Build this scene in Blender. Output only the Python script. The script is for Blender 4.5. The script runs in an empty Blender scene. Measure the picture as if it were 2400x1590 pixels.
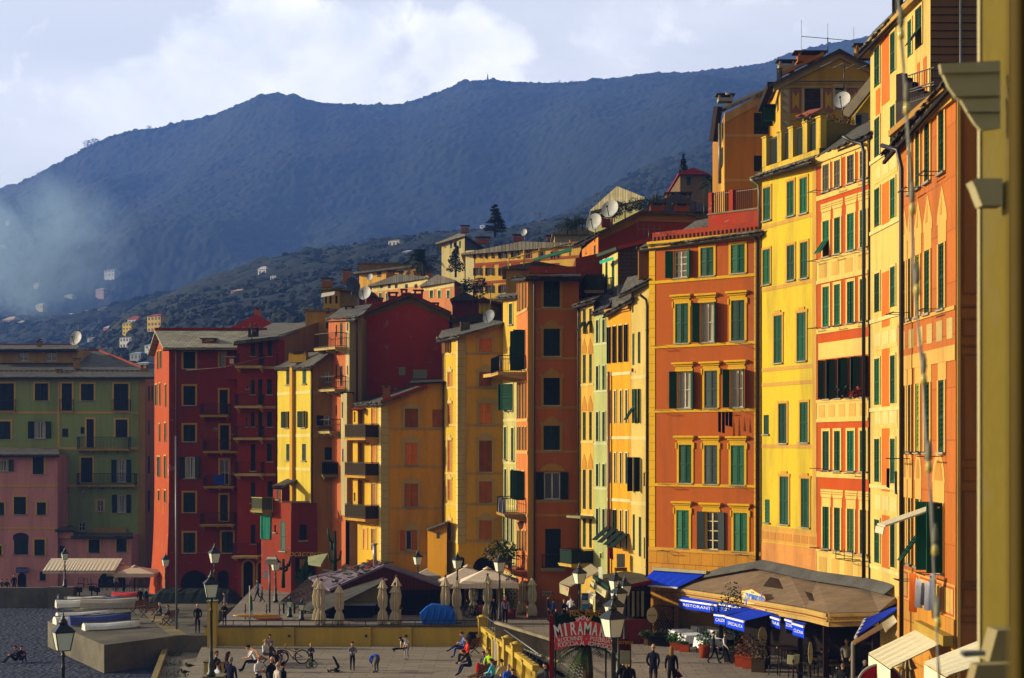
import bpy, bmesh, math, random
import numpy as np
from mathutils import Vector, Matrix
random.seed(7)
R=math.radians
sc=bpy.context.scene
COL=sc.collection
# ---------------------------------------------------------------- camera
H=10.4; HY=1040.0; FP=3600.0; CX=1200.0
cam=bpy.data.cameras.new('camera'); co=bpy.data.objects.new('camera',cam); COL.objects.link(co)
co.location=(0,0,H); co.rotation_euler=(R(90),0,0)
cam.sensor_width=36; cam.lens=FP/2400*36; cam.shift_y=(HY-795)/2400
cam.clip_start=0.2; cam.clip_end=9000
cam.dof.use_dof=True; cam.dof.focus_distance=85; cam.dof.aperture_fstop=3.4
sc.camera=co
# ---------------------------------------------------------------- light
SUN_AZ=-86.0; SUN_EL=17.0     # azimuth from +Y towards +X
w=bpy.data.worlds.new('World'); sc.world=w; w.use_nodes=True
nt=w.node_tree; nt.nodes.clear()
def N(nt,t,**k):
    n=nt.nodes.new(t)
    for a,b in k.items(): setattr(n,a,b)
    return n
def lnk(nt,a,b): nt.links.new(a,b)
def math_(nt,op,a,b=None,c=None,clamp=False):
    n=N(nt,'ShaderNodeMath',operation=op,use_clamp=clamp)
    for i,v in enumerate((a,b,c)):
        if v is None: continue
        if isinstance(v,(int,float)): n.inputs[i].default_value=v
        else: lnk(nt,v,n.inputs[i])
    return n.outputs[0]
def mixc(nt,f,a,b,bt='MIX'):
    n=N(nt,'ShaderNodeMix',data_type='RGBA',blend_type=bt)
    for i,v in ((0,f),(6,a),(7,b)):
        if isinstance(v,(int,float)): n.inputs[i].default_value=v
        elif isinstance(v,tuple): n.inputs[i].default_value=(*v[:3],1)
        else: lnk(nt,v,n.inputs[i])
    return n.outputs[2]
def ramp(nt,f,stops):
    n=N(nt,'ShaderNodeValToRGB'); e=n.color_ramp.elements
    while len(e)<len(stops): e.new(0.5)
    for i,(p,c) in enumerate(stops):
        e[i].position=p; e[i].color=(c,c,c,1) if isinstance(c,(int,float)) else (*c[:3],1)
    lnk(nt,f,n.inputs[0]); return n.outputs[0]
def noise(nt,vec,scale,detail=4,rough=.55,dist=0):
    n=N(nt,'ShaderNodeTexNoise'); n.inputs['Scale'].default_value=scale
    n.inputs['Detail'].default_value=detail; n.inputs['Roughness'].default_value=rough
    n.inputs['Distortion'].default_value=dist
    if vec is not None: lnk(nt,vec,n.inputs['Vector'])
    return n.outputs[0]
def mapping(nt,vec,scale=(1,1,1),loc=(0,0,0),rot=(0,0,0)):
    n=N(nt,'ShaderNodeMapping'); n.inputs['Scale'].default_value=scale
    n.inputs['Location'].default_value=loc; n.inputs['Rotation'].default_value=rot
    lnk(nt,vec,n.inputs['Vector']); return n.outputs[0]
sky=N(nt,'ShaderNodeTexSky'); sky.sky_type='NISHITA'; sky.sun_disc=False
sky.sun_elevation=R(SUN_EL); sky.sun_rotation=R(SUN_AZ); sky.air_density=1.2; sky.dust_density=2.5
tc=N(nt,'ShaderNodeTexCoord'); g=tc.outputs['Generated']
sep=N(nt,'ShaderNodeSeparateXYZ'); lnk(nt,g,sep.inputs[0])
# veil of pale cloud, with lit cumulus heaps in it (in world directions)
n1=noise(nt,mapping(nt,g,(2.2,2.2,5.0),(3.1,.4,0)),1.6,8,.56,.35)
n2=noise(nt,mapping(nt,g,(1.1,1.1,4.5),(0.3,.9,.5)),1.9,5,.5,.2)
veil=ramp(nt,n2,[(0.36,(5.7,5.8,5.95)),(0.52,(6.2,6.2,6.15)),(0.64,(7.1,7.0,6.8))])
# one big cumulus standing over the left shoulder of the ridge: centre direction and width
def dirn(x,y):
    v=Vector(((x-CX)/FP,1,-(y-HY)/FP)); v.normalize(); return v
def blobd(x,y,w_,h_):
    c=dirn(x,y)
    vs=N(nt,'ShaderNodeVectorMath',operation='SUBTRACT'); lnk(nt,g,vs.inputs[0]); vs.inputs[1].default_value=c
    m=mapping(nt,vs.outputs[0],(FP/w_,.0,FP/h_))
    l=N(nt,'ShaderNodeVectorMath',operation='LENGTH'); lnk(nt,m,l.inputs[0])
    return math_(nt,'SUBTRACT',1.0,l.outputs['Value'],clamp=True)
bl=None
for a in ((640,40,190,180),(560,190,300,190),(380,240,240,110),(760,150,340,200),(230,240,90,40),(340,165,90,50),(1060,120,200,120)):
    d=blobd(*a); bl=d if bl is None else math_(nt,'MAXIMUM',bl,d)
nb=noise(nt,mapping(nt,g,(1,1,1.3),(1,2,.3)),13,9,.62,.3)
cm=math_(nt,'ADD',math_(nt,'MULTIPLY',bl,1.15),math_(nt,'MULTIPLY',math_(nt,'SUBTRACT',nb,.5),2.3))
cmask=ramp(nt,cm,[(0.16,0.0),(0.46,1.0)])
n3=noise(nt,mapping(nt,g,(1,1,1.5),(4,2,.3)),9,7,.6,.2)
ccol=ramp(nt,n3,[(0.36,(6.7,6.85,7.1)),(0.58,(9.8,9.4,8.7))])
cl=mixc(nt,math_(nt,'MULTIPLY',cmask,.85),veil,ccol)
gr=ramp(nt,n1,[(0.50,0.0),(0.66,.45)])
cl=mixc(nt,gr,cl,(8.2,8.1,8.0))
# veil thinned, sky dimmed behind us and overhead, so camera-facing walls get less light
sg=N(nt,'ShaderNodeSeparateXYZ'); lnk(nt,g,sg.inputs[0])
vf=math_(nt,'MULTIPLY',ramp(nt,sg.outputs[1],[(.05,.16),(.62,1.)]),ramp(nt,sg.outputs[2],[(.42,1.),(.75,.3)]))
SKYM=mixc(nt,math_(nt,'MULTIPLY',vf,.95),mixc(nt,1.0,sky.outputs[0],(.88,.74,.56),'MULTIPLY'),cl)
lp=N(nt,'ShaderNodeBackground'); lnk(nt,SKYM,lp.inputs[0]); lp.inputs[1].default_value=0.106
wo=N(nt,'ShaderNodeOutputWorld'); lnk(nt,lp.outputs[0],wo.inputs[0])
sl=bpy.data.lights.new('sun','SUN'); sl.energy=5.0; sl.angle=R(1.6); sl.color=(1.0,.90,.66)
so=bpy.data.objects.new('sun',sl); COL.objects.link(so)
sd=Vector((math.sin(R(SUN_AZ))*math.cos(R(SUN_EL)),math.cos(R(SUN_AZ))*math.cos(R(SUN_EL)),math.sin(R(SUN_EL))))
so.rotation_euler=sd.to_track_quat('Z','Y').to_euler()
sc.view_settings.view_transform='Standard'; sc.view_settings.look='None'; sc.view_settings.gamma=1
sc.view_settings.exposure=1.0
sc.cycles.max_bounces=6; sc.cycles.volume_bounces=0; sc.cycles.transparent_max_bounces=8
sc.cycles.volume_step_rate=4; sc.cycles.volume_max_steps=64
try: sc.cycles.use_denoising=True
except Exception: pass
# ---------------------------------------------------------------- materials
def lin(h):
    if not isinstance(h,str): return h
    h=h.lstrip('#'); v=[int(h[i:i+2],16)/255 for i in (0,2,4)]
    return tuple(ALB*(c/12.92 if c<=.04045 else ((c+.055)/1.055)**2.4) for c in v)
ALB=.62
MATS={}
def M(color,kind='paint',**k):
    key=(color,kind,tuple(sorted(k.items())))
    if key in MATS: return MATS[key]
    m=bpy.data.materials.new(kind+'_'+str(color).strip('#')); m.use_nodes=True; nt=m.node_tree
    b=nt.nodes['Principled BSDF']; c=lin(color)
    b.inputs['Roughness'].default_value=k.get('rough',.85)
    b.inputs['Specular IOR Level'].default_value=.5 if kind in('glass','metal','milk') or k.get('rough',1)<.5 else .12
    tc=N(nt,'ShaderNodeTexCoord'); ob=tc.outputs['Object']
    def bump(h,s,dist=.02):
        n=N(nt,'ShaderNodeBump'); n.inputs['Strength'].default_value=s; n.inputs['Distance'].default_value=dist
        lnk(nt,h,n.inputs['Height']); lnk(nt,n.outputs[0],b.inputs['Normal'])
    def dk(f): return tuple(x*f for x in c)
    if kind=='stucco':
        a=noise(nt,ob,.45,6,.62,.4); s=noise(nt,mapping(nt,ob,(.8,.8,.11)),1.0,7,.7,.35)
        f=noise(nt,ob,7,4,.7)
        st=k.get('stain',.30)*1.9
        pale=tuple(x*.85+y for x,y in zip(c,(.055,.035,.004)))
        c1=mixc(nt,ramp(nt,a,[(.40,0.),(.60,k.get('fade',.38)*1.1)]),c,pale)
        c2=mixc(nt,ramp(nt,s,[(.46,0.),(.64,st)]),c1,tuple(x*.42+.015 for x in c))
        c3=mixc(nt,ramp(nt,f,[(.3,.26),(.7,0.)]),c2,dk(.62))
        rp=noise(nt,ob,.33,5,.55,.8); c3=mixc(nt,ramp(nt,rp,[(.585,0.),(.60,.24)]),c3,tuple(x*.72+.035 for x in c))
        if k.get('peel'):
            p=noise(nt,ob,1.1,7,.7,.6); c3=mixc(nt,ramp(nt,p,[(.63,0.),(.66,k['peel'])]),c3,(.30,.27,.24))
        if k.get('block'):
            br=N(nt,'ShaderNodeTexBrick'); br.inputs['Scale'].default_value=1
            br.inputs['Mortar Size'].default_value=.022; br.inputs['Brick Width'].default_value=1.0; br.inputs['Row Height'].default_value=k['block']
            br.inputs['Color1'].default_value=(1,1,1,1); br.inputs['Color2'].default_value=(.86,.86,.86,1); br.inputs['Mortar'].default_value=(*k.get('mort',(.45,.45,.45)),1)
            s3=N(nt,'ShaderNodeSeparateXYZ'); lnk(nt,ob,s3.inputs[0]); cb=N(nt,'ShaderNodeCombineXYZ')
            lnk(nt,math_(nt,'SUBTRACT',s3.outputs[0],s3.outputs[1]),cb.inputs[0]); lnk(nt,s3.outputs[2],cb.inputs[1])
            lnk(nt,cb.outputs[0],br.inputs['Vector']); c3=mixc(nt,1.0,c3,br.outputs[0],'MULTIPLY')
        lnk(nt,c3,b.inputs['Base Color']); bump(f,.25)
    elif kind=='slate':
        v=N(nt,'ShaderNodeTexBrick'); v.inputs['Scale'].default_value=1; v.inputs['Brick Width'].default_value=.55; v.inputs['Row Height'].default_value=.30
        v.inputs['Mortar Size'].default_value=.03; v.inputs['Color1'].default_value=(1,1,1,1); v.inputs['Color2'].default_value=(.55,.55,.55,1); v.inputs['Mortar'].default_value=(.25,.25,.25,1)
        lnk(nt,mapping(nt,ob,(1,1.2,1),(0,0,0),(0,0,k.get('rot',0))),v.inputs['Vector'])
        a=noise(nt,ob,1.3,6,.7,.3); c1=mixc(nt,ramp(nt,a,[(.3,0.),(.7,.8)]),c,dk(.45))
        lnk(nt,mixc(nt,.8,c1,v.outputs[0],'MULTIPLY'),b.inputs['Base Color']); bump(v.outputs[0],.6,.04)
    elif kind=='concrete':
        a=noise(nt,ob,.5,7,.65,.3); f=noise(nt,ob,9,5,.7)
        c1=mixc(nt,ramp(nt,a,[(.35,0.),(.62,.9)]),c,dk(.42))
        lnk(nt,mixc(nt,ramp(nt,f,[(.35,.5),(.6,0.)]),c1,dk(.5)),b.inputs['Base Color']); bump(f,.4)
    elif kind=='paving':
        v=N(nt,'ShaderNodeTexBrick'); v.inputs['Scale'].default_value=1; v.inputs['Brick Width'].default_value=k.get('bw',.9); v.inputs['Row Height'].default_value=k.get('rh',.45)
        v.inputs['Mortar Size'].default_value=.025; v.inputs['Color1'].default_value=(1,1,1,1); v.inputs['Color2'].default_value=(.8,.8,.8,1); v.inputs['Mortar'].default_value=(.5,.5,.5,1)
        lnk(nt,ob,v.inputs['Vector']); a=noise(nt,ob,.35,6,.65,.3); f=noise(nt,ob,5,5,.7)
        c1=mixc(nt,ramp(nt,a,[(.3,0.),(.7,.55)]),c,dk(.55)); c1=mixc(nt,ramp(nt,f,[(.35,.25),(.65,0.)]),c1,dk(.55))
        lnk(nt,mixc(nt,1.,c1,v.outputs[0],'MULTIPLY'),b.inputs['Base Color']); bump(f,.3)
    elif kind=='pebble':
        v=N(nt,'ShaderNodeTexVoronoi'); v.inputs['Scale'].default_value=3.6; lnk(nt,ob,v.inputs['Vector'])
        a=noise(nt,ob,.25,5,.6,.4)
        c1=mixc(nt,v.outputs['Color'],dk(.35),dk(1.9)); c1=mixc(nt,ramp(nt,a,[(.35,0.),(.7,.6)]),c1,dk(.5))
        lnk(nt,c1,b.inputs['Base Color']); bump(v.outputs['Distance'],.9,.12)
    elif kind=='foliage':
        a=noise(nt,ob,k.get('sc',1.2),4,.6); lnk(nt,mixc(nt,ramp(nt,a,[(.35,0.),(.65,1.)]),dk(.6),tuple(min(1,x*1.5) for x in c)),b.inputs['Base Color'])
        b.inputs['Roughness'].default_value=.6
    elif kind=='forest':
        geo=N(nt,'ShaderNodeNewGeometry'); p=geo.outputs['Position']
        a=noise(nt,p,.0055,9,.66,.3); f=noise(nt,p,.045,6,.7,.2)
        c1=mixc(nt,ramp(nt,a,[(.38,0.),(.6,1.)]),dk(.55),(c[0]*1.7,c[1]*1.4,c[2]*1.3))
        lnk(nt,mixc(nt,ramp(nt,f,[(.36,.5),(.6,0.)]),c1,dk(.35)),b.inputs['Base Color'])
        n=N(nt,'ShaderNodeBump'); n.inputs['Strength'].default_value=.5; n.inputs['Distance'].default_value=5
        lnk(nt,f,n.inputs['Height']); lnk(nt,n.outputs[0],b.inputs['Normal'])
    elif kind=='cloth':
        a=noise(nt,mapping(nt,ob,(3,3,.8)),2,4,.6); lnk(nt,mixc(nt,ramp(nt,a,[(.35,0.),(.7,.45)]),c,dk(.62)),b.inputs['Base Color'])
        if k.get('tr'): b.inputs['Subsurface Weight'].default_value=0
    elif kind=='metal':
        b.inputs['Metallic'].default_value=k.get('met',.6); b.inputs['Roughness'].default_value=k.get('rough',.45)
        a=noise(nt,ob,6,4,.6); lnk(nt,mixc(nt,ramp(nt,a,[(.4,0.),(.7,.5)]),c,dk(.5)),b.inputs['Base Color'])
    elif kind=='glass':
        b.inputs['Base Color'].default_value=(*c,1); b.inputs['Roughness'].default_value=.08; b.inputs['Specular IOR Level'].default_value=.8
    elif kind=='milk':
        b.inputs['Base Color'].default_value=(*c,1); b.inputs['Roughness'].default_value=.25
    elif kind=='wood':
        a=noise(nt,mapping(nt,ob,(1,1,.15)),9,5,.7); lnk(nt,mixc(nt,a,c,dk(.45)),b.inputs['Base Color'])
    elif kind=='rusty':
        a=noise(nt,ob,1.5,7,.7,.5); s=noise(nt,mapping(nt,ob,(.35,2.2,1)),1.6,6,.65)
        c1=mixc(nt,ramp(nt,a,[(.35,0.),(.65,.7)]),c,dk(.45)); lnk(nt,mixc(nt,ramp(nt,s,[(.42,0.),(.62,.7)]),c1,k.get('c2',dk(1.6))),b.inputs['Base Color']); bump(a,.5)
    else:
        a=noise(nt,ob,1.5,5,.6); lnk(nt,mixc(nt,ramp(nt,a,[(.35,0.),(.75,.6)]),c,dk(.5)),b.inputs['Base Color'])
    MATS[key]=m; return m
# ---------------------------------------------------------------- mesh helpers
def px(x,y,D): return Vector(((x-CX)/FP*D, D, H-(y-HY)*D/FP))
def gnd(x,y,z=0.):
    D=(H-z)*FP/(y-HY); return px(x,y,D)
class MB:
    def __init__(s): s.v=[]; s.f=[]; s.m=[]; s.sm=[]
    def face(s,pts,m=0,sm=False):
        i=len(s.v); s.v+= [tuple(p) for p in pts]; s.f.append(tuple(range(i,i+len(pts)))); s.m.append(m); s.sm.append(sm)
    def obox(s,o,ax,ay,az,m=0):
        o=Vector(o); ax=Vector(ax); ay=Vector(ay); az=Vector(az)
        if ax.cross(ay).dot(az)<0: ay=-ay; o=o-ay
        c=[o,o+ax,o+ax+ay,o+ay,o+az,o+ax+az,o+ax+ay+az,o+ay+az]
        i=len(s.v); s.v+=[tuple(p) for p in c]
        for q in ((0,3,2,1),(4,5,6,7),(0,1,5,4),(1,2,6,5),(2,3,7,6),(3,0,4,7)):
            s.f.append(tuple(i+k for k in q)); s.m.append(m); s.sm.append(False)
    def box(s,c,d,m=0,rz=0):
        c=Vector(c); X=Vector((math.cos(rz),math.sin(rz),0)); Y=Vector((-math.sin(rz),math.cos(rz),0)); Z=Vector((0,0,1))
        s.obox(c-X*d[0]/2-Y*d[1]/2-Z*d[2]/2,X*d[0],Y*d[1],Z*d[2],m)
    def bar(s,a,b,t,m=0,t2=None):
        a=Vector(a); b=Vector(b); d=(b-a)
        if d.length<1e-5: return
        n=d.normalized(); x=n.cross(Vector((0,0,1)))
        if x.length<1e-3: x=Vector((1,0,0))
        x.normalize(); y=x.cross(n); t2=t2 or t
        s.obox(a-x*t/2-y*t2/2,x*t,y*t2,d,m)
    def tube(s,pts,r,n=8,m=0,cap=True,sm=True):
        pts=[Vector(p) for p in pts]; rs=r if isinstance(r,(list,tuple)) else [r]*len(pts)
        i0=len(s.v); px_=None
        for k,p in enumerate(pts):
            d=(pts[min(k+1,len(pts)-1)]-pts[max(k-1,0)])
            if d.length<1e-6: d=Vector((0,0,1))
            d.normalize()
            x=px_-d*px_.dot(d) if px_ is not None else d.cross(Vector((0,0,1)) if abs(d.z)<.95 else Vector((1,0,0)))
            if x.length<1e-4: x=d.cross(Vector((1,0,0)))
            x.normalize(); px_=x; y=d.cross(x)
            for j in range(n):
                a=2*math.pi*j/n; s.v.append(tuple(p+(x*math.cos(a)+y*math.sin(a))*rs[k]))
        for k in range(len(pts)-1):
            for j in range(n):
                a=i0+k*n+j; b=i0+k*n+(j+1)%n; s.f.append((a,b,b+n,a+n)); s.m.append(m); s.sm.append(sm)
        if cap:
            s.f.append(tuple(i0+j for j in range(n))[::-1]); s.m.append(m); s.sm.append(False)
            e=i0+(len(pts)-1)*n; s.f.append(tuple(e+j for j in range(n))); s.m.append(m); s.sm.append(False)
    def lathe(s,c,prof,n=10,m=0,sm=True,axis=None):
        c=Vector(c); s.tube([c+Vector((0,0,z)) for r,z in prof],[max(r,1e-3) for r,z in prof],n,m,True,sm)
    def ell(s,c,r,n=8,k=6,m=0,q=None):
        c=Vector(c); i0=len(s.v)
        for a in range(k+1):
            t=math.pi*a/k
            for b in range(n):
                p=2*math.pi*b/n; v=Vector((r[0]*math.sin(t)*math.cos(p),r[1]*math.sin(t)*math.sin(p),-r[2]*math.cos(t)))
                if q: v=q@v
                s.v.append(tuple(c+v))
        for a in range(k):
            for b in range(n):
                x=i0+a*n+b; y=i0+a*n+(b+1)%n; s.f.append((x,y,y+n,x+n)); s.m.append(m); s.sm.append(True)
    def slab(s,pts,t,m=0,me=None):
        pts=[Vector(p) for p in pts]; n=(pts[1]-pts[0]).cross(pts[2]-pts[0])
        if n.z<0: pts=pts[::-1]
        lo=[p-Vector((0,0,t)) for p in pts]; s.face(pts,m); s.face(lo[::-1],m if me is None else me)
        for i in range(len(pts)):
            j=(i+1)%len(pts); s.face([pts[i],lo[i],lo[j],pts[j]],m if me is None else me)
    def prism(s,poly,d,m=0):
        poly=[Vector(p) for p in poly]; d=Vector(d); n=Vector((0,0,0))
        for i in range(1,len(poly)-1): n+=(poly[i]-poly[0]).cross(poly[i+1]-poly[0])
        if n.dot(d)<0: poly=poly[::-1]
        s.face([p+d for p in poly],m); s.face(poly[::-1],m)
        for i in range(len(poly)):
            j=(i+1)%len(poly); s.face([poly[i],poly[j],poly[j]+d,poly[i]+d],m)
    def leaves(s,c,r,n,size,m=0,seed=None,shell=.35):
        rnd=random.Random(seed if seed is not None else hash((round(c[0],2),round(c[1],2)))&0xffff)
        for _ in range(n):
            v=Vector((rnd.gauss(0,1),rnd.gauss(0,1),rnd.gauss(0,1))); v.normalize()
            k=shell+(1-shell)*rnd.random()**.5
            p=Vector((c[0]+v.x*r[0]*k,c[1]+v.y*r[1]*k,c[2]+v.z*r[2]*k))
            a=Vector((rnd.gauss(0,1),rnd.gauss(0,1),rnd.gauss(0,.6))).normalized(); b=a.cross(Vector((rnd.gauss(0,1),rnd.gauss(0,1),rnd.gauss(0,1)))).normalized()
            z=size*rnd.uniform(.6,1.4); s.face([p-a*z*.5,p+b*z*.28,p+a*z*.5,p-b*z*.28],m)
    def isl(s,name,mats,parent):
        par=list(range(len(s.v)))
        def fd(a):
            while par[a]!=a: a=par[a]
            return a
        key={}
        for i,v in enumerate(s.v):
            k=tuple(round(c,3) for c in v); par[i]=key.setdefault(k,i)
        for f in s.f:
            r=fd(f[0])
            for a in f[1:]: par[fd(a)]=r
        g={}
        for i,f in enumerate(s.f): g.setdefault(fd(f[0]),[]).append(i)
        for fs in g.values():
            m=MB()
            for i in fs: m.face([s.v[a] for a in s.f[i]],s.m[i],s.sm[i])
            m.build(name,mats,parent)
    def build(s,name,mats,parent=None,org=None,link=True):
        me=bpy.data.meshes.new(name)
        o_=Vector(org) if org is not None else (Vector(parent['_o']) if parent is not None and '_o' in parent else Vector((0,0,0)))
        me.from_pydata([(v[0]-o_.x,v[1]-o_.y,v[2]-o_.z) for v in s.v],[],s.f)
        if not isinstance(mats,(list,tuple)): mats=[mats]
        for m in mats: me.materials.append(m)
        me.polygons.foreach_set('material_index',s.m); me.polygons.foreach_set('use_smooth',s.sm); me.update()
        ob=bpy.data.objects.new(name,me); COL.objects.link(ob)
        if parent is not None:
            ob.parent=parent
            if '_o' in parent: ob['_o']=parent['_o']
        elif org is not None: ob.location=o_; ob['_o']=tuple(o_)
        return ob
def tag(o,label,cat,group=None,kind=None):
    if label: o['label']=label
    if cat: o['category']=cat
    if group: o['group']=group
    if kind: o['kind']=kind
    return o
def thing(name,label,cat,loc,group=None):
    o=bpy.data.objects.new(name,None); COL.objects.link(o); o.location=loc; o['_o']=tuple(loc); o.empty_display_size=.2
    return tag(o,label,cat,group)
def kids(o): return [c for c in bpy.data.objects if c.parent==o]
TREE={}
def dup(root,loc,rz=0,label=None,scale=1,group=None):
    r=root.copy(); COL.objects.link(r); r.location=loc; r.rotation_euler=(0,0,rz); r.scale=(scale,)*3
    if label: r['label']=label
    if group: r['group']=group
    if root.name not in TREE: TREE[root.name]=[(c,kids(c)) for c in kids(root)]
    for ch,gs in TREE[root.name]:
        c=ch.copy(); COL.objects.link(c); c.parent=r
        for g in gs:
            d=g.copy(); COL.objects.link(d); d.parent=c
    return r
def structure(o): o['kind']='structure'; return o
def text_mb(mb,txt,o,ux,uz,size,depth=.01,m=0,align='CENTER',bold=0,shear=0,width=None):
    """lettering as thin solid faces in the plane (ux,uz) at o"""
    cu=bpy.data.curves.new('t','FONT'); cu.body=txt; cu.size=size; cu.align_x=align; cu.offset=bold; cu.shear=shear; cu.extrude=0
    ob=bpy.data.objects.new('t',cu); me=ob.to_mesh()
    o=Vector(o); ux=Vector(ux).normalized(); uz=Vector(uz).normalized()
    k=1
    if width and len(me.vertices):
        xs=[v.co.x for v in me.vertices]; k=width/max(1e-3,max(xs)-min(xs))
    i=len(mb.v)
    for v in me.vertices: mb.v.append(tuple(o+ux*v.co.x*k+uz*v.co.y))
    for p in me.polygons: mb.f.append(tuple(i+a for a in p.vertices)); mb.m.append(m); mb.sm.append(False)
    ob.to_mesh_clear(); bpy.data.objects.remove(ob); bpy.data.curves.remove(cu)
# ---------------------------------------------------------------- facades
class Fac:
    def __init__(s,x1,D1,x2,D2):
        s.a=Vector(((x1-CX)/FP*D1,D1,0)); b=Vector(((x2-CX)/FP*D2,D2,0)); s.L=(b-s.a).length; s.d=(b-s.a)/s.L
        s.n=Vector((s.d.y,-s.d.x,0))
        if s.n.dot(s.a+b)>0: s.n=-s.n
        s.W=[]
    def u(s,x):
        t=(x-CX)/FP; return (t*s.a.y-s.a.x)/(s.d.x-t*s.d.y)
    def D(s,x): return s.a.y+s.u(x)*s.d.y
    def z(s,x,y): return H-(y-HY)*s.D(x)/FP
    def P(s,u,z,o=0): return Vector((s.a.x+s.d.x*u+s.n.x*o,s.a.y+s.d.y*u+s.n.y*o,z))
    def win(s,x1,x2,y1,y2,st='c',**k):
        xm=(x1+x2)/2; s.W.append(dict(u0=min(s.u(x1),s.u(x2)),u1=max(s.u(x1),s.u(x2)),z0=s.z(xm,y2),z1=s.z(xm,y1),st=st,**k)); return s
    def grid(s,cols,rows,xr,st='c',skip=(),**k):
        for r,(y1,y2) in enumerate(rows):
            z1=s.z(xr,y1); z0=s.z(xr,y2)
            for c,(a,b) in enumerate(cols):
                q=st[r][c] if isinstance(st,(list,tuple)) else st
                if (r,c) in skip or q==' ' or q=='.': continue
                s.W.append(dict(u0=min(s.u(a),s.u(b)),u1=max(s.u(a),s.u(b)),z0=z0,z1=z1,st=q,row=r,col=c,**k))
        return s
    def box(s,mb,u0,u1,z0,z1,o0,o1,m=0):
        mb.obox(s.P(u0,z0,o0),s.d*(u1-u0),s.n*(o1-o0),Vector((0,0,z1-z0)),m)
def prof(f,top):
    """top: number (z) or list of (u,z)"""
    if isinstance(top,(int,float)): return [(0,top),(f.L,top)]
    return sorted(top)
def ztop(pr,u):
    for (a,za),(b,zb) in zip(pr,pr[1:]):
        if u<=b+1e-6: return za+(zb-za)*max(0,min(1,(u-a)/(b-a) if b>a else 0))
    return pr[-1][1]
def wall(f,parent,mat,zb,top,u0=0,u1=None,rev=.2,thick=0,name='wall',mrev=None,opens=None):
    mb=MB(); u1=f.L if u1 is None else u1; pr=prof(f,top)
    W=[w for w in (f.W if opens is None else opens) if w['u1']>u0 and w['u0']<u1 and not w.get('nohole')]
    us=sorted({round(x,4) for x in [u0,u1]+[w[k] for w in W for k in ('u0','u1') if u0<w[k]<u1]+[p[0] for p in pr if u0<p[0]<u1]})
    for a,b in zip(us,us[1:]):
        if b-a<1e-3: continue
        m=(a+b)/2; ta,tb=ztop(pr,a),ztop(pr,b); zmin=min(ta,tb)
        ws=[w for w in W if w['u0']<m<w['u1']]
        zs=sorted({z for z in [zb]+[w[k] for w in ws for k in ('z0','z1') if zb<w[k]<zmin]})
        zs2=zs+[None]
        for z0,z1 in zip(zs2,zs2[1:]):
            if z1 is None: mb.face([f.P(a,z0),f.P(b,z0),f.P(b,tb),f.P(a,ta)]); continue
            zm=(z0+z1)/2
            if any(w['z0']<zm<w['z1'] for w in ws): continue
            mb.face([f.P(a,z0),f.P(b,z0),f.P(b,z1),f.P(a,z1)])
    for w in W:
        a,b,z0,z1=w['u0'],w['u1'],w['z0'],w['z1']; r=-rev
        mb.face([f.P(a,z0),f.P(a,z0,r),f.P(a,z1,r),f.P(a,z1)],1); mb.face([f.P(b,z0),f.P(b,z1),f.P(b,z1,r),f.P(b,z0,r)],1)
        mb.face([f.P(a,z1),f.P(a,z1,r),f.P(b,z1,r),f.P(b,z1)],1); mb.face([f.P(a,z0),f.P(b,z0),f.P(b,z0,r),f.P(a,z0,r)],1)
    return mb.build(name,[mat,mrev or mat],parent)
def shut(mb,f,uh,w,z0,z1,ang=0,o=.03,sgn=1,pitch=.085,th=.045,mid=True,tilt=0,ztilt=None):
    """louvred leaf hinged at uh, spreading sgn along u, opened by ang (0 closed)"""
    ca,sa=math.cos(ang),math.sin(ang)
    def Q(a,z,c):
        oo=o+a*sa+c*ca; uu=uh+sgn*(a*ca-c*sa)
        if tilt:
            dz=z1-z; oo+=math.sin(tilt)*dz; z=z1-math.cos(tilt)*dz
        return f.P(uu,z,oo)
    def bx(a0,a1,za,zb,c0=0,c1=th):
        c=[Q(a0,za,c0),Q(a1,za,c0),Q(a1,za,c1),Q(a0,za,c1),Q(a0,zb,c0),Q(a1,zb,c0),Q(a1,zb,c1),Q(a0,zb,c1)]
        i=len(mb.v); mb.v+=[tuple(p) for p in c]
        for q in ((0,3,2,1),(4,5,6,7),(0,1,5,4),(1,2,6,5),(2,3,7,6),(3,0,4,7)):
            mb.f.append(tuple(i+k for k in q)); mb.m.append(0); mb.sm.append(False)
    h=z1-z0; e=min(.07,w*.16)
    bx(0,e,z0,z1); bx(w-e,w,z0,z1); bx(e,w-e,z0,z0+.09); bx(e,w-e,z1-.07,z1)
    segs=[(z0+.09,z1-.07)]
    if mid and h>1.1:
        zm=z0+h*.48; bx(e,w-e,zm-.04,zm+.04); segs=[(z0+.09,zm-.04),(zm+.04,z1-.07)]
    for a,b in segs:
        n=max(2,int((b-a)/pitch)); p=(b-a)/n
        for k in range(n):
            z=a+k*p
            mb.face([Q(e,z,th*.8),Q(w-e,z,th*.8),Q(w-e,z+p,.006),Q(e,z+p,.006)])
            mb.face([Q(e,z+p,.006),Q(w-e,z+p,.006),Q(w-e,z+p,th*.8),Q(e,z+p,th*.8)])
            if pitch>.3: break
    mb.face([Q(e,z0,.003),Q(w-e,z0,.003),Q(w-e,z1,.003),Q(e,z1,.003)])
WHITE='#d8d4c8'
def shade(h):
    k=random.choice((.8,1,1,1.25)); q=random.choice((0,0,10)); return '#%02x%02x%02x'%tuple(min(255,int(int(h[i:i+2],16)*k+q)) for i in (1,3,5))
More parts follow.
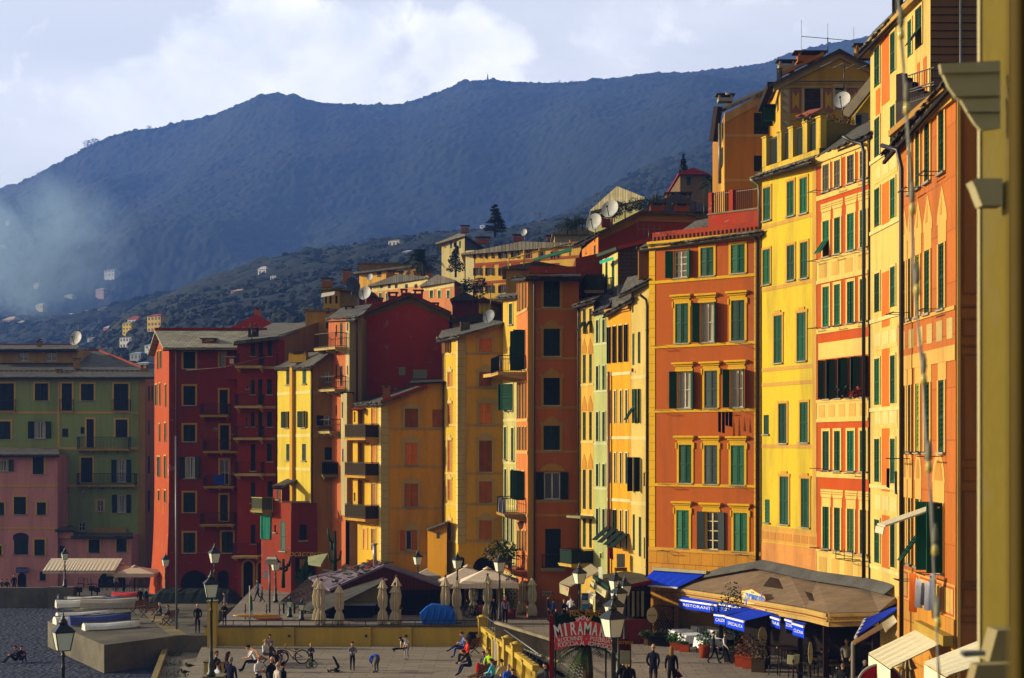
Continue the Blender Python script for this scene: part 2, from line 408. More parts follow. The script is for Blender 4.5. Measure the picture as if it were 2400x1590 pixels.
def window(f,w,parent,sm,trim=None,sur='flat',frame=WHITE,pitch=.085,sill=True,rev=.2,surw=.13,lab=None):
    a,b,z0,z1=w['u0'],w['u1'],w['z0'],w['z1']; st=w['st']; W=b-a; Hh=z1-z0
    j1,j2=random.random()*.16,random.random()*.16
    mb=MB(); r=-rev
    # pane with frame set back in the wall
    if st in 'cCtbTx': mb.face([f.P(a,z0,r+.02),f.P(b,z0,r+.02),f.P(b,z1,r+.02),f.P(a,z1,r+.02)],0)
    else:
        mb.face([f.P(a,z0,r+.02),f.P(b,z0,r+.02),f.P(b,z1,r+.02),f.P(a,z1,r+.02)],0)
        if st in 'ogsfh':
            t=min(.07,W*.1)
            for u in (a,b-t,(a+b)/2-t/2): f.box(mb,u,u+t,z0,z1,r+.02,r+.08,1)
            for z in (z0,z1-t): f.box(mb,a+t,b-t,z,z+t,r+.022,r+.078,1)
            if st in 'gf' or Hh>1.9:
                k=3 if st=='f' else 1
                for q in range(1,k+1): f.box(mb,a+t,b-t,z0+Hh*q/(k+1)-t/3,z0+Hh*q/(k+1)+t/3,r+.024,r+.07,1)
            if w.get('curt',st in 'os'):
                mb.face([f.P(a+t,z0+t,r+.021),f.P(a+W*.36,z0+t,r+.021),f.P(a+W*.3,z1-t,r+.021),f.P(a+t,z1-t,r+.021)],2)
                mb.face([f.P(b-W*.36,z0+t,r+.021),f.P(b-t,z0+t,r+.021),f.P(b-t,z1-t,r+.021),f.P(b-W*.3,z1-t,r+.021)],2)
    wo=mb.build('window',[M('#0b0d10','glass'),M(w.get('fr',frame)),M('#b9b29c','cloth')],parent)
    if w.get('lab'): wo['label']=w['lab']
    g=M(shade(w.get('sc',sm)),'paint',rough=.6)
    def S(*q,**k):
        m=MB(); shut(m,f,*q,pitch=pitch,**k); m.build('shutter',g,wo)
    hw=W/2-.004
    if st in 'cC': S(a,hw,z0+.02,z1-.01,j1,-.04); S(b,hw,z0+.02,z1-.01,j2,-.04,-1)
    elif st=='x': S(a,W,z0+.02,z1-.01,0,-.04)
    elif st in 'ofh':
        an=w.get('an',2.85)-j1; S(a,hw,z0,z1,an,.05); S(b,hw,z0,z1,an if st!='h' else 0,.05 if st!='h' else -.04,-1)
    elif st=='p':  # both leaves pushed out
        an=w.get('an',1.5); S(a,hw,z0,z1,an,.03); S(b,hw,z0,z1,an,.03,-1)
    elif st in 'tT':
        zm=z0+Hh*.45; S(a,hw,zm,z1-.01,0,-.04,mid=False); S(b,hw,zm,z1-.01,0,-.04,-1,mid=False)
        S(a,hw,z0,zm,0,.02,mid=False,tilt=.62); S(b,hw,z0,zm,0,.02,-1,mid=False,tilt=.62)
    sur=w.get('sur',sur)
    if trim and sur:
        m=MB(); s=surw; t=.045
        top=z1+s
        f.box(m,a-s,a,z0,z1,0,t); f.box(m,b,b+s,z0,z1,0,t)
        if sur=='arch':
            f.box(m,a-s*1.5,a-s*.2,z1,z1+s*1.3,0,t+.02); f.box(m,b+s*.2,b+s*1.5,z1,z1+s*1.3,0,t+.02)
            n=8; pts=[(a-s*.2,z1)]+[(a-s*.2+(W+s*.4)*k/n, z1+s*1.0+s*2.3*math.sin(math.pi*k/n)) for k in range(n+1)]+[(b+s*.2,z1)]
            m.prism([f.P(u,z,0) for u,z in pts],f.n*t)
        elif sur=='step':
            f.box(m,a-s*1.4,b+s*1.4,z1,z1+s*1.2,0,t+.01); f.box(m,a+W*.15,b-W*.15,z1+s*1.2,z1+s*2.2,0,t+.01)
        elif sur=='ped':
            f.box(m,a-s,b+s,z1,z1+s*1.1,0,t)
            f.box(m,a-s*.6,b+s*.6,z1+s*1.1,z1+s*2.1,0,.06); f.box(m,a-s*1.3,b+s*1.3,z1+s*2.1,z1+s*2.9,0,.13); f.box(m,a-s*1.9,b+s*1.9,z1+s*2.9,z1+s*3.7,0,.24)
            f.box(m,a-s*1.5,a-s*.9,z1-s*1.5,z1+s*.9,.0,.09); f.box(m,b+s*.9,b+s*1.5,z1-s*1.5,z1+s*.9,.0,.09)
        elif sur=='hood':   # painted mouldings: tall flared head
            m.prism([f.P(u,z,0) for u,z in ((a-s,z1),(b+s,z1),(b+s*1.0,z1+s*3),(b+s*1.9,z1+s*4.6),(b+s*1.9,z1+s*6.4),(a-s*1.9,z1+s*6.4),(a-s*1.9,z1+s*4.6),(a-s,z1+s*3))],f.n*.02)
            for q in (3.2,4.6,5.4): f.box(m,a-s*(1 if q<4 else 1.8),b+s*(1 if q<4 else 1.8),z1+s*q,z1+s*(q+.25),.02,.035,1)
        elif sur=='tri':
            m.prism([f.P(u,z,0) for u,z in ((a-s,z1),(b+s,z1),(b+s,z1+s*4.2),(a-s,z1+s*4.2))],f.n*.015)
            m.prism([f.P(u,z,0) for u,z in ((a-s*1.7,z1+s*4.2),(b+s*1.7,z1+s*4.2),(b+s*1.5,z1+s*6.2),((a+b)/2,z1+s*12),(a-s*1.5,z1+s*6.2))],f.n*.018)
            m.prism([f.P(u,z,.018) for u,z in ((a+W*.1,z1+s*6),((a+b)/2,z1+s*6),((a+b)/2,z1+s*10))],f.n*.008,1)
        elif sur=='round':
            m.prism([f.P(u,z,0) for u,z in ((a-s,z1),(b+s,z1),(b+s,z1+s*4.2),(a-s,z1+s*4.2))],f.n*.015)
            n=8; m.prism([f.P((a+b)/2+(W/2+s*1.4)*math.cos(math.pi*k/n),z1+s*4.2+s*6.2*math.sin(math.pi*k/n),0) for k in range(n+1)],f.n*.018)
            n=8; m.prism([f.P((a+b)/2+(W/2-s*.2)*math.cos(math.pi*k/n),z1+s*4.6+s*4.4*math.sin(math.pi*k/n),.018) for k in range(n+1)],f.n*.008,1)
        elif sur=='crown':
            m.prism([f.P(u,z,0) for u,z in ((a-s,z1),(b+s,z1),(b+s,z1+s*3.5),(b+s*1.5,z1+s*3.7),(b+s*1.5,z1+s*4.6),(b,z1+s*4.6),((a+b)/2,z1+s*6),(a,z1+s*4.6),(a-s*1.5,z1+s*4.6),(a-s*1.5,z1+s*3.7),(a-s,z1+s*3.5))],f.n*.018)
        else: f.box(m,a-s,b+s,z1,z1+s,0,t)
        tm=M(trim,'stucco',stain=.15); m.build('surround',[tm,M(w.get('tr2','#b98a3a'),'stucco')],wo)
    if sill and w.get('sill',True):
        m=MB(); f.box(m,a-.1,b+.1,z0-.07,z0,-rev+.03,.11); m.build('sill',M('#b8b09a','concrete'),wo)
    return wo
def band(f,parent,mat,z0,z1,o=.03,u0=0,u1=None,name='band'):
    mb=MB(); f.box(mb,u0,f.L if u1 is None else u1,z0,z1,0,o); return mb.build(name,mat,parent)
def quoin(f,parent,mat,u0,u1,z0,z1,h=.46,o=.035):
    mb=MB(); f.box(mb,u0,u1,z0,z1,0,o*.4,1); z=z0
    while z<z1-.05:
        f.box(mb,u0,u1,z+.02,min(z+h,z1),o*.4,o); z+=h
    c=mat; return mb.build('quoin',[c,M('#8a6a30','stucco')],parent)
def balcony(f,parent,x1,x2,yf,yr,dep=.9,slab='#c2a24a',rail='#14181a',gap=.13,solid=None,lab=None,brk=True):
    u0,u1=sorted((f.u(x1),f.u(x2))); xm=(x1+x2)/2; zf=f.z(xm,yf); zr=f.z(xm,yr); 
    if zr-zf>1.15 or zr-zf<.8: zr=zf+1.0
    mb=MB(); f.box(mb,u0,u1,zf-.14,zf,.002,dep)
    f.box(mb,u0-.03,u1+.03,zf-.03,zf+.02,.003,dep+.04)
    if brk:
        n=max(2,int((u1-u0)/1.1)+1)
        for i in range(n):
            u=u0+.1+(u1-u0-.3)*i/(n-1); mb.prism([f.P(u,zf-.14,0.003),f.P(u,zf-.14,dep*.85),f.P(u,zf-.24,dep*.8),f.P(u,zf-.45,.003)],f.d*.1)
    bo=mb.build('balcony',M(slab,'stucco'),parent)
    m=MB(); o=dep-.05
    def line(a,b):
        m.bar(a+Vector((0,0,zr-zf)),b+Vector((0,0,zr-zf)),.045); m.bar(a+Vector((0,0,.1)),b+Vector((0,0,.1)),.03)
        L=(b-a).length; n=max(1,int(L/gap))
        for i in range(n+1):
            p=a+(b-a)*i/n; m.bar(p,p+Vector((0,0,zr-zf)),.018 if 0<i<n else .035)
        if solid: m.face([a+Vector((0,0,.06)),b+Vector((0,0,.06)),b+Vector((0,0,zr-zf-.05)),a+Vector((0,0,zr-zf-.05))],1)
    A,B=f.P(u0+.04,zf,o),f.P(u1-.04,zf,o); line(A,B); line(f.P(u0+.04,zf,.01),A); line(B,f.P(u1-.04,zf,.01))
    m.build('railing',[M(rail,'metal'),M(solid or '#20251c','cloth')],bo)
    if lab: bo['label']=lab
    return bo
def pipe(f,parent,x,yt,yb,r=.055,mat=None,o=.1,hook=True,zb=None):
    u=f.u(x); z1=f.z(x,yt); z0=f.z(x,yb) if zb is None else zb; mb=MB()
    pts=[f.P(u,z0,o),f.P(u,z1-.6,o)]
    if hook: pts+=[f.P(u,z1-.3,o+.05),f.P(u-.12,z1-.12,o+.25),f.P(u-.2,z1,o+.4)]
    else: pts+=[f.P(u,z1,o)]
    mb.tube(pts,r,8); z=z0+1
    while z<z1-1: mb.tube([f.P(u,z,o),f.P(u,z+.06,o)],r*1.35,8); z+=2.6
    return mb.build('drainpipe',mat or M('#3a2a20','metal',met=.2),parent)
def roof(parent,pts,t=.14,mat=None,eave=None,name='roof',rough=True,cols='#7b776c'):
    """slate slab over world points; eave=(i,j) pairs of edges that show broken slates"""
    mb=MB(); pts=[Vector(p) for p in pts]; mb.slab(pts,t)
    c=sum(pts,Vector((0,0,0)))/len(pts)
    for (i,j) in (eave or []):
        a,b=pts[i],pts[j]; d=b-a; L=d.length; n=max(2,int(L/.34)); out=(a+b)/2-c; out.z=0
        dn=d.normalized(); out=out-dn*out.dot(dn); out.normalize()
        slope=((a+b)/2-c); sl=slope.z/max(.3,Vector((slope.x,slope.y,0)).length)
        for lay in range(2):
            for k in range(n):
                p=a+d*((k+.5*lay*.9)/n); wd=L/n*random.uniform(.8,1.0); ln=random.uniform(.06,.2)+.03*lay
                zz=.012+.04*lay; ov=out*ln; ov.z=max(-.5,min(.2,sl))*ln
                mb.obox(p+Vector((0,0,zz-.03)),dn*wd,ov,Vector((0,0,random.uniform(.02,.045))),0)
        mb.bar(a-Vector((0,0,t+.06))+out*.02,b-Vector((0,0,t+.06))+out*.02,.1,1)
    return mb.build(name,[mat or M(cols,'slate'),M('#2a241e','wood')],parent)
def chimney(parent,c,sx,sy,h,mat,cap='#5a4a3c',rz=0,pots=0):
    mb=MB(); c=Vector(c); mb.box(c+Vector((0,0,h/2)),(sx,sy,h),0,rz)
    X=Vector((math.cos(rz),math.sin(rz),0)); Y=Vector((-math.sin(rz),math.cos(rz),0))
    for a in (-.42,.42):
        for b in (-.42,.42): mb.box(c+X*a*sx+Y*b*sy+Vector((0,0,h+.1)),(.12,.12,.2),0,rz)
    mb.box(c+Vector((0,0,h+.24)),(sx*1.3,sy*1.3,.07),1,rz)
    for i in range(pots): mb.lathe(c+X*(i-.5*(pots-1))*.35+Vector((0,0,h+.27)),[(.1,0),(.08,.3),(.12,.34)],8,2)
    return mb.build('chimney',[mat,M(cap,'concrete'),M('#9a4a2a')],parent)
def dish(x,y,D,d=1.0,yaw=-.5,label='',mast=1.2,group=None,col='#c9c9c6',pitch=.35):
    c=px(x,y,D); base=c-Vector((0,-.1,mast)); t=thing('satellite_dish',label,'satellite dish',base,group)
    mb=MB(); n=16; k=5; ax=Vector((math.sin(yaw),-math.cos(yaw),pitch)).normalized(); X=ax.cross(Vector((0,0,1))).normalized(); Y=X.cross(ax)
    rings=[]
    for i in range(k+1):
        r=d/2*i/k; dd=.16*d*(i/k)**2; rings.append([c+(X*math.cos(2*math.pi*j/n)+Y*math.sin(2*math.pi*j/n)*1.06)*r+ax*dd for j in range(n)])
    for i in range(k):
        for j in range(n):
            a,b=rings[i],rings[i+1]; mb.face([a[j],b[j],b[(j+1)%n],a[(j+1)%n]],0,True)
            mb.face([p-ax*.03 for p in (a[(j+1)%n],b[(j+1)%n],b[j],a[j])],0,True)
    mb.build('reflector',M(col,'paint',rough=.5),t)
    m=MB(); m.tube([c-Y*d*.45+ax*.12*d,c+ax*.5*d-Y*.08*d],.02*d+.008,6); m.box(c+ax*.52*d-Y*.06*d,(.1*d,.1*d,.1*d)); m.build('feed_arm',M('#3a3a3a','metal'),t)
    m=MB(); m.tube([base,c-ax*.12],.035,6); m.build('mast',M('#555555','metal'),t); return t
def aerial(x,yt,yb,D,label,n=5,span=1.0,kind=0,group=None,yaw=.3):
    b=px(x,yb,D); t_=px(x,yt,D); t=thing('tv_aerial',label,'aerial',b,group); h=t_.z-b.z
    m=MB(); m.tube([b,t_],.03,6); m.build('mast',M('#3f3a34','metal'),t)
    m=MB(); X=Vector((math.cos(yaw),math.sin(yaw),0)); Y=Vector((-math.sin(yaw),math.cos(yaw),0))
    z=t_-Vector((0,0,h*.08)); m.bar(z-X*span/2,z+X*span/2,.03)
    for i in range(n):
        p=z+X*span*(i/(n-1)-.5); s=span*.28*(1-.08*i)
        if kind: m.bar(p-Vector((0,0,s)),p+Vector((0,0,s)),.018)
        else: m.bar(p-Y*s,p+Y*s,.018)
    m.build('antenna',M('#6a655c','metal'),t); return t
# ================================================================ TERRAIN, GROUND, AIR
def vnoise(x,y,seed=0):
    xi=np.floor(x).astype(np.int64); yi=np.floor(y).astype(np.int64); fx=x-xi; fy=y-yi
    fx=fx*fx*(3-2*fx); fy=fy*fy*(3-2*fy)
    def h(a,b):
        n=(a*374761393+b*668265263+seed*1274126177)&0x7fffffff; n=((n^(n>>13))*1274126177)&0x7fffffff
        return ((n^(n>>16))&0xffff)/65535.
    return (h(xi,yi)*(1-fx)+h(xi+1,yi)*fx)*(1-fy)+(h(xi,yi+1)*(1-fx)+h(xi+1,yi+1)*fx)*fy
RX=[-600,0,50,100,150,200,250,300,350,400,450,500,560,600,640,690,720,760,850,940,1000,1050,1100,1150,1200,1300,1400,1500,1600,1700,1800,1850,1900,1980,2040,2100,2400,3000]
RY=[620,450,430,405,378,345,322,305,300,292,283,275,255,240,233,228,240,247,248,246,228,210,195,190,195,200,195,183,180,168,150,130,120,105,93,85,50,20]
LV=[(104,[(-600,1480),(3000,1480)]),(135,[(-600,1450),(600,1450),(1000,1250),(3000,1200)]),
    (150,[(-600,1420),(500,1400),(800,1050),(1050,900),(1350,800),(1650,700),(3000,600)]),
    (240,[(-600,1060),(0,1040),(350,1000),(560,900),(800,790),(1000,740),(1200,690),(1400,600),(1560,540),(1700,500),(3000,400)]),
    (420,[(-600,900),(0,890),(250,850),(350,790),(450,760),(600,740),(800,690),(1000,640),(1200,600),(1320,560),(1450,535),(1560,515),(3000,300)]),
    (650,[(-600,850),(0,850),(150,830),(240,780),(300,735),(350,715),(400,697),(450,677),(500,657),(560,634),(620,612),(700,592),(800,575),(900,560),(1000,548),(1200,540),(1500,520),(3000,300)]),
    (800,[(-600,830),(0,820),(300,760),(500,700),(700,640),(900,600),(1100,580),(1170,560),(1250,530),(1400,470),(3000,200)]),
    (1050,[(-600,790),(0,770),(300,720),(600,680),(900,640),(1100,560),(1170,517),(1250,490),(1320,463),(1400,432),(1480,395),(1560,362),(1650,340),(1800,320),(3000,150)]),
    (1300,[(-600,760),(0,730),(300,690),(600,650),(900,600),(1200,540),(1400,480),(1650,400),(3000,150)]),
    (2100,None),(2250,'back'),(2700,'back2')]
RIDGE_D=2100.
def terr(pxs,D):
    """height of the land at image column pxs and distance D (arrays)"""
    lv=[]
    for d,p in LV:
        if p is None: z=H-(np.interp(pxs,RX,RY)-HY)*d/FP
        elif p=='back': z=H-(np.interp(pxs,RX,RY)+25-HY)*d/FP-20
        elif p=='back2': z=H-(np.interp(pxs,RX,RY)-HY)*2100/FP-230
        else: z=H-(np.interp(pxs,[a for a,_ in p],[b for _,b in p])-HY)*d/FP
        lv.append((d,z))
    out=np.zeros_like(D)+lv[0][1]
    for (d0,z0),(d1,z1) in zip(lv,lv[1:]):
        t=np.clip((D-d0)/(d1-d0),0,1); m=(D>=d0)&(D<=d1)
        out=np.where(m,z0+(z1-z0)*t,out)
    out=np.where(D>lv[-1][0],lv[-1][1],out)
    X=(pxs-CX)/FP*D
    gul=(vnoise(X/170+31,D/300+7,1)-.5)*70+(vnoise(X/70,D/130,2)-.5)*26
    crest=np.exp(-((D-2100)/90.)**2)
    a=np.clip((D-500)/900,0,1)*(1-crest*.9)
    return out+gul*a
DS=np.concatenate([np.linspace(104,240,30,endpoint=False),np.linspace(240,650,90,endpoint=False),np.linspace(650,1300,150,endpoint=False),np.linspace(1300,2130,190,endpoint=False),np.linspace(2130,2260,8)])
PX=np.linspace(-700,2900,1150)
gP,gD=np.meshgrid(PX,DS)
Zt=terr(gP,gD); Xt=(gP-CX)/FP*gD
can=np.where(gD>2040,1.1,np.where(gD>1200,.45,.75))*(vnoise(Xt/9,gD/9,3)**2)*5+(vnoise(Xt/4.2,gD/4.2,4)-.5)*4+(vnoise(Xt/23,gD/23,6)-.4)*4
Zt=Zt+can*np.clip((gD-200)/700,0,1)
def gridmesh(name,X,Y,Z,mat):
    r,c=X.shape; me=bpy.data.meshes.new(name); nv=r*c
    me.vertices.add(nv); me.vertices.foreach_set('co',np.stack([X,Y,Z],-1).reshape(-1).astype(np.float32))
    i=np.arange(nv).reshape(r,c); q=np.stack([i[:-1,:-1],i[:-1,1:],i[1:,1:],i[1:,:-1]],-1).reshape(-1,4)
    nf=len(q); me.loops.add(nf*4); me.loops.foreach_set('vertex_index',q.reshape(-1).astype(np.int32))
    me.polygons.add(nf); me.polygons.foreach_set('loop_start',np.arange(0,nf*4,4,dtype=np.int32)); me.polygons.foreach_set('loop_total',np.full(nf,4,dtype=np.int32))
    me.polygons.foreach_set('use_smooth',np.ones(nf,dtype=bool)); me.update(calc_edges=True); me.validate(); me.materials.append(mat)
    ob=bpy.data.objects.new(name,me); COL.objects.link(ob); return ob
structure(gridmesh('wooded_hills',Xt,gD,Zt,M('#18240f','forest')))
def hillz(x,D): return float(terr(np.array([float(x)]),np.array([float(D)]))[0])
def hit(x,y,d0=250,d1=2100):
    D=d0
    while D<d1:
        if hillz(x,D)>=H-(y-HY)*D/FP: return D
        D+=6
    return d1
# tree cover that breaks the skylines and the near spurs: one mass nobody could count
mb=MB(); rnd=random.Random(3); ICO=[]
bm=bmesh.new(); bmesh.ops.create_icosphere(bm,subdivisions=1,radius=1); bm.verts.ensure_lookup_table()
ICO=([v.co.copy() for v in bm.verts],[tuple(v.index for v in f.verts) for f in bm.faces]); bm.free()
def clump(mb,c,r,m=0,fl=.75):
    i=len(mb.v); 
    for v in ICO[0]: k=rnd.uniform(.45,1.45); mb.v.append((c[0]+v.x*r*k,c[1]+v.y*r*k,c[2]+v.z*r*fl*k))
    for f in ICO[1]: mb.f.append(tuple(i+q for q in f)); mb.m.append(m); mb.sm.append(False)
for _ in range(24000):
    D=rnd.choice([rnd.uniform(330,700),rnd.uniform(400,900),rnd.uniform(500,1250),rnd.uniform(850,1250),rnd.uniform(2085,2112)]); x=rnd.uniform(-60,2150)
    if D<700 and x>1700: continue
    z=hillz(x,D); r=rnd.uniform(.6,1.7)*(1 if D<700 else 1.8); clump(mb,((x-CX)/FP*D,D,z+r*.5),r,0)
o=mb.build('woodland',M('#17230e','forest')); o['kind']='stuff'; tag(o,'dense green scrub and woodland covering the hills','woodland')
# single trees on the skyline
def rtree(x,yb,h,D,label,kind=0):
    b=px(x,yb+3,D); t=thing('tree',label,'tree',b,'lone trees on the far skyline'); s=D/FP; hh=h*s
    m=MB(); m.tube([b,b+Vector((0,0,hh*.6))],[hh*.05,hh*.025],5)
    for k in range(9 if kind else 5):
        a=rnd.uniform(0,6.28); m.tube([b+Vector((0,0,hh*rnd.uniform(.25,.5))),b+Vector((math.cos(a)*hh*.35,math.sin(a)*hh*.35,hh*rnd.uniform(.7,1.0)))],[hh*.02,hh*.006],4)
    m.build('trunk',M('#4a3c2c','wood'),t)
    if 1:
        m=MB(); m.leaves(b+Vector((0,0,hh*.5)),(hh*.5,hh*.45,hh*.42),130 if not kind else 45,hh*.14); m.build('crown',M('#34401f','foliage'),t)
sky_trees=[(170,377,18),(205,345,22),(222,338,20),(350,303,14),(507,277,10),(690,230,16),(60,430,16),(40,438,10),(95,415,18),(1310,196,12),(1340,196,12),(1455,190,14),(1500,183,9),(1512,183,16),(1555,182,8),(1245,197,10)]
SL=['lone tree on the far left skyline','round topped tree high on the left ridge','bushy tree just right of the round topped one','small tree mid way up the left ridge','tiny tree under the big cloud','trees crowning the central knoll','small tree low on the left skyline','lowest small tree at the left end of the ridge','dark tree low on the left ridge','bare tree on the saddle right of centre','second bare tree on the saddle','bare tree on the long flat ridge','small bush on the long flat ridge','taller bare tree on the long flat ridge','last small tree on the flat ridge','small bare tree by the mast end of the saddle']
for (x,y,h),l in zip(sky_trees,SL): rtree(x,y,h,2085,l,int(x>1200))
b=px(1143,192,2085); t=thing('summit_monument','thin dark monument standing on the far ridge','monument',b); m=MB(); m.lathe(b,[(2.4,0),(1.6,2.5),(1.0,6),(.2,11)],6); m.build('shaft',M('#4a4640','concrete'),t)
# far houses on the wooded slopes
def fhouse(label,x0,x1,yt,yb,col,roofc,rise=.25,hip=1,rows=2,n=3,lit=None,D=None):
    xm=(x0+x1)/2; D=(D or hit(xm,yb))-9; s=D/FP; w_=(x1-x0)*s*1.05; h=(yb-yt)*s*1.3; b=px(xm,yb,D); t=thing('hillside_house',label,'house',b,'houses scattered on the wooded hillside')
    t.rotation_euler=(0,0,-.55); dp=w_*.6; o=b+Vector((0,0,0)); m=MB(); m.box(o+Vector((0,dp/2,h/2-1.8)),(w_,dp,h+3.6)); m.build('wall',M(col,'stucco',fade=.1,stain=.1),t)
    m=MB(); e=w_*.06; z=b.z+h; P=[Vector((b.x-w_/2-e,b.y-e,z)),Vector((b.x+w_/2+e,b.y-e,z)),Vector((b.x+w_/2+e,b.y+dp+e,z)),Vector((b.x-w_/2-e,b.y+dp+e,z))]
    r=w_*rise; q=w_*.3*hip; R0=Vector((b.x-w_/2-e+q,b.y+dp/2,z+r)); R1=Vector((b.x+w_/2+e-q,b.y+dp/2,z+r))
    m.face(P[::-1]); m.face([P[0],P[1],R1,R0]); m.face([P[2],P[3],R0,R1]); m.face([P[1],P[2],R1]); m.face([P[3],P[0],R0]); m.build('roof',M(roofc,'tile'),t)
    for i in range(n):
        for j in range(rows):
            m=MB(); m.box((b.x-w_/2+w_*(i+.5)/n,b.y-.06,b.z+h*(j+.55)/rows),(w_*.35/n*1.1,.1,h*.45/rows)); m.build('window',M('#27303a','glass'),t)
FH=[('small white house highest on the left slope',240,272,637,649,'#c9ccd0','#9aa0a8',.1,2,3),('pink house below the white house on the slope',221,246,682,692,'#b08c90','#c9b48a',.15,2,3),
('pale cottage half in trees left of the pink house',148,172,695,701,'#b5b0a0','#b5ae9a',.15,1,2),('cream cottage at far left below the smoke',76,94,666,673,'#c2b48a','#c9b894',.12,1,2),
('yellow cottage with a white gable on the left slope',81,103,718,726,'#c2ae74','#c9bd96',.2,1,2),('pink house at the left edge with hipped roof',2,38,753,763,'#b58a88','#b8a88a',.22,2,4),
('small pavilion beside the pink house at the left edge',40,58,758,764,'#a89c8a','#c2b494',.25,1,2),('long pink roofed row above the pink house',12,66,739,743,'#b09484','#a07468',.06,1,5),
('dark red cottage with pale roof in the trees',154,174,741,750,'#8a4448','#a8b4c4',.2,1,2),('grey terrace house in mid slope trees',197,214,729,734,'#9a9088','#8f8a84',.1,1,2),
('long grey farmhouse in mid slope trees',224,262,726,735,'#8f8880','#8a847c',.12,1,4),('white house with red hipped roof near the spur',295,328,752,763,'#c8ccd0','#a8402e',.22,1,3),
('tall yellow house with red roof and green shutters on the spur',340,381,750,780,'#cfae5c','#a84a3a',.12,3,4),('narrow bright yellow house with arcaded base on the spur',284,311,764,785,'#d8bc3c','#b5a080',.12,3,3),
('small orange house with a pale roof left of the yellow ones',240,262,772,781,'#c2603c','#a8a8ac',.25,1,2),('white crenellated villa low on the spur',276,312,797,818,'#c9cdd4','#a0a6b0',.05,2,4),
('low white house roof below the crenellated villa',336,362,812,820,'#c0c8d4','#b8c4d4',.1,1,2),('pale blue roofed house just behind the green house',300,334,833,845,'#8a94a0','#9ab0c2',.12,1,3),
('terraced house beside the roofline at far left',312,352,856,868,'#8f8478','#a8b4c2',.1,2,3),('pink villa alone on the middle spur',538,574,685,694,'#a8726c','#b09c86',.14,1,4),
('white gabled house among pines on the middle spur',602,626,636,650,'#c0c0c4','#c4c0c0',.3,1,2),('white terrace beside the gabled house',632,648,650,658,'#b8bcc4','#b0b4bc',.1,1,2),
('white house with a flat sunny roof right of centre',908,938,568,581,'#c9c6ba','#e0dcc8',.08,1,3),('mauve cottage with a tiny dish below it',941,966,593,602,'#8f86a4','#b8b4cc',.15,1,2),
('tiny white building on the slope behind the cedar',1124,1136,530,536,'#c9ccd4','#c0c4cc',.1,1,1),('faint white house high at the left edge of the hills',10,24,520,527,'#c0b8b4','#c4b4a8',.1,1,2),
('white strip house at the left edge in the smoke',0,12,576,580,'#d0ccc4','#d8d0c4',.05,1,2),('low white roofed shed behind the slate roofs',200,238,795,803,'#aab4c4','#b4c0d0',.08,1,3),
('pale cottage in the dark trees above the dish',197,210,764,771,'#a8a8b0','#a0a4ac',.1,1,1),('white villa roof left among the trees',84,104,752,758,'#b8b8bc','#b4b8c0',.1,1,2)]
for q in FH: fhouse(q[0],q[1],q[2],q[3],q[4],q[5],q[6],q[7],1,q[8],q[9])
# ground sheets
def sheet(name,pts,mat,t=None):
    mb=MB()
    if t: mb.slab(pts,t)
    else:
        n=(Vector(pts[1])-Vector(pts[0])).cross(Vector(pts[2])-Vector(pts[0])); mb.face(pts if n.z>0 else pts[::-1])
    return structure(mb.build(name,mat))
G=lambda x,y,z:gnd(x,y,z)
bx=np.linspace(-160,160,260); by=np.linspace(-30,150,200); gx,gy=np.meshgrid(bx,by)
bz=-2.05+(vnoise(gx/2.2,gy/2.2,9)-.5)*.05-np.where(gy>116.8,4,0)
structure(gridmesh('pebble_beach',gx,gy,bz,M('#3a3f50','pebble')))
mpv=M('#a6998a','paving',bw=1.2,rh=.6); mcn=M('#857a62','concrete')
T=lambda x,D,z:Vector(((x-CX)/FP*D,D,z))
sheet('promenade',[T(508,87.6,0),T(1138,87.6,0),G(1160,1503,0),G(1320,1556,0),G(1420,1640,0),Vector((1.0,38,0)),Vector((0,12,0)),Vector((60,12,0)),Vector((70,130,0)),Vector((-20.2,130,0))],mpv,1.9)
sheet('village_street',[T(-200,117,-1.2),T(-200,150,-3.5),T(620,150,-3.5),T(640,104,-1.2),T(560,104,-1.2),T(420,110,-1.2),T(365,117,-1.2)],M('#6a6458','paving'),.8)
sheet('quay_deck',[G(112,1457,-.5),G(244,1512,-.5),G(415,1490,-.5),G(430,1490,-.5),G(512,1490,-.5),T(512,100,-.5),T(560,103.9,-.5),T(420,109.9,-.5),T(240,108,-.5)],M('#7f7866','concrete'),1.55)
sheet('plaza',[T(474,87.5,-1.1),T(1139,87.5,-1.1),G(1262,1640,-1.1),G(1420,1900,-1.1),G(300,1900,-1.1)],M('#a89c8a','paving',bw=1.6,rh=.5),.9)
sheet('garden_terrace',[G(392,1512,-1.45),G(500,1507,-1.45),G(480,1640,-1.45),G(345,1640,-1.45)],M('#a89a80','concrete'),.5)
sheet('ramp',[T(1139,87.4,-.02),G(1160,1503,-.02),G(1320,1556,-.02),G(1420,1640,-.02),G(1420,1900,-1.12),G(1262,1640,-1.12)],M('#7a7264','paving'))
# haze
hz=MB(); hz.box((0,1120,300),(2700,2330,607)); ho=hz.build('haze',[]); ho['kind']='stuff'; tag(ho,'blue afternoon haze in front of the hills','haze')
hm=bpy.data.materials.new('haze'); hm.use_nodes=True; n_=hm.node_tree; n_.nodes.clear()
pv=N(n_,'ShaderNodeVolumePrincipled'); pv.inputs['Color'].default_value=(.13,.28,.84,1); pv.inputs['Density'].default_value=.00031
pv.inputs['Anisotropy'].default_value=.1; on=N(n_,'ShaderNodeOutputMaterial'); lnk(n_,pv.outputs[0],on.inputs['Volume']); ho.data.materials.append(hm)
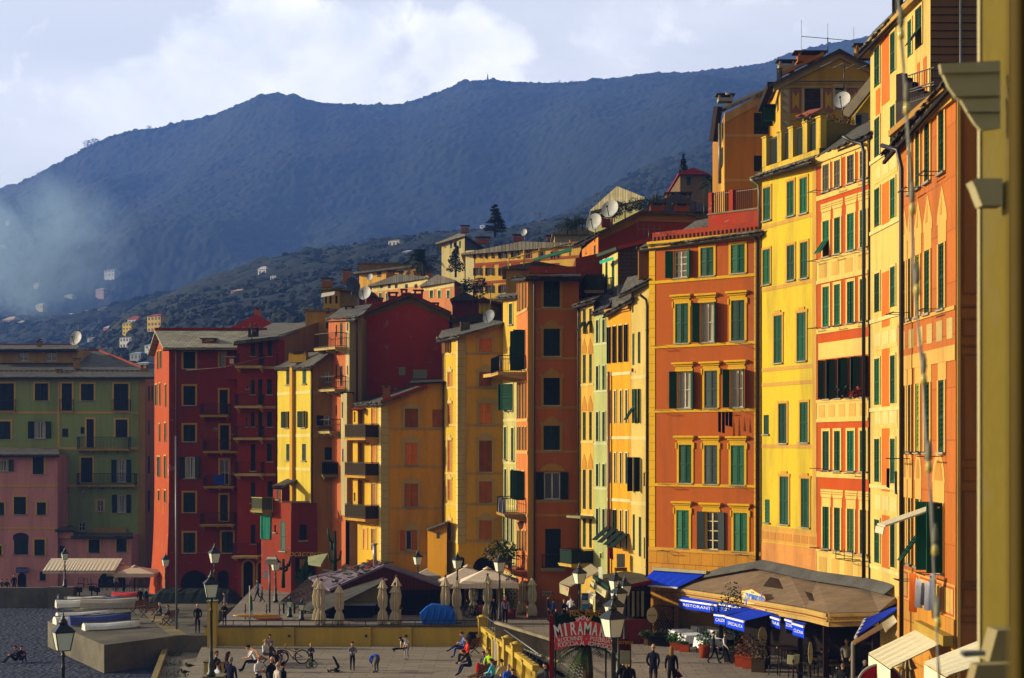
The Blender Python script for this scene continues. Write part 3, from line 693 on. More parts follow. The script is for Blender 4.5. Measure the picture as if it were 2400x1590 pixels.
# smoke drifting over the slope at left
def smoke(x,y,D,r,den):
    c=px(x,y,D); m=MB(); m.ell((0,0,0),r,20,14); o=m.build('smoke',[]); o.location=c; o['kind']='stuff'; tag(o,'pale blue smoke drifting across the wooded slope at left','smoke')
    sm=bpy.data.materials.new('smoke'); sm.use_nodes=True; n_=sm.node_tree; n_.nodes.clear(); tc=N(n_,'ShaderNodeTexCoord')
    ln=N(n_,'ShaderNodeVectorMath',operation='LENGTH'); mp=mapping(n_,tc.outputs['Object'],(1/r[0],1/r[1],1/r[2])); lnk(n_,mp,ln.inputs[0])
    fall=math_(n_,'SUBTRACT',1.0,ln.outputs['Value'],clamp=True); ns=noise(n_,tc.outputs['Object'],.019,6,.62,1.0)
    d=math_(n_,'MULTIPLY',math_(n_,'MULTIPLY',fall,ramp(n_,ns,[(.40,0.),(.62,1.)])),den)
    v=N(n_,'ShaderNodeVolumePrincipled'); v.inputs['Color'].default_value=(.48,.72,1.0,1); lnk(n_,d,v.inputs['Density'])
    on=N(n_,'ShaderNodeOutputMaterial'); lnk(n_,v.outputs[0],on.inputs['Volume']); o.data.materials.append(sm)
smoke(95,575,900,(62,50,46),.065)
# ================================================================ BUILDINGS
GREEN='#0c3a26'; DG='#0e1f16'
def bld(label,x,D,name='town_house',cat='building',group=None):
    return thing(name,label,cat,((x-CX)/FP*D,D,0),group)
def shell(parent,pts,zb,zt,mat,cap=True,name='wall',lid=None):
    """the unseen sides: a polyline of XY points, closed with a lid"""
    mb=MB(); pts=[Vector((p[0],p[1],0)) for p in pts]
    for a,b in zip(pts,pts[1:]): mb.face([(a.x,a.y,zb),(b.x,b.y,zb),(b.x,b.y,zt),(a.x,a.y,zt)])
    if cap: mb.face([(p[0],p[1],zt) for p in (lid or pts)])
    return mb.build(name,mat,parent)
def E(f,u,o=0): p=f.P(u,0,o); return (p.x,p.y)
def wins(f,parent,sm,**k):
    for w in f.W: window(f,w,parent,sm,**k)
def door_arch(f,parent,x1,x2,yt,yb,zb,trim=None,dep=1.2,name='archway',mat='#0c0a09'):
    u0,u1=sorted((f.u(x1),f.u(x2))); zt=f.z((x1+x2)/2,yt); mb=MB(); r=(u1-u0)/2; n=12
    rr=min(r,zt-zb-.3)
    P=[(u0,zb)]+[((u0+u1)/2-r*math.cos(math.pi*k/n),zt-rr+rr*math.sin(math.pi*k/n)) for k in range(n+1)]+[(u1,zb)]
    mb.face([f.P(u,z,.012) for u,z in P],0)
    for (a,b) in zip(P,P[1:]):
        mb.face([f.P(a[0],a[1],.012),f.P(b[0],b[1],.012),f.P(b[0],b[1],.05),f.P(a[0],a[1],.05)],1)
        if trim:
            t=.16; c=((u0+u1)/2,zt-rr)
            def ou(p):
                if p[1]<=c[1]+1e-3: return (p[0]+(-t if p[0]<c[0] else t),p[1])
                dx,dz=p[0]-c[0],p[1]-c[1]; l=math.hypot(dx,dz); return (p[0]+dx/l*t,p[1]+dz/l*t)
            mb.prism([f.P(a[0],a[1],.004),f.P(b[0],b[1],.004),f.P(*ou(b),.004),f.P(*ou(a),.004)],f.n*.06,1)
    return mb.build(name,[M(mat,'paint',rough=.9),M(trim or '#4a2018','stucco')],parent)
def frieze(f,parent,u0,u1,z0,z1,n,mat,mat2,o=.004,inset=.16):
    """row of painted sunk panels"""
    mb=MB(); f.box(mb,u0,u1,z0,z1,o,o+.012,0); w_=(u1-u0)/n
    for i in range(n): f.box(mb,u0+w_*(i+inset),u0+w_*(i+1-inset),z0+(z1-z0)*.2,z1-(z1-z0)*.2,o+.012,o+.022,1)
    return mb.build('frieze',[mat,mat2],parent)

_p0,_F0=px,Fac
def px(x,y,D): return _p0(x,y,D*1.2)
class Fac(_F0):
    def __init__(s,a,b,c,d): _F0.__init__(s,a,b*1.2,c,d*1.2)
# ---- 1 green house, far left
YC='#dcae58'
b=bld('green four-storey house with ochre window frames and grey slate roof at far left',130,122)
mg=M('#93a45e','stucco'); tr=YC
f=Fac(-70,122,323,122); Z=lambda y:f.z(0,y)
f.win(-8,33,899,963,'c').win(82,113,899,939).win(145,169,899,963,'c').win(190,220,900,939).win(267,301,900,963)
f.win(-6,25,988,1030).win(80,107,988,1028,'o',sur=None,an=3.0).win(203,220,983,1049).win(271,299,984,1026)
f.win(190,217,1073,1131).win(273,296,1078,1131,'o',an=3.0,sur=None).win(228,242,1174,1200,'g').win(274,296,1160,1202,'o',an=3.0,sur=None)
for q in ((146,160,1005,1025),(189,198,1001,1017)): f.win(*q,'x',sur=None,sill=False)
for q in ((144,155,1066,1088),(145,163,1140,1160),(190,198,1147,1163),(184,199,1224,1245)): f.win(*q,'g',sur=None)
wall(f,b,mg,-5,Z(884)); wins(f,b,DG,trim=tr,surw=.17)
for y in (967,1051,1138): band(f,b,M(YC,'stucco'),Z(y+3),Z(y-2),.04)
band(f,b,M(YC,'stucco'),Z(890),Z(882),.08)
quoin(f,b,M(YC,'stucco'),f.u(135),f.u(140),Z(1055),Z(890),6)
quoin(f,b,M(YC,'stucco'),f.u(324),f.L,-5,Z(886),9)
for q in ((140,174,964,938),(263,307,964,938),(-20,38,964,938)): balcony(f,b,*q,dep=.25,brk=False)
balcony(f,b,186,307,1053,1025,dep=.9); balcony(f,b,185,321,1137,1110,dep=.9)
f2=Fac(323.5,122,340,122.2); wall(f2,b,M('#b08a4a','stucco'),-5,f2.z(330,884)); 
f3=Fac(340,122.2,366,132); f3.win(347,350,905,940).win(355,358,905,940).win(347,350,985,1020).win(346,350,1070,1110).win(346,350,1150,1200)
wall(f3,b,M('#a8604a','stucco'),-5,f3.z(340,884)); wins(f3,b,DG,sill=False)
shell(b,[E(f,0),E(f,0,-10),(E(f3,f3.L)[0],158.4),E(f3,f3.L)],-5,Z(884),mg,lid=[E(f,0),E(f,0,-10),(E(f3,f3.L)[0],158.4),E(f3,f3.L),E(f2,f2.L),E(f,f.L)])
roof(b,[px(-80,884,121.5),px(362,884,121.5),px(352,871,123.4),px(-80,871,123.4)],.12,eave=[(0,1)])
mb=MB()
mb.obox(px(-70,877.5,123.4),(px(345,0,123.4)-px(-70,0,123.4)),(0,.25,0),(0,0,.36))
for i in range(30): mb.box(px(-20+i*11.8,870,123.37),(.10,.03,.14),1)
mb.build('parapet',[M('#9a7a4c','stucco'),M('#2a2018')],b)
roof(b,[px(-80,868,123.8),px(345,868,123.8),px(233,823,131),px(-80,823,131)],.15)
mb=MB(); mb.bar(px(345,866,123.8),px(233,821.5,131),.16); mb.bar(px(233,821.5,131),px(190,821.5,131),.16); mb.build('ridge_tiles',M('#a0402a'),b)
fd=Fac(-80,126,182,126); fd.win(43,67,823,847,'g',fr='#e0e0e0').win(107,133,823,847,'g',fr='#e0e0e0')
wall(fd,b,M('#a8884c','stucco'),fd.z(0,851),fd.z(0,819),name='dormer_wall'); wins(fd,b,DG,sill=False)
shell(b,[E(fd,0),E(fd,0,-5),E(fd,fd.L,-5),E(fd,fd.L)],fd.z(0,851),fd.z(0,819),M('#a8884c','stucco'))
roof(b,[px(-90,819,125.4),px(184,819,125.4),px(184,809,129.5),px(-90,809,129.5)],.14,eave=[(0,1)])
mb=MB(); mb.bar(px(-90,808,129.5),px(180,808,129.5),.14); mb.build('ridge_tiles',M('#a0402a'),b)
cm=M('#9a7440','stucco')
chimney(b,px(138,880,123),.45,.4,.3,cm); chimney(b,px(180,865,124),.55,.5,.75,cm); chimney(b,px(92,812,128),.4,.4,.25,cm); chimney(b,px(339,872,123.5),.6,.5,.35,cm)

# ---- 2 pink house at far left, lower, in front
b=bld('pink house with ochre bands and an arched loggia beside the shingle beach',60,119)
mp=M('#e09894','stucco'); f=Fac(-70,119,135,119); Z=lambda y:f.z(0,y)
f.win(77,103,1068,1112).win(-5,20,1078,1105,'o',an=2.9,sur=None).win(-4,10,1178,1208).win(33,61,1165,1206).win(87,108,1178,1207).win(81,105,1265,1302).win(-5,4,1280,1302)
f.win(33,66,1262,1300,'c',sur=None).win(93,107,1340,1361,'x',sur=None)
wall(f,b,mp,-5,Z(1066)); wins(f,b,DG,trim=YC,surw=.17)
for y in (1139,1238): band(f,b,M(YC,'stucco'),Z(y+3),Z(y-2),.04)
door_arch(f,b,31,67,1249,1263,Z(1266),name='arch',mat='#3a2a28'); door_arch(f,b,42,61,1343,1378,Z(1378),name='doorway')
shell(b,[E(f,0),(E(f,0)[0],146.3),(E(f,f.L)[0],146.3),E(f,f.L)],-5,Z(1066),mp)
roof(b,[px(-80,1066,118.4),px(140,1066,118.4),px(136,1050,121.9),px(-80,1050,121.9)],.14,eave=[(0,1)])
mb=MB(); mb.prism([px(38,1330,118.9),px(65,1330,118.9),px(66,1341,118.1),px(37,1341,118.1)],(0,0,-.08)); mb.build('awning',M('#1c2c5a','cloth'),b)
# pink annex in front of the green house
b=bld('low pink annex with a slate lean-to roof under the green house',230,119.5)
f=Fac(133,119.5,308,119.5); Z=lambda y:f.z(0,y)
f.win(208,234,1265,1296).win(273,297,1264,1294).win(136,152,1280,1300,'x',sur=None)
wall(f,b,mp,-5,Z(1256)); wins(f,b,DG,trim=YC,surw=.15)
shell(b,[E(f,0),(E(f,0)[0],146.3),(E(f,f.L)[0],146.3),E(f,f.L)],-5,Z(1256),mp)
roof(b,[px(166,1257,118.9),px(312,1257,118.9),px(310,1249,121.9),px(168,1249,121.9)],.14,eave=[(0,1)])
f=Fac(133,119.2,172,119.2); wall(f,b,mp,Z(1262),Z(1240)); roof(b,[px(129,1241,118.6),px(174,1241,118.6),px(172,1232,121.9),px(133,1232,121.9)],.13,eave=[(0,1)])
mb=MB(); mb.box(px(256,1243,121.8),(3.3,.12,.5)); mb.build('signboard',M('#b08a3c','stucco'),b)
door_arch(f,b,230,292,1338,1378,-5,name='doorway')

px,Fac=_p0,_F0
# ---- 3 tall red house
b=bld('tall dark red house with a lit orange gable end and flaking plaster',470,116)
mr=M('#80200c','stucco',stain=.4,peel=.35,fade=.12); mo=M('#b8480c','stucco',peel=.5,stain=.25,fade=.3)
f=Fac(396,116,562,116); Z=lambda y:f.z(0,y)
for r in ((825,864),(905,950),(996,1035),(1155,1201),(1249,1296)): f.win(430,458,*r)
f.win(433,457,1071,1121,'o',an=2.95,sur=None).win(515,527,829,860,'g',fr='#9aa0a0').win(515,534,914,970).win(516,537,997,1055).win(516,536,1078,1137,'g',fr='#b9b6ae').win(516,534,1160,1221).win(520,546,1247,1296)
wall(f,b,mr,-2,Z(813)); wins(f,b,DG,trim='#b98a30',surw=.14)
band(f,b,M('#a8651c','stucco'),Z(823),Z(812),.05)
band(f,b,M('#8c3414','stucco'),Z(1298),Z(1294),.03)
for q in ((475,540,974,948),(482,562,1058,1032),(483,553,1140,1114),(475,553,1229,1201)): balcony(f,b,*q,dep=1.0,slab='#b08a2c',rail='#2a0c0a')
door_arch(f,b,424,489,1337,1398,-2,name='archway'); door_arch(f,b,510,535,1337,1390,-2,name='archway')
fl=Fac(396,116,362,125); 
for q in ((369,372,824,864),(375,379,823,863),(364,369,902,950),(374,377,899,950),(387,390,902,954),(373,376,994,1036),(386,390,992,1037),(385,390,1069,1121),(369,376,1071,1118),(371,375,1150,1200),(385,390,1150,1200),(364,368,1240,1290)): fl.win(*q,'x')
ua=fl.u(378)
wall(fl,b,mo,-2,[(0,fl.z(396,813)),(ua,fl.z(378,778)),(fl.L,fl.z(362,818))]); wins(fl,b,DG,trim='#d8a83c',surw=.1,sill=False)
Bk=fl.P(fl.L,0); shell(b,[(Bk.x,Bk.y),(E(f,f.L)[0],Bk.y),E(f,f.L)],-2,Z(813),mr,lid=[(Bk.x,Bk.y),(E(f,f.L)[0],Bk.y),E(f,f.L),E(f,0)])
# battered foot of the sea-side wall
mb=MB(); n=10; pr=[]
for k in range(n+1):
    t=k/n; pr.append((fl.z(396,1180)*(1-t)+(-2)*t, .02+.45*t**2))
for (za,oa),(zb_,ob_) in zip(pr,pr[1:]):
    mb.face([fl.P(-.0,za,oa),fl.P(fl.L,za,oa),fl.P(fl.L,zb_,ob_),fl.P(-.0,zb_,ob_)],0,True)
    mb.face([fl.P(0,za,oa),fl.P(0,zb_,ob_),fl.P(0,zb_,0),fl.P(0,za,0)],1)
mb.build('buttress',[mo,mr],b)
ze=Z(813); zr=fl.z(378,775)
mid=fl.P(ua,0); A=fl.P(-.5,ze-.1,.5); A2=Vector((E(f,f.L)[0]+.3,115.4,ze-.1)); Rg=fl.P(ua,zr,.5); Rg2=Vector((A2.x+1,mid.y,zr)); C=fl.P(fl.L+.4,ze,.5); C2=Vector((A2.x,C.y,ze))
sl=M('#c4bca0','slate'); roof(b,[A,A2,Rg2,Rg],.16,sl,eave=[(0,1)]); roof(b,[Rg,Rg2,C2,C],.16,sl)
mb=MB(); mb.bar(Rg+Vector((0,0,.1)),Rg2+Vector((0,0,.1)),.2); mb.build('ridge_tiles',M('#8a2014'),b)
chimney(b,px(491,816,117),1.0,.8,.45,M('#8c2a16','stucco'))
pipe(f,b,414,815,1300,r=.05)
mb=MB(); mb.prism([px(500,1113,115),px(524,1113,115),px(526,1136,115),px(500,1135,115)],(0,.05,0)); 
c=mb.build('blue_cloth',M('#1c3f9a','cloth'),None,org=px(512,1124,115)); tag(c,'blue cloth hung over a balcony railing of the dark red house','cloth')

# ---- 4 red row house with long slate roof and ochre gable wall
b=bld('red house with cream bands and long balconies under a rising slate roof',610,114)
m4=M('#96280f','stucco',fade=.15); f=Fac(556,114,651,114); Z=lambda y:f.z(0,y)
f.win(588,598,804,835).win(606,617,803,857).win(627,637,800,835).win(588,597,891,925).win(605,615,889,949).win(626,637,889,925)
f.win(588,597,966,1000).win(605,615,966,1025).win(626,637,966,1001).win(588,598,1041,1104).win(626,637,1040,1082).win(588,598,1131,1179).win(627,639,1129,1165).win(588,598,1230,1275)
for q in ((578,581,904,912),(577,580,978,1000)): f.win(*q,'d')
wall(f,b,m4,-1.5,[(0,Z(800)),(f.L,Z(789))]); wins(f,b,DG)
for y in (862,955,1029,1113): band(f,b,M('#c9a86a','stucco'),Z(y+3),Z(y-3),.04)
for q in ((558,620,860,832),(557,620,953,925),(554,620,1027,1000),(557,620,1111,1083),(551,612,1302,1272)): balcony(f,b,*q,dep=1.3,slab='#cdb070',rail='#3a100c')
door_arch(f,b,571,593,1316,1398,-1.5,trim='#b08a3c'); door_arch(f,b,605,622,1318,1398,-1.5,trim='#b08a3c')
fs=Fac(651.3,114,790,126); mo4=M('#9a7a38','stucco')
ut=[(0,fs.z(651,786)),(fs.L,fs.z(790,742))]; wall(fs,b,mo4,-1.5,ut)
band(fs,b,M('#96160c','stucco'),-1.5,fs.z(651,796),.03,u1=fs.u(666))
mb=MB()
shell(b,[E(f,0),(E(f,0)[0],126),E(fs,fs.L)],-1.5,Z(800),m4,lid=[E(f,0),(E(f,0)[0],126),E(f,f.L)])
roof(b,[px(548,801,113.2),px(654,789,113.2),px(754,757,124),px(640,757,126)],.2,M('#928c7c','slate'),eave=[(0,1)])
pipe(f,b,648,795,1130,r=.05)
chimney(b,px(594,802,116),.7,.6,.8,M('#4a463e','concrete'),pots=2)
# small projecting wing with white window between the red houses
mb=MB(); fw=Fac(528,114.9,572,113.9); mb.obox(px(529,890,115.2),px(570,0,113.8)-px(529,0,113.8),(0,1.6,0),(0,0,1.65)); mb.obox(px(527,838,115.1),(1.5,0,0),(0,1.5,0),(0,0,.1),1); mb.box(px(543,847,115.15),(.3,.08,.36),2); mb.build('bay',[mr,M('#8a867c','metal'),M(WHITE)],b)

# ---- 5 small red house with focacceria sign
b=bld('small red house with a lean-to slate roof and roof terrace, awning at its shop',670,108)
m5=M('#96300f','stucco',peel=.25,fade=.2); f=Fac(612,109.5,682,107); Z=f.z
f.win(657,669,1222,1292,'x').win(643,647,1231,1248,'d').win(649,654,1144,1171,'x',sc=GREEN)
wall(f,b,m5,-1.5,[(0,f.z(612,1200)),(f.u(640),f.z(640,1200)),(f.u(640)+.01,f.z(640,1140)),(f.u(659),f.z(659,1138)),(f.u(659)+.01,f.z(659,1177)),(f.L,f.z(682,1177))]); wins(f,b,GREEN)
f2=Fac(682.3,107,742,107.3); f2.win(702,719,1230,1267,'c'); wall(f2,b,M('#7c1510','stucco'),-1.5,f2.z(700,1179)); wins(f2,b,DG)
f3=Fac(660,110,708,110.2); f3.win(708-13,707,1133,1175,'c'); wall(f3,b,M('#7c1510','stucco'),f3.z(680,1185),[(0,f3.z(660,1138)),(f3.L,f3.z(708,1120))]); wins(f3,b,DG)
roof(b,[px(638,1139,107.8),px(662,1139,107.8),px(709,1119,110.2),px(684,1117,112)],.14,eave=[(0,1)])
mb=MB(); mb.obox(px(660,1179,106.9),px(726,0,106.9)-px(660,0,106.9),(0,.15,0),(0,0,.12)); mb.build('coping',M('#9a8a70','concrete'),b)
shell(b,[E(f,0),(E(f,0)[0],112.5),(E(f2,f2.L)[0],112.5),E(f2,f2.L)],-1.5,f.z(612,1200),m5,lid=[E(f,0),(E(f,0)[0],112.5),(E(f2,f2.L)[0],112.5),E(f2,f2.L),E(f,f.L)])
mb=MB(); mb.prism([f.P(f.u(612),f.z(612,1200),.02),f.P(f.u(636),f.z(636,1200),.02),f.P(f.u(635),f.z(635,1264),.02),f.P(f.u(614),f.z(614,1264),.02)],f.n*.05)
for k in range(7): mb.bar(f.P(f.u(614+3.4*k),f.z(612,1199),.08),f.P(f.u(614+3.2*k),f.z(612,1263),.09),.06)
c=mb.build('curtain',M('#3fae90','cloth'),None,org=f.P(.5,f.z(620,1240),0)); tag(c,'turquoise curtain hanging below a small balcony on the red house','curtain')
balcony(f,b,612,639,1196,1166,dep=.9,slab='#b09a50',solid='#4a4a30',rail='#8a8a4a')
mb=MB(); text_mb(mb,'Focacceria',px(711,1304,106.9),(1,0,0),(0,0,1),.62,shear=.3); mb.build('lettering',M('#d8a850'),b)
mb=MB(); mb.prism([px(722,1305,107),px(768,1297,106),px(752,1324,104.6),px(721,1319,105.4)],(0,0,-.05)); mb.prism([px(721,1319,105.39),px(752,1324,104.59),px(752,1329,104.6),px(721,1324,105.4)],(0,-.03,0),0)
c=mb.build('shop_awning',M('#9aa07a','cloth'),None,org=px(740,1312,106)); tag(c,'small pale green shop awning beside the red focaccia shop','awning')
mb=MB(); f2.box(mb,f2.u(692),f2.u(738),-1.2,f2.z(700,1308),.01,.05,0); f2.box(mb,f2.u(702),f2.u(718),f2.z(700,1334),f2.z(700,1311),.05,.07,1); mb.build('shop_window',[M('#14100c','glass'),M('#8a6a3a','cloth')],b)

# ---- 6 tall yellow house
b=bld('tall narrow yellow house with a darker strip down its front and slate roof',690,110)
my=M('#e0c440','stucco'); f=Fac(650.5,112.5,728,107.5); Z=f.z
f.win(671,681,864,902).win(709,718,862,900).win(669,678,965,1003,'o',an=2.6).win(707,716,964,1002,'o',an=2.6).win(671,681,1041,1080).win(708,717,1041,1080)
wall(f,b,my,-1.5,f.z(690,857)); wins(f,b,GREEN)
for y in (921,1021,1099): band(f,b,M('#ecd583','stucco'),f.z(690,y+4),f.z(690,y-3),.02)
mb=MB(); f.box(mb,f.u(686),f.u(692),-1.5,f.z(690,858),.003,.25,0); mb.build('pilaster',M('#cf9a28','stucco'),b)
f2=Fac(728.3,107.5,790,107.9); f2.win(762,780,871,896,'g').win(761,780,974,998,'g').win(742,758,974,998,'x').win(761,781,1049,1079)
mo=M('#a8762a','stucco'); wall(f2,b,mo,-1.5,[(0,f2.z(728,858)),(f2.u(772),f2.z(772,829)),(f2.L,f2.z(790,829))]); wins(f2,b,DG)
for y in (921,1021): band(f2,b,M('#b08a48','stucco'),f2.z(740,y+4),f2.z(740,y-3),.02)
shell(b,[E(f,0),(E(f,0)[0],113.5),(E(f2,f2.L)[0],113.5),E(f2,f2.L)],-1.5,f.z(690,857),mo,lid=[E(f,0),(E(f,0)[0],113.5),(E(f2,f2.L)[0],113.5),E(f2,f2.L),E(f,f.L)])
roof(b,[px(645,860,112.6),px(730,858,106.8),px(774,826,107.4),px(716,826,113.4)],.15,eave=[(0,1)])
chimney(b,px(700,850,109.5),1.3,.6,.55,M('#c8992c','stucco'),rz=-.2); pipe(f2,b,731,860,1200,r=.05)
for x in (666,704):
  for y in (903,1003,1080): pass
balcony(f2,b,754,790,1113,1083,dep=.8,solid='#15140e',slab='#9a8a50')

# ---- 7 salmon tower with big dark red gable behind
b=bld('salmon and cream tower house with stacked side balconies',800,107)
ms=M('#cf6f3e','stucco'); f=Fac(770,108.2,810,106.3)
for r in ((757,812),(858,905),(1010,1030)): f.win(797,803,*r)
for r in ((761,790),(854,888),(950,975)): f.win(787,790,*r)
wall(f,b,ms,-1.5,f.z(790,745)); wins(f,b,GREEN,sill=False)
fc=Fac(810,106.3,819,106.0); fc.win(813,816,757,776,'x').win(813,816,858,879,'g'); wall(fc,b,M('#d8c58a','stucco'),f.z(810,921),f.z(815,745)); wins(fc,b,GREEN,sill=False)
fc2=Fac(799,105.7,813,105.2); fc2.win(801,804,943,980,'x').win(802,805,1052,1083,'x'); wall(fc2,b,M('#d8c58a','stucco'),fc2.z(805,1208),fc2.z(805,922)); wins(fc2,b,GREEN,sill=False)
fr=Fac(819,106,847,106.3); fr.win(819.5,829,1011,1037,'c'); gs=M('#9a835a','stucco'); wall(fr,b,gs,-1.5,fr.z(830,742)); wins(fr,b,DG)
fr2=Fac(813,105.2,826,105.4); wall(fr2,b,M('#a5833c','stucco'),fr2.z(820,1208),fr2.z(820,922))
mb=MB(); mb.obox(px(797,923,105.6)+Vector((0,-.1,0)),px(828,0,105.5)-px(797,0,105.5),(0,1.2,0),(0,0,.1)); mb.build('ledge',M('#3a342a','slate'),b)
shell(b,[E(f,0),(E(f,0)[0],113),(E(fr,fr.L)[0],113),E(fr,fr.L)],-1.5,f.z(790,745),gs,lid=[E(f,0),(E(f,0)[0],113),(E(fr,fr.L)[0],113),E(fr,fr.L),E(f,f.L)])
roof(b,[px(764,747,108.6),px(833,744,105.2),px(850,736,106),px(873,712,113),px(800,722,113)],.18,eave=[(0,1)])
for q in ((763,812,817,783),(768,811,914,884),(762,799,1012,984)): balcony(f,b,*q,dep=.9,slab='#cfb873',rail='#1c1410')
pipe(fr,b,836,742,945,r=.06)
# big red gable
b=bld('big windowless dark red gable wall with an ochre rim and slate roof',950,112)
m7=M('#b4341e','stucco',fade=.12,stain=.2,peel=.3); f=Fac(846,110,1054,110)
pt=[(0,f.z(846,735)),(f.u(959),f.z(959,694)),(f.L,f.z(1054,735))]
f.win(934,950,860,880,'d'); f.win(967,1001,866,892,'d')
wall(f,b,m7,0,pt); wins(f,b,DG,sill=False)
mb=MB()
for (a,c) in ((pt[0],pt[1]),(pt[1],pt[2])):
    mb.prism([f.P(a[0],a[1],0),f.P(c[0],c[1],0),f.P(c[0],c[1]-.5,0),f.P(a[0],a[1]-.5,0)],f.n*.05)
f.box(mb,0,.45,0,pt[0][1]-.4,.003,.04); mb.build('rim',M('#8a6a34','stucco'),b)
shell(b,[E(f,0),E(f,0,-12),E(f,f.L,-12),E(f,f.L)],0,pt[0][1],m7)
rz0=[px(832,738,109.4),px(959,689,109.4),px(1058,735,109.4)]; v=Vector((0,13,0)); 
roof(b,[rz0[0],rz0[1],rz0[1]+v+Vector((-.6,0,0)),rz0[0]+v],.16); roof(b,[rz0[1],rz0[2],rz0[2]+v,rz0[1]+v+Vector((-.6,0,0))],.16)
mb=MB(); mb.bar(rz0[0]+Vector((0,-.05,.05)),rz0[1]+Vector((0,-.05,.05)),.12); mb.bar(rz0[1]+Vector((0,-.05,.05)),rz0[2]+Vector((0,-.05,.05)),.12); mb.build('verge_tiles',M('#8a2418'),b)
cr=M('#8c2418','stucco')
for x,y,sx,h in ((819,738,.55,.35),(888,722,.5,.45),(921,712,.6,.55),(947,700,.4,.4),(981,705,.6,.5),(1021,730,.4,.35)): chimney(b,px(x,y,111.5),sx,.5,h,cr)

# ---- 8 orange-yellow house with orange shutters and arcade of balconies
b=bld('ochre house with orange shutters, pale quoins and stacked corner balconies',930,104)
ml=M('#e6b428','stucco'); md=M('#d8961a','stucco',fade=.15); tq=M('#b8a264','stucco'); TR='#b39a5c'; OS='#b5620e'
f=Fac(838,104.6,894,101.5)
for r in ((956,1023),(1040,1112),(1134,1210)): f.win(871,882,*r,'x',sc='#c9780e')
f.win(852,861,1240,1288,'x',sc='#c9780e').win(871,880,1240,1290,'x',sc='#c9780e')
wall(f,b,ml,-1.5,f.z(860,944)); wins(f,b,OS,trim='#d8bc6a',surw=.1,sill=False)
fb=Fac(827,104.2,838.5,103.7); fb.win(829,833,965,990,'g').win(829,833,1155,1175,'g'); wall(fb,b,ml,fb.z(830,1214),fb.z(830,958)); wins(fb,b,OS,sill=False)
fs=Fac(838.6,103.7,866,103.9)
mb=MB(); z0=fb.z(830,1214); z1=fb.z(830,958); a=fb.P(fb.L,0); mb.face([(a.x,a.y,z0),(a.x+.6,a.y+1.1,z0),(a.x+.6,a.y+1.1,z1),(a.x,a.y,z1)]); mb.build('bay_side',M('#b06c1c','stucco'),b)
roof(b,[px(822,960,103.3),px(852,958,103.2),px(868,952,104.6),px(835,952,105)],.1,M('#a0482a'))
for q in ((838,888,1027,995),(838,888,1115,1084),(838,888,1215,1182)): balcony(f,b,*q,dep=1.0,slab='#d8a030',solid='#3a2c10',rail='#2c2410')
fq=Fac(889,101.75,894,101.5); 
f2=Fac(894.3,101.5,1041,101.5)
f2.win(949,980,958,1002).win(1013,1040,960,1002,'c',sur=None).win(949,979,1038,1091,sur='arch').win(948,980,1134,1187).win(950,978,1243,1290,'h',an=3.0,sur='arch')
wall(f2,b,md,-1.5,[(0,f2.z(894,941)),(f2.u(1000),f2.z(1000,906)),(f2.u(1000)+.01,f2.z(1000,896)),(f2.L,f2.z(1041,894))]); wins(f2,b,OS,trim=TR,sur='step',surw=.16)
for y in (1005,1094,1191,1297): band(f2,b,M('#b3924c','stucco'),f2.z(950,y+3),f2.z(950,y-3),.03,u0=f2.u(911))
quoin(f2,b,tq,0,f2.u(911),f2.z(900,1335),f2.z(900,944),.52); quoin(f,b,M('#e6cf86','stucco'),f.u(889),f.L,f.z(890,1330),f.z(890,944),.52)
shell(b,[E(f,0),(E(f,0)[0],109),(E(f2,f2.L)[0],109),E(f2,f2.L)],-1.5,f2.z(900,944),md,lid=[E(f,0),(E(f,0)[0],109),(E(f2,f2.L)[0],109),E(f2,f2.L),E(f,f.L)])
roof(b,[px(832,946,104.6),px(896,943,100.9),px(1001,905,101.2),px(960,905,109),px(846,938,109)],.14,eave=[(0,1)])
mb=MB(); mb.bar(px(893,941,100.9),px(1001,903,101.1),.14); mb.build('verge_tiles',M('#9a3420'),b)
roof(b,[px(960,898,101),px(1042,894,101),px(1042,886,108),px(965,888,108)],.12,M('#4a463e','slate'))
chimney(b,px(906,936,103),.5,.45,.75,M('#9a5c1c','stucco'))
# little annex with lean-to roof
b=bld('tiny ochre lean-to with a small white window at the foot of the ochre house',1025,100)
f=Fac(1002,100.4,1047,99.6); f.win(1023,1032,1247,1263,'g'); wall(f,b,md,-1,[(0,f.z(1002,1240)),(f.L,f.z(1047,1224))]); wins(f,b,OS,sill=False)
roof(b,[px(1000,1241,99.9),px(1049,1222,99.2),px(1047,1222,101.3),px(1000,1238,101.4)],.1); shell(b,[E(f,0),(E(f,0)[0],101.4)],-1,f.z(1002,1240),md,cap=False)

# ---- 9 yellow house with orange shutters
b=bld('tall ochre-yellow house with orange shutters and a pale quoined corner',1110,99)
f=Fac(1038.5,101.6,1074,99.2)
for r in ((872,906),(946,995),(1032,1106),(1124,1173),(1220,1267)): f.win(1050,1058,*r,'x',sur='arch')
f.win(1045,1053,796,828,'o',an=2.7,sur=None)
for r in ((1032,1100),(1124,1170)): f.win(1041,1044,*r,'x',sur=None)
wall(f,b,M('#e2b834','stucco'),-1,f.z(1055,790)); wins(f,b,OS,trim='#dcc070',surw=.12,sill=False)
for y in (829,909,997,1110,1182,1268): band(f,b,M('#e0c06a','stucco'),f.z(1055,y+3),f.z(1055,y-3),.03)
f2=Fac(1074.3,99.2,1184,99.2)
for r,s in (((793,825),'step'),((872,907),'arch'),((946,994),'step'),((1033,1106),'arch'),((1129,1178),'step'),((1220,1268),'arch')): f2.win(1123,1153,*r,'c',sur=s)
wall(f2,b,M('#d8a224','stucco',fade=.2),-1,[(0,f2.z(1074,787)),(f2.L,f2.z(1184,755))]); wins(f2,b,OS,trim=TR,surw=.16)
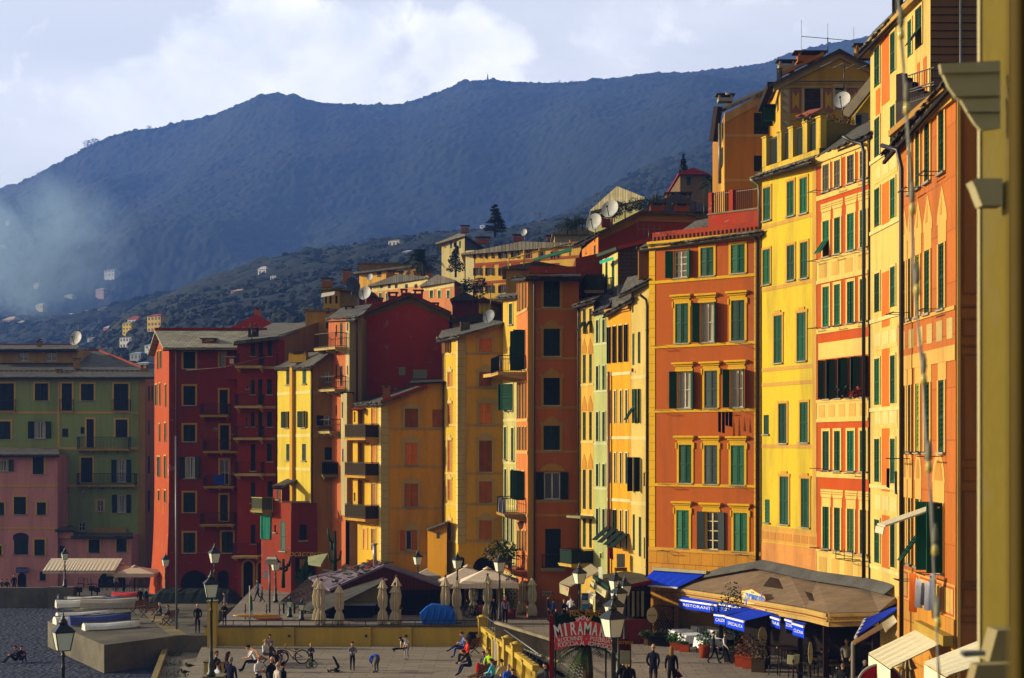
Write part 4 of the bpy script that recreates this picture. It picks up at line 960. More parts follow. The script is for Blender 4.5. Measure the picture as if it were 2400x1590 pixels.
for y in (829,909,997,1110,1182,1268): band(f2,b,M('#b3924c','stucco'),f2.z(1074,y+3),f2.z(1074,y-3),.03,u0=f2.u(1091))
quoin(f2,b,tq,0,f2.u(1091),f2.z(1074,1275),f2.z(1074,790),.52); quoin(f,b,M('#e6cf86','stucco'),f.u(1070),f.L,f.z(1070,1275),f.z(1070,790),.52)
door_arch(f2,b,1109,1163,1306,1400,-1,name='archway'); door_arch(f2,b,1076,1088,1306,1400,-1,name='archway')
shell(b,[E(f,0),(E(f,0)[0],108),(E(f2,f2.L)[0],108),E(f2,f2.L)],-1,f2.z(1074,787),md,lid=[E(f,0),(E(f,0)[0],108),(E(f2,f2.L)[0],108),E(f2,f2.L),E(f,f.L)])
roof(b,[px(1024,795,102),px(1076,785,98.4),px(1187,754,98.7),px(1150,750,108),px(1035,775,108)],.14,eave=[(0,1)])
pipe(f,b,1042,790,1300,r=.05); 
mb=MB(); 
for i in range(4): mb.lathe(px(1082+i*5,782,102),[(.12,0),(.12,.7),(.15,.75)],8)
mb.build('chimney_pots',M('#7a7058','concrete'),b)
# ---- 10 dark orange frontal house and its lit salmon side
b=bld('dark orange six-storey house facing the square, in shade, with arched window heads',1300,92)
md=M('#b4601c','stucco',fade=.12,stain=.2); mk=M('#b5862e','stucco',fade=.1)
f=Fac(1237.3,92,1357,92); Z=lambda y:f.z(1300,y)
for r,s in (((657,720),'flat'),((771,835),'arch'),((886,950),'arch'),((998,1055),'arch')): f.win(1274,1312,*r,'c',sur=s)
f.win(1275,1313,1107,1171,'o',an=3.05,sur=None,curt=False).win(1278,1314,1240,1331,'c',sur=None)
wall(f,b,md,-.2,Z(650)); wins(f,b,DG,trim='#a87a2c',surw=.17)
mb=MB(); a,c=f.u(1265),f.u(1324); n=8
mb.prism([f.P(a,Z(1104),0)]+[f.P(a+(c-a)*k/n,Z(1102)+.28*math.sin(math.pi*k/n)+(.12 if 0<k<n else 0),0) for k in range(n+1)]+[f.P(c,Z(1104),0)],f.n*.06); mb.build('window_head',mk,b)
for y in (725,840,955,1059,1175,1208): band(f,b,mk,Z(y+3),Z(y-3),.04)
band(f,b,mk,Z(658),Z(648),.06)
mb=MB(); f.box(mb,0,f.u(1253),-.2,Z(652),.002,.06); mb.build('pilaster',mk,b)
pipe(f,b,1252,645,1440,r=.06,hook=False,o=.15); pipe(f,b,1355,720,1440,r=.06,hook=False,o=.15)
mb=MB(); f.box(mb,f.u(1255),f.u(1355),-.2,Z(1405),.002,.05,0); mb.build('plinth',[M('#8a5a3a','stucco'),M('#3a2418')],b)
balcony(f,b,1270,1325,1333,1299,dep=.55,slab='#8a8068',brk=False)
mb=MB(); f.box(mb,f.u(1270),f.u(1294),Z(1396),Z(1386),.02,.05,0); text_mb(mb,'CREPERIA',f.P(f.u(1282),Z(1393.5),.055),f.d,(0,0,1),.17,m=1,bold=.004); mb.build('wall_sign',[M('#b5b0a0'),M('#5a1a14')],b)
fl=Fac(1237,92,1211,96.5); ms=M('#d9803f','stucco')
cols=[(1213,1215.5),(1218,1221),(1224.5,1227.5),(1231,1234)]
for r in ((661,730),(690,760),(897,981),(1001,1055),(1244,1292)):
    if r[0]==690: continue
    for c in cols: fl.win(*c,*r,'x',sc=DG)
fl.win(1214,1219,1103,1168,'o',an=1.7).win(1224,1230,1105,1172,'o',an=1.7).win(1223,1231,775,868,'o',an=1.5)
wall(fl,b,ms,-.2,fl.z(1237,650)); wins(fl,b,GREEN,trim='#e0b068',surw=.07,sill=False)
for y in (730,870,985,1060,1205): band(fl,b,M('#dcae62','stucco'),fl.z(1225,y+4),fl.z(1225,y-3),.04)
K=Vector((E(f,f.L)[0],100)); Kl=fl.P(fl.L,0)
shell(b,[(Kl.x,Kl.y),(Kl.x,100),(K.x,100),(K.x,92)],-.2,Z(650),md,lid=[(Kl.x,Kl.y),(Kl.x,100),(K.x,100),(K.x,92),E(f,0)])
roof(b,[px(1232,648,91.2),px(1362,649,91.3),px(1362,640,97),px(1200,652,97.5)],.16,M('#54504a','slate'),eave=[(0,1),(0,3)])
mb=MB(); mb.obox(px(1240,641,92.6),px(1349,0,92.6)-px(1240,0,92.6),(0,.3,0),(0,0,.42)); mb.build('parapet',M('#93371c','stucco',peel=.4),b)
balcony(fl,b,1212,1233,876,838,dep=1.7,slab='#cfa860'); balcony(fl,b,1212,1233,1203,1166,dep=1.3,slab='#b08a50'); balcony(fl,b,1210,1236,1333,1297,dep=1.0,slab='#b5622e')
mb=MB(); mb.prism([px(1206,830,93.5),px(1222,812,94.5),px(1222,835,94.2),px(1208,852,93.4)],(0,.04,0)); mb.prism([px(1212,1226,92.6),px(1230,1216,93.6),px(1226,1238,92.4),px(1218,1244,92.2)],(0,.05,.02)); mb.build('blind',M('#9a8a6a','cloth'),b)
# ---- 11 narrow yellow-green house left of it
b=bld('narrow pale green house with a yellow upper part wedged beside the dark orange house',1195,97)
f=Fac(1176,99.3,1210.5,96.6); mg2=M('#c9c076','stucco')
f.win(1183,1203,901,962,'o',an=.9).win(1182,1188,1001,1078,'x').win(1199,1205,1003,1080,'x').win(1183,1188,1100,1166,'x').win(1199,1204,1100,1166,'x')
for a in (1180,1189,1198): f.win(a,a+5,1208,1270,'x')
wall(f,b,mg2,0,f.z(1193,882)); wins(f,b,GREEN,trim='#e0d494',surw=.08)
f2=Fac(1179,98.9,1211,96.7); f2.win(1194,1202,712,761,'x').win(1195,1202,812,850,'x'); wall(f2,b,M('#d9b440','stucco'),f2.z(1193,882),f2.z(1193,697)); wins(f2,b,GREEN,trim='#e8d080',surw=.08)
mb=MB(); f.box(mb,-.4,f.L,f.z(1193,884),f.z(1193,876),0,1.2); mb.build('ledge',M('#cfae60','stucco'),b)
shell(b,[E(f,0),(E(f,0)[0]+1,104),(E(f,f.L)[0],104)],0,f2.z(1193,697),mg2)
roof(b,[px(1162,697,99),px(1212,693,95.9),px(1212,686,98),px(1170,690,101)],.1,eave=[(0,1)])
for y in (985,1085,1186): band(f,b,M('#e0d08c','stucco'),f.z(1193,y+3),f.z(1193,y-3),.02)

def remap(fn):
    global px,Fac
    p0,F0=px,Fac;
    class F2(F0):
        def __init__(s,a,b,c,d): F0.__init__(s,a,fn(b),c,fn(d))
    px=lambda x,y,D:p0(x,y,fn(D)); Fac=F2; return p0,F0
_o=remap(lambda D:84.3+(D-84.2)*.373)
# ---- 12 row of narrow lit houses: yellow with ogee heads, pale green, deep yellow, cream
b=bld('narrow yellow house with painted pointed heads over pairs of tall green shutters',1375,102)
f=Fac(1358,103.5,1391.5,99.6); f.grid([(1366,1373),(1381,1387)],[(718,782),(831,898),(966,1032),(1101,1194),(1216,1283)],1376,[ 'tt','cc','cc','cc','cc'])
wall(f,b,M('#e3b64c','stucco'),0,f.z(1376,712)); wins(f,b,GREEN,sill=False)
mb=MB()
for xx in (1369.5,1384):
    for y in (831,966,1101):
        u=f.u(xx); mb.prism([f.P(u-.3,f.z(xx,y-2),.004),f.P(u+.3,f.z(xx,y-2),.004),f.P(u+.25,f.z(xx,y-18),.004),f.P(u,f.z(xx,y-38),.004),f.P(u-.25,f.z(xx,y-18),.004)],f.n*.015)
mb.isl('painted_head',M('#cf8f30','stucco'),b)
for y in (722,902,1036,1207): band(f,b,M('#e6cc78','stucco'),f.z(1376,y+3),f.z(1376,y-2),.03)
shell(b,[E(f,0),(E(f,0)[0],108),(E(f,f.L)[0],108),E(f,f.L)],0,f.z(1376,712),M('#8a7a40','stucco'))
roof(b,[px(1342,716,103.6),px(1395,700,98.4),px(1412,690,104),px(1352,704,106)],.14,eave=[(0,1)])
balcony(f,b,1361,1391,1320,1287,dep=1.5,slab='#d9b450',solid='#20382a'); pipe(f,b,1359,720,1450,r=.07,hook=False)
mb=MB(); f.box(mb,0,f.L,f.z(1376,1214),f.z(1376,1209),0,.9); mb.build('canopy',M('#a8a070','concrete'),b)
b=bld('narrow pale green house between two yellow houses',1408,98)
f=Fac(1391.7,99.5,1423,95.9); f.grid([(1398,1404),(1413,1419)],[(750,803),(858,914),(966,1034),(1088,1140),(1193,1256)],1408); f.win(1407,1412,1297,1309,'d')
wall(f,b,M('#bcc27c','stucco'),0,f.z(1408,728)); wins(f,b,GREEN,trim='#cfd29a',surw=.06,sill=False)
for y in (806,917,1040,1145,1262): band(f,b,M('#d2d4a4','stucco'),f.z(1408,y+3),f.z(1408,y-2),.02)
shell(b,[(E(f,0)[0],105),(E(f,f.L)[0],105)],0,f.z(1408,728),M('#6a6a5a','stucco'),lid=[(E(f,0)[0],105),(E(f,f.L)[0],105),E(f,f.L),E(f,0)])
roof(b,[px(1388,731,99.5),px(1426,720,95.2),px(1440,690,104),px(1394,695,104)],.14,M('#5a5a66','slate'),eave=[(0,1)])
b=bld('deep yellow house with a row of open black shutters under its cornice',1450,92)
f=Fac(1423.3,95.8,1479,88.8); my=M('#e8a81c','stucco'); Z=lambda y,x=1450:f.z(x,y)
f.grid([(1427,1431),(1440,1444),(1454,1458),(1467,1471)],[(764,850)],1450,'p',an=1.5,sc='#0f1512')
f.grid([(1427.5,1431.5),(1440.5,1444.5),(1454,1458.5),(1467,1471.5)],[(916,992),(1062,1133),(1196,1285)],1450,['xxxx','xxxx','ppxx'],an=1.5)
wall(f,b,my,0,Z(721)); wins(f,b,GREEN,trim='#ecd9a0',surw=.06,sill=False)
for y in (876,1026,1172): band(f,b,M('#ecd9a0','stucco'),Z(y+4),Z(y-3),.03)
band(f,b,M('#d89a2c','stucco'),Z(733),Z(728),.1); band(f,b,M('#c98824','stucco'),Z(728),Z(722),.22)
roof(b,[px(1414,737,95.5),px(1484,698,87.2),px(1500,680,97),px(1425,700,102)],.14,eave=[(0,1)])
mb=MB(); mb.tube([f.P(f.u(1432),z,.15) for z in (0,Z(870))],.07,8); mb.build('drainpipe',M('#7a2014','metal',met=.1),b)
mb=MB()
for i,xx in enumerate((1429,1442,1456,1469)):
    for (u,y) in ((f.u(xx),1283),):
        mb.prism([f.P(u-.3,Z(1238+i*4),.06),f.P(u+.3,Z(1238+i*4),.06),f.P(u+.3,Z(1268+i*4),1.0),f.P(u-.3,Z(1268+i*4),1.0)],(0,0,.04))
mb.build('blind',M('#12261c'),b)
b=bld('weathered cream house with peeling plaster beside the orange house',1500,86)
f=Fac(1479.2,88.7,1521.5,84.2); mc=M('#dcc06a','stucco',peel=.35,stain=.35)
f.win(1481,1485,688,733,'d').win(1495,1500,665,730,'d').win(1482,1487,782,856,'x').win(1495,1501,778,852,'x').win(1481,1488,912,992,'t').win(1494,1500,912,992,'p').win(1484,1500,1072,1152,'p',sc='#0f1512',an=1.5).win(1483,1488,1206,1290,'x').win(1497,1503,1212,1305,'x').win(1508,1512,1108,1140,'d').win(1509,1512,1260,1310,'x')
wall(f,b,mc,0,[(0,f.z(1479,684)),(f.L,f.z(1521,656))]); wins(f,b,GREEN,sill=False)
for y in (884,1026,1180): band(f,b,M('#e3cd84','stucco'),f.z(1500,y+5),f.z(1500,y-4),.02)
roof(b,[px(1452,690,88.8),px(1523,655,83.4),px(1523,640,90),px(1470,650,96)],.12,eave=[(0,1)])
shell(b,[(E(f,0)[0]-2,97),(E(f,f.L)[0],97),E(f,f.L)],0,f.z(1521,700),mc,cap=False)
chimney(b,px(1511,655,86),.7,.6,1.5,M('#8a5a24','stucco'))
pipe(f,b,1520,690,1380,r=.07,zb=2.6)

px,Fac=_o
# ---- 13 the orange house
b=bld('orange house with yellow quoins and cornices and green shutters above the blue awning',1650,82)
mO=M('#b85a16','stucco',fade=.22,stain=.22); mY=M('#e6b21c','stucco',stain=.18,fade=.2); TY='#e6b21c'
f=Fac(1522,84,1785,79.6); Z=lambda y,x=1650:f.z(x,y)
X1=lambda q:1500+q/3.135
I_=lambda a,b_,c,d,*r,**k:f.win(X1(a),X1(b_),440+c/3.135,440+d/3.135,*r,**k)
J_=lambda a,b_,c,d,*r,**k:f.win(X1(a),X1(b_),900+c/3.135,900+d/3.135,*r,**k)
I_(247,347,462,662,'f',sur=None,an=2.5,curt=False); I_(447,543,440,648,'c',sur='flat'); I_(670,772,418,628,'c',sur='flat')
I_(262,357,852,1142); I_(443,545,845,1135,'o',sur='pedx',an=2.35); I_(672,770,828,1125)
I_(275,375,1350,1622,'o',sur='pedx',an=2.5); I_(475,570,1345,1618,sc='#3a4a46'); I_(662,762,1335,1615,'o',sur='pedx',an=2.2)
J_(288,380,447,728); J_(475,570,450,735,sc='#3a4a46'); J_(670,768,452,742)
J_(270,362,928,1208); J_(475,576,940,1222,'f',sur='pedx',an=3.0,sc='#3a4a46',fr='#e0d2a0',curt=False); J_(690,790,948,1236)
wall(f,b,mO,0,Z(558),mrev=mY)
for q in f.W:
    if q.get('sur')=='pedx':
        q['sur']=None; m=MB(); a,c,z1=q['u0'],q['u1'],q['z1']; s=.13
        f.box(m,a-s,c+s,z1,z1+s*1.1,0,.045); f.box(m,a-s*.6,c+s*.6,z1+s*1.1,z1+s*2.1,0,.06); f.box(m,a-s*1.3,c+s*1.3,z1+s*2.1,z1+s*2.9,0,.13); f.box(m,a-s*1.9,c+s*1.9,z1+s*2.9,z1+s*3.7,0,.24); m.build('window_head',mY,b)
wins(f,b,'#0a4a2e',trim=TY,sur='ped',surw=.13,pitch=.14)
for y in (653,808,962,1138): band(f,b,mY,Z(y+4),Z(y-3),.05)
quoin(f,b,mY,0,f.u(1536),Z(1292),Z(570),.48); quoin(f,b,mY,f.u(1768),f.L,Z(1292),Z(566),.48)
mB=M('#d9972c','stucco',block=.78,mort=(.5,.36,.16)); mb=MB(); f.box(mb,-.02,f.L,0,Z(1292),.003,.06); mb.build('plinth',mB,b)
band(f,b,M('#dda238','stucco'),Z(1297),Z(1288),.11); band(f,b,mY,Z(571),Z(558),.12); band(f,b,mY,Z(562),Z(556),.25)
shell(b,[E(f,0),(E(f,0)[0]+3,94),(E(f,f.L)[0]+2,90),E(f,f.L)],0,Z(558),M('#9a7434','stucco'))
roof(b,[px(1500,580,84.4),px(1788,541,79.0),px(1790,534,82),px(1520,566,87)],.15,M('#8a8168','slate'),eave=[(0,1)])
mb=MB(); fp=Fac(1529,85.6,1776,81.2); zz=fp.z(1650,545); fp.box(mb,0,fp.L,zz-.4,zz+.28,-.3,0)
for i in range(26): fp.box(mb,fp.L*(i+.4)/26,fp.L*(i+.4)/26+.13,zz-.25,zz+.02,0,.012,1)
mb.build('parapet',[M('#a8371a','stucco',peel=.4),M('#1c0c08')],b)
ft=Fac(1660,84.2,1779,82); mb=MB(); zt=ft.z(1700,500); ft.box(mb,0,ft.L,zz-.4,zt,-2.5,0,0); ft.box(mb,-.05,ft.L,zt,zt+.09,-2.5,.05,1)
zq=ft.z(1700,447)
for a,c in ((0,.22),(1.35,1.6)): ft.box(mb,a,c,zt+.09,zq,-.25,.0,0)
mb.build('roof_terrace',[M('#b03a1c','stucco',peel=.35),M('#a8957a','concrete')],b)
mb=MB()
for i in range(20):
    u=.25+i*.13
    if 1.3<u<1.6: continue
    mb.bar(ft.P(u,zt+.1,-.15),ft.P(u,zq,-.15),.05)
mb.bar(ft.P(0,zq-.1,-.15),ft.P(ft.L,zq-.1,-.15),.04); mb.build('railing',M('#5a1c14','metal',met=.1),b)
roof(b,[px(1590,545,86),px(1660,530,84.8),px(1660,512,87),px(1630,518,88)],.1,eave=[(0,1)])
pipe(f,b,1777,545,1400,r=.09,mat=M('#3a2c20','metal',met=.2),zb=3.9)
mb=MB() # clothes racks under sills
for x,y in ((1552,812),(1750,806),(1690,962),(1560,963),(1750,962),(1570,1135),(1750,1142),(1568,1290),(1752,1300)):
    u=f.u(x); z=f.z(x,y); mb.bar(f.P(u-.4,z,.55),f.P(u+.4,z,.55),.03); mb.bar(f.P(u-.3,z,.05),f.P(u-.3,z,.55),.02); mb.bar(f.P(u+.3,z,.05),f.P(u+.3,z,.55),.02)
mb.build('clothes_rack',M('#2a2218','metal'),b)

# ---- 14 tall yellow house
b=bld('tall plain yellow house with green shutters and painted frames, right of the orange house',1850,77)
mV=M('#dcbf30','stucco',fade=.3,stain=.3); f=Fac(1786,79.4,1915,74.2); Z=lambda y,x=1850:f.z(x,y)
f.win(1790,1807,440,517).win(1846,1862,425,506).win(1876,1893,417,500).win(1789,1806,585,667).win(1846,1863,575,657).win(1877,1894,568,652)
f.win(1815,1834,740,851,sur='step').win(1869,1890,733,846,sur='step').win(1790,1802,973,1018,'x',sur=None).win(1826,1845,946,1039).win(1876,1895,943,1037).win(1793,1804,1171,1225,'x',sur=None).win(1829,1849,1117,1229,sur='step').win(1879,1898,1122,1236,sur='step')
wall(f,b,mV,0,Z(400)); wins(f,b,'#0a4c32',trim='#cf9a3c',surw=.12,pitch=.11)
mtn=M('#cf9f48','stucco')
for y in (517,668,862,898,1046,1242): band(f,b,mtn,Z(y+5),Z(y-4),.02)
mb=MB(); f.box(mb,0,f.L,0,Z(1278),.003,.03); mb.build('plinth',M('#dd9650','stucco',block=.62,mort=(1,.9,.7)),b)
frieze(f,b,0,f.L,Z(1276),Z(1246),7,M('#d8a04c','stucco'),M('#c98a3c','stucco'),inset=.08)
band(f,b,M('#c99a34','stucco'),Z(402),Z(394),.25); quoin(f,b,mtn,f.u(1905),f.L,Z(1242),Z(402),20)
shell(b,[E(f,0),(E(f,0)[0]+4,90),(E(f,f.L)[0]+8,86)],0,Z(400),M('#9a7434','stucco'),lid=[E(f,0),(E(f,0)[0]+4,90),(E(f,f.L)[0]+8,86),E(f,f.L)])
roof(b,[px(1762,416,80),px(1900,374,73.6),px(1925,352,77),px(1790,395,83)],.14,M('#8f8a70','slate'),eave=[(0,1)])
fp=Fac(1787,80.2,1920,75.0); z0=fp.z(1850,385)-.3; z1=fp.z(1850,302); mb=MB(); zs=fp.z(1850,372)
fp.box(mb,0,fp.L,z0,zs,-.3,0)
for x in (1787,1822,1849,1882,1913): u=fp.u(x); fp.box(mb,u,u+.42,zs,z1,-.32,.02); fp.box(mb,u-.04,u+.46,z1,z1+.07,-.36,.06)
for u0_,u1_ in ((fp.u(1799),fp.u(1822)),(fp.u(1834),fp.u(1849)),(fp.u(1862),fp.u(1882)),(fp.u(1893),fp.u(1913))):
    k=int((u1_-u0_)/.1)
    for i in range(k): mb.bar(fp.P(u0_+.05+i*.1,zs,-.15),fp.P(u0_+.05+i*.1,z1-.1,-.15),.03,1)
    mb.face([fp.P(u0_,zs,-.2),fp.P(u1_,zs,-.2),fp.P(u1_,z1-.15,-.2),fp.P(u0_,z1-.15,-.2)],1); mb.bar(fp.P(u0_,z1-.1,-.15),fp.P(u1_,z1-.1,-.15),.04,1)
mb.build('terrace_parapet',[M('#d8b640','stucco',stain=.5),M('#14281c','metal',met=.1)],b)
fs=Fac(1921,74.9,2020,76.5); wall(fs,b,M('#8f7a34','stucco'),z0-1.5,fs.z(1960,287),name='terrace_wall')
mb=MB(); shell(b,[(E(fp,0)[0],84),(E(fs,fs.L)[0],84)],z0,zs,mV,lid=[E(fp,0),(E(fp,0)[0],84),(E(fs,fs.L)[0],84),E(fp,fp.L)])
mb.leaves(px(1960,282,76),(2.0,.3,.25),160,.16); mb.build('roof_plants',M('#5a5030','foliage'),b)
fd=Fac(1880,79,1900,78.2); fd.win(1883,1898,275,296,'x'); wall(fd,b,mV,fd.z(1890,310),fd.z(1890,268)); wins(fd,b,GREEN,sill=False)
fe=Fac(1900,78.2,1960,79.5); wall(fe,b,M('#a88430','stucco'),fe.z(1930,310),[(0,fe.z(1900,264)),(fe.u(1926),fe.z(1926,254)),(fe.L,fe.z(1960,284))])
roof(b,[px(1868,272,78.6),px(1904,266,77.4),px(1929,253,79),px(1896,258,81)],.1,M('#a85a38'),eave=[(0,1)])
mb=MB(); mb.box(px(2019,280,75.5),(.6,.35,.55),0); mb.box(px(2012,280,75.3),(.28,.06,.42),1); mb.build('air_conditioner',[M('#8a8478','metal'),M('#2a2a28')],b)
pipe(f,b,1783,420,640,r=.07,mat=M('#8a7f6a','metal',met=.2),zb=21.6)

# ---- 15 red house with cream painted frames
b=bld('bright red and cream house with painted frieze bands and closely set green shutters',1975,72)
mR=M('#c4500e','stucco',fade=.2,stain=.2); CR='#e8c46a'; mC=M(CR,'stucco',stain=.2); mP=M('#d9ad54','stucco')
f=Fac(1915,74.1,2037,69.15); Z=lambda y,x=1995:f.z(x,y)
cols=[(1929.5,1944.5),(1956.5,1970.5),(1987,2003),(2017,2032.5)]
f.grid(cols,[(364,429)],1995,'c',sc='#4a463c',sur='flat'); f.grid(cols,[(500,587)],1995,['tccc'],sur='hood'); f.grid(cols,[(660,757)],1995,sur='flat'); 
f.grid([(1932,1945),(1959,1972),(1988,2003),(2017,2032)],[(838,932)],1995,'p',sur=None,an=2.0,sc='#14301f')
f.grid(cols,[(1010,1104)],1995,sur='flat'); f.grid(cols,[(1193,1294)],1995,['cccc'],sur='hood')
for q in f.W:
    if q.get('row')==0 and q['sur']=='hood' and q['z0']<8: q['sc']='#2c4420' if q['col']>1 else None
for q in f.W:
    if q.get('sc',1) is None: q.pop('sc')
wall(f,b,mR,0,Z(335)); wins(f,b,'#0a4c32',trim=CR,surw=.13,pitch=.14)
band(f,b,mC,Z(355),Z(336),.1); band(f,b,mC,Z(362),Z(345),.02)
band(f,b,mC,Z(446),Z(434),.04); band(f,b,mC,Z(772),Z(760),.04); band(f,b,mC,Z(1122),Z(1108),.04)
for a,c,n in ((648,592,4),(986,936,5),(1378,1300,4)): frieze(f,b,0,f.L,Z(a),Z(c),n,mC,mP,inset=.2); band(f,b,mC,Z(c+4),Z(c-2),.06); band(f,b,mC,Z(a+2),Z(a-6),.05)
mb=MB(); f.box(mb,f.u(1919),f.L,Z(835),Z(795),.004,.02); mb.isl('painted_head',mC,b)
shell(b,[(E(f,0)[0]+8,86),(E(f,f.L)[0]+8,84)],0,Z(335),M('#9a7434','stucco'),lid=[E(f,0),(E(f,0)[0]+8,86),(E(f,f.L)[0]+8,84),E(f,f.L)])
roof(b,[px(1888,381,75.6),px(2042,310,68.6),px(2046,280,73),px(1930,338,78)],.14,M('#6a665e','slate'),eave=[(0,1)])
mb=MB(); mb.tube([f.P(f.u(2036),z,.25) for z in (3.9,Z(372))]+[f.P(f.u(2033),Z(352),.3),f.P(f.u(2016),Z(340),.5),f.P(f.u(2012),Z(328),.8)],.085,8); mb.build('drainpipe',M('#1c1814','metal',met=.2),b)
mb=MB(); mb.leaves(f.P(f.u(1995),Z(915),.35),(.5,.25,.35),120,.16,0,5); mb.leaves(f.P(f.u(2024),Z(922),.35),(.4,.25,.25),90,.14,1,6)
mb.build('window_plants',[M('#1c2414','foliage'),M('#8a2c14','foliage')],b)
mb=MB()
for x,y in ((1925,450),(1975,442),(2020,425),(1925,612),(1970,602),(2020,590),(1925,770),(1975,765),(2020,757),(1930,1098),(1960,1102),(2012,1110),(1930,1284),(1960,1290)):
    u=f.u(x); z=f.z(x,y); mb.bar(f.P(u-.45,z,.5),f.P(u+.45,z,.5),.035); mb.bar(f.P(u-.3,z,.05),f.P(u-.3,z,.5),.02); mb.bar(f.P(u+.3,z,.05),f.P(u+.3,z,.5),.02)
z=Z(1312,2015); 
for k in range(3): mb.bar(f.P(f.u(1996),z+.2*k,.8),f.P(f.u(2036),z+.2*k,.8),.03)
for x in (1996,2016,2036): mb.bar(f.P(f.u(x),z,.8),f.P(f.u(x),z+.5,.8),.03); mb.bar(f.P(f.u(x),z,0),f.P(f.u(x),z,.8),.03)
mb.build('clothes_rack',M('#1e1812','metal'),b)

# ---- 16 cream and orange tall house
b=bld('very tall cream house with orange painted panels, brown slate-hung side wall at upper right',2080,65)
mE=M('#e0c46a','stucco',stain=.3); mQ=M('#d9731c','stucco',fade=.25); f=Fac(2040,69,2180.5,60); Z=lambda y,x=2057:f.z(x,y)
cA=[(2051,2063),(2088,2099.5)]
f.grid(cA,[(112,201),(277,370),(442,530),(641,731),(841,949),(1029,1130),(1218,1320)],2057)
f.win(2129,2138,48,131,'x').win(2147,2162,18,110,'t')
wall(f,b,mE,0,Z(100,2040)); wins(f,b,'#0a4c32',pitch=.12,sill=False,trim='#e6c878',surw=.1)
mb=MB()
for (a,c) in ((96,258),(440,545),(645,800),(800,990),(1000,1180),(1200,1330)):
    f.box(mb,f.u(2067),f.u(2085),Z(c),Z(a),.004,.012)
for (a,c) in ((210,270),): f.box(mb,f.u(2053),f.u(2063),Z(c),Z(a),.004,.012)
mb.isl('painted_panel',mQ,b)
for a,c in ((430,385),(822,772),(1005,955),(1205,1150)): frieze(f,b,f.u(2050),f.u(2104),Z(c+45) if 0 else Z(a),Z(c),3,mE,M('#e8cf86','stucco'),inset=.12)
for y in (372,540,750,960,1140,1330): band(f,b,M('#ecd488','stucco'),Z(y+5),Z(y-4),.05)
mb=MB(); f.box(mb,f.u(2150),f.u(2156),Z(600,2150),Z(150,2150),.004,.012); f.box(mb,f.u(2164),f.u(2172),Z(600,2150),Z(150,2150),.004,.012); mb.isl('painted_panel',mQ,b)
band(f,b,M('#c9a04c','stucco'),Z(112,2045),Z(98,2045),.3)
fb=Fac(2180.6,60,2330,60); wall(fb,b,M('#7a5a38','stucco',stain=.2,fade=.1),0,Z(90,2045)+3)
mb=MB(); z=fb.z(2200,520)
while z<Z(90,2045)+2.5: fb.box(mb,0,fb.L,z,z+.035,0,.03); z+=.31
mb.build('slate_courses',M('#3a2c20'),b)
mb=MB(); mb.tube([fb.P(fb.u(2249),z,.12) for z in (18,28)],.05,8); mb.build('cable_pole',M('#8a8a88','metal'),b)
roof(b,[px(2014,124,69.6),px(2190,-60,59.4),px(2200,-75,63),px(2045,75,73)],.16,eave=[(0,1)])
shell(b,[(E(f,0)[0]+6,78),(E(fb,fb.L)[0],78)],0,Z(100,2040),mE,lid=[E(f,0),(E(f,0)[0]+6,78),(E(fb,fb.L)[0],78),E(f,f.L)])
mb=MB(); mb.box(px(2097,20,67),(.2,.2,.9)); mb.box(px(2107,14,66.5),(.3,.3,.9)); mb.build('chimney',M('#2a2622'),b)
# dark roof terrace with wrought iron railing between
fb2=Fac(2100,60,2190,58); mb=MB(); z=fb2.z(2110,238); z2=fb2.z(2110,172)
for i in range(5): fb2.box(mb,fb2.u(2100)+i*.32,fb2.u(2100)+i*.32+.33,z,z2-i*.24,-.3,0)
fb2.box(mb,0,fb2.L,z-1.6,z,-2,0,1); mb.build('roof_terrace',[M('#2a1c18'),M('#4a4038','concrete')],b)
mb=MB()
for a,c in ((171,205),(211,235)):
    for y in (a,c): mb.bar(fb2.P(fb2.u(2127),fb2.z(2150,y),0),fb2.P(fb2.L,fb2.z(2150,y),0),.04)
    for i in range(16): u=fb2.u(2127)+i*.14; mb.bar(fb2.P(u,fb2.z(2150,c),0),fb2.P(u,fb2.z(2150,a),0),.02)
mb.build('railing',M('#241a16','metal'),b)

# ---- 17 salmon house at right with painted pediments
b=bld('salmon house with painted pointed and arched window heads and a thick overhanging eave',2175,47)
mS=M('#c8702e','stucco',fade=.3,stain=.22,block=1.5,mort=(.7,.65,.6)); PC='#dfae58'; f=Fac(2107,50,2240,43.4); Z=lambda y,x=2208:f.z(x,y)
cc=[(2118,2124),(2131,2136.5),(2148,2157),(2169,2181),(2202,2215)]
f.grid(cc,[(254,405)],2208,['.cccc'],sur='flat'); f.grid(cc,[(570,724)],2208,['cc.cc'],sur='tri'); f.grid(cc,[(891,1060)],2208,['cc.cc'],sur='crown'); f.grid(cc[:3],[(1178,1345)],2208,['cct'],sur='round'); f.win(2190,2211,1178,1340,'o',an=1.9,sur='round',curt=False)
for q in f.W: q['tr2']='#c98f40'
for r in ((570,724),(891,1060)): f.grid([cc[2]],[r],2208,'x',sc='#7f9440',sur='tri' if r[0]<800 else 'crown')
wall(f,b,mS,0,Z(252)); wins(f,b,'#0a3f2c',trim=PC,surw=.14,pitch=.14)
mPC=M(PC,'stucco'); 
frieze(f,b,0,f.L,Z(815),Z(735),6,mS,M('#c9b06a','stucco'),inset=.22); band(f,b,mPC,Z(850),Z(815),.03); band(f,b,mPC,Z(735),Z(726),.05)
mb=MB(); f.box(mb,0,f.L,Z(1500),Z(1362),.003,.02); mb.build('painted_base',M('#d9a048','stucco'),b)
mb=MB(); f.box(mb,0,f.L,0,Z(1440),.004,.06); mb.build('plinth',M('#cf8f34','stucco',block=1.2,mort=(.6,.5,.4)),b)
mb=MB()
w5=f.L/5
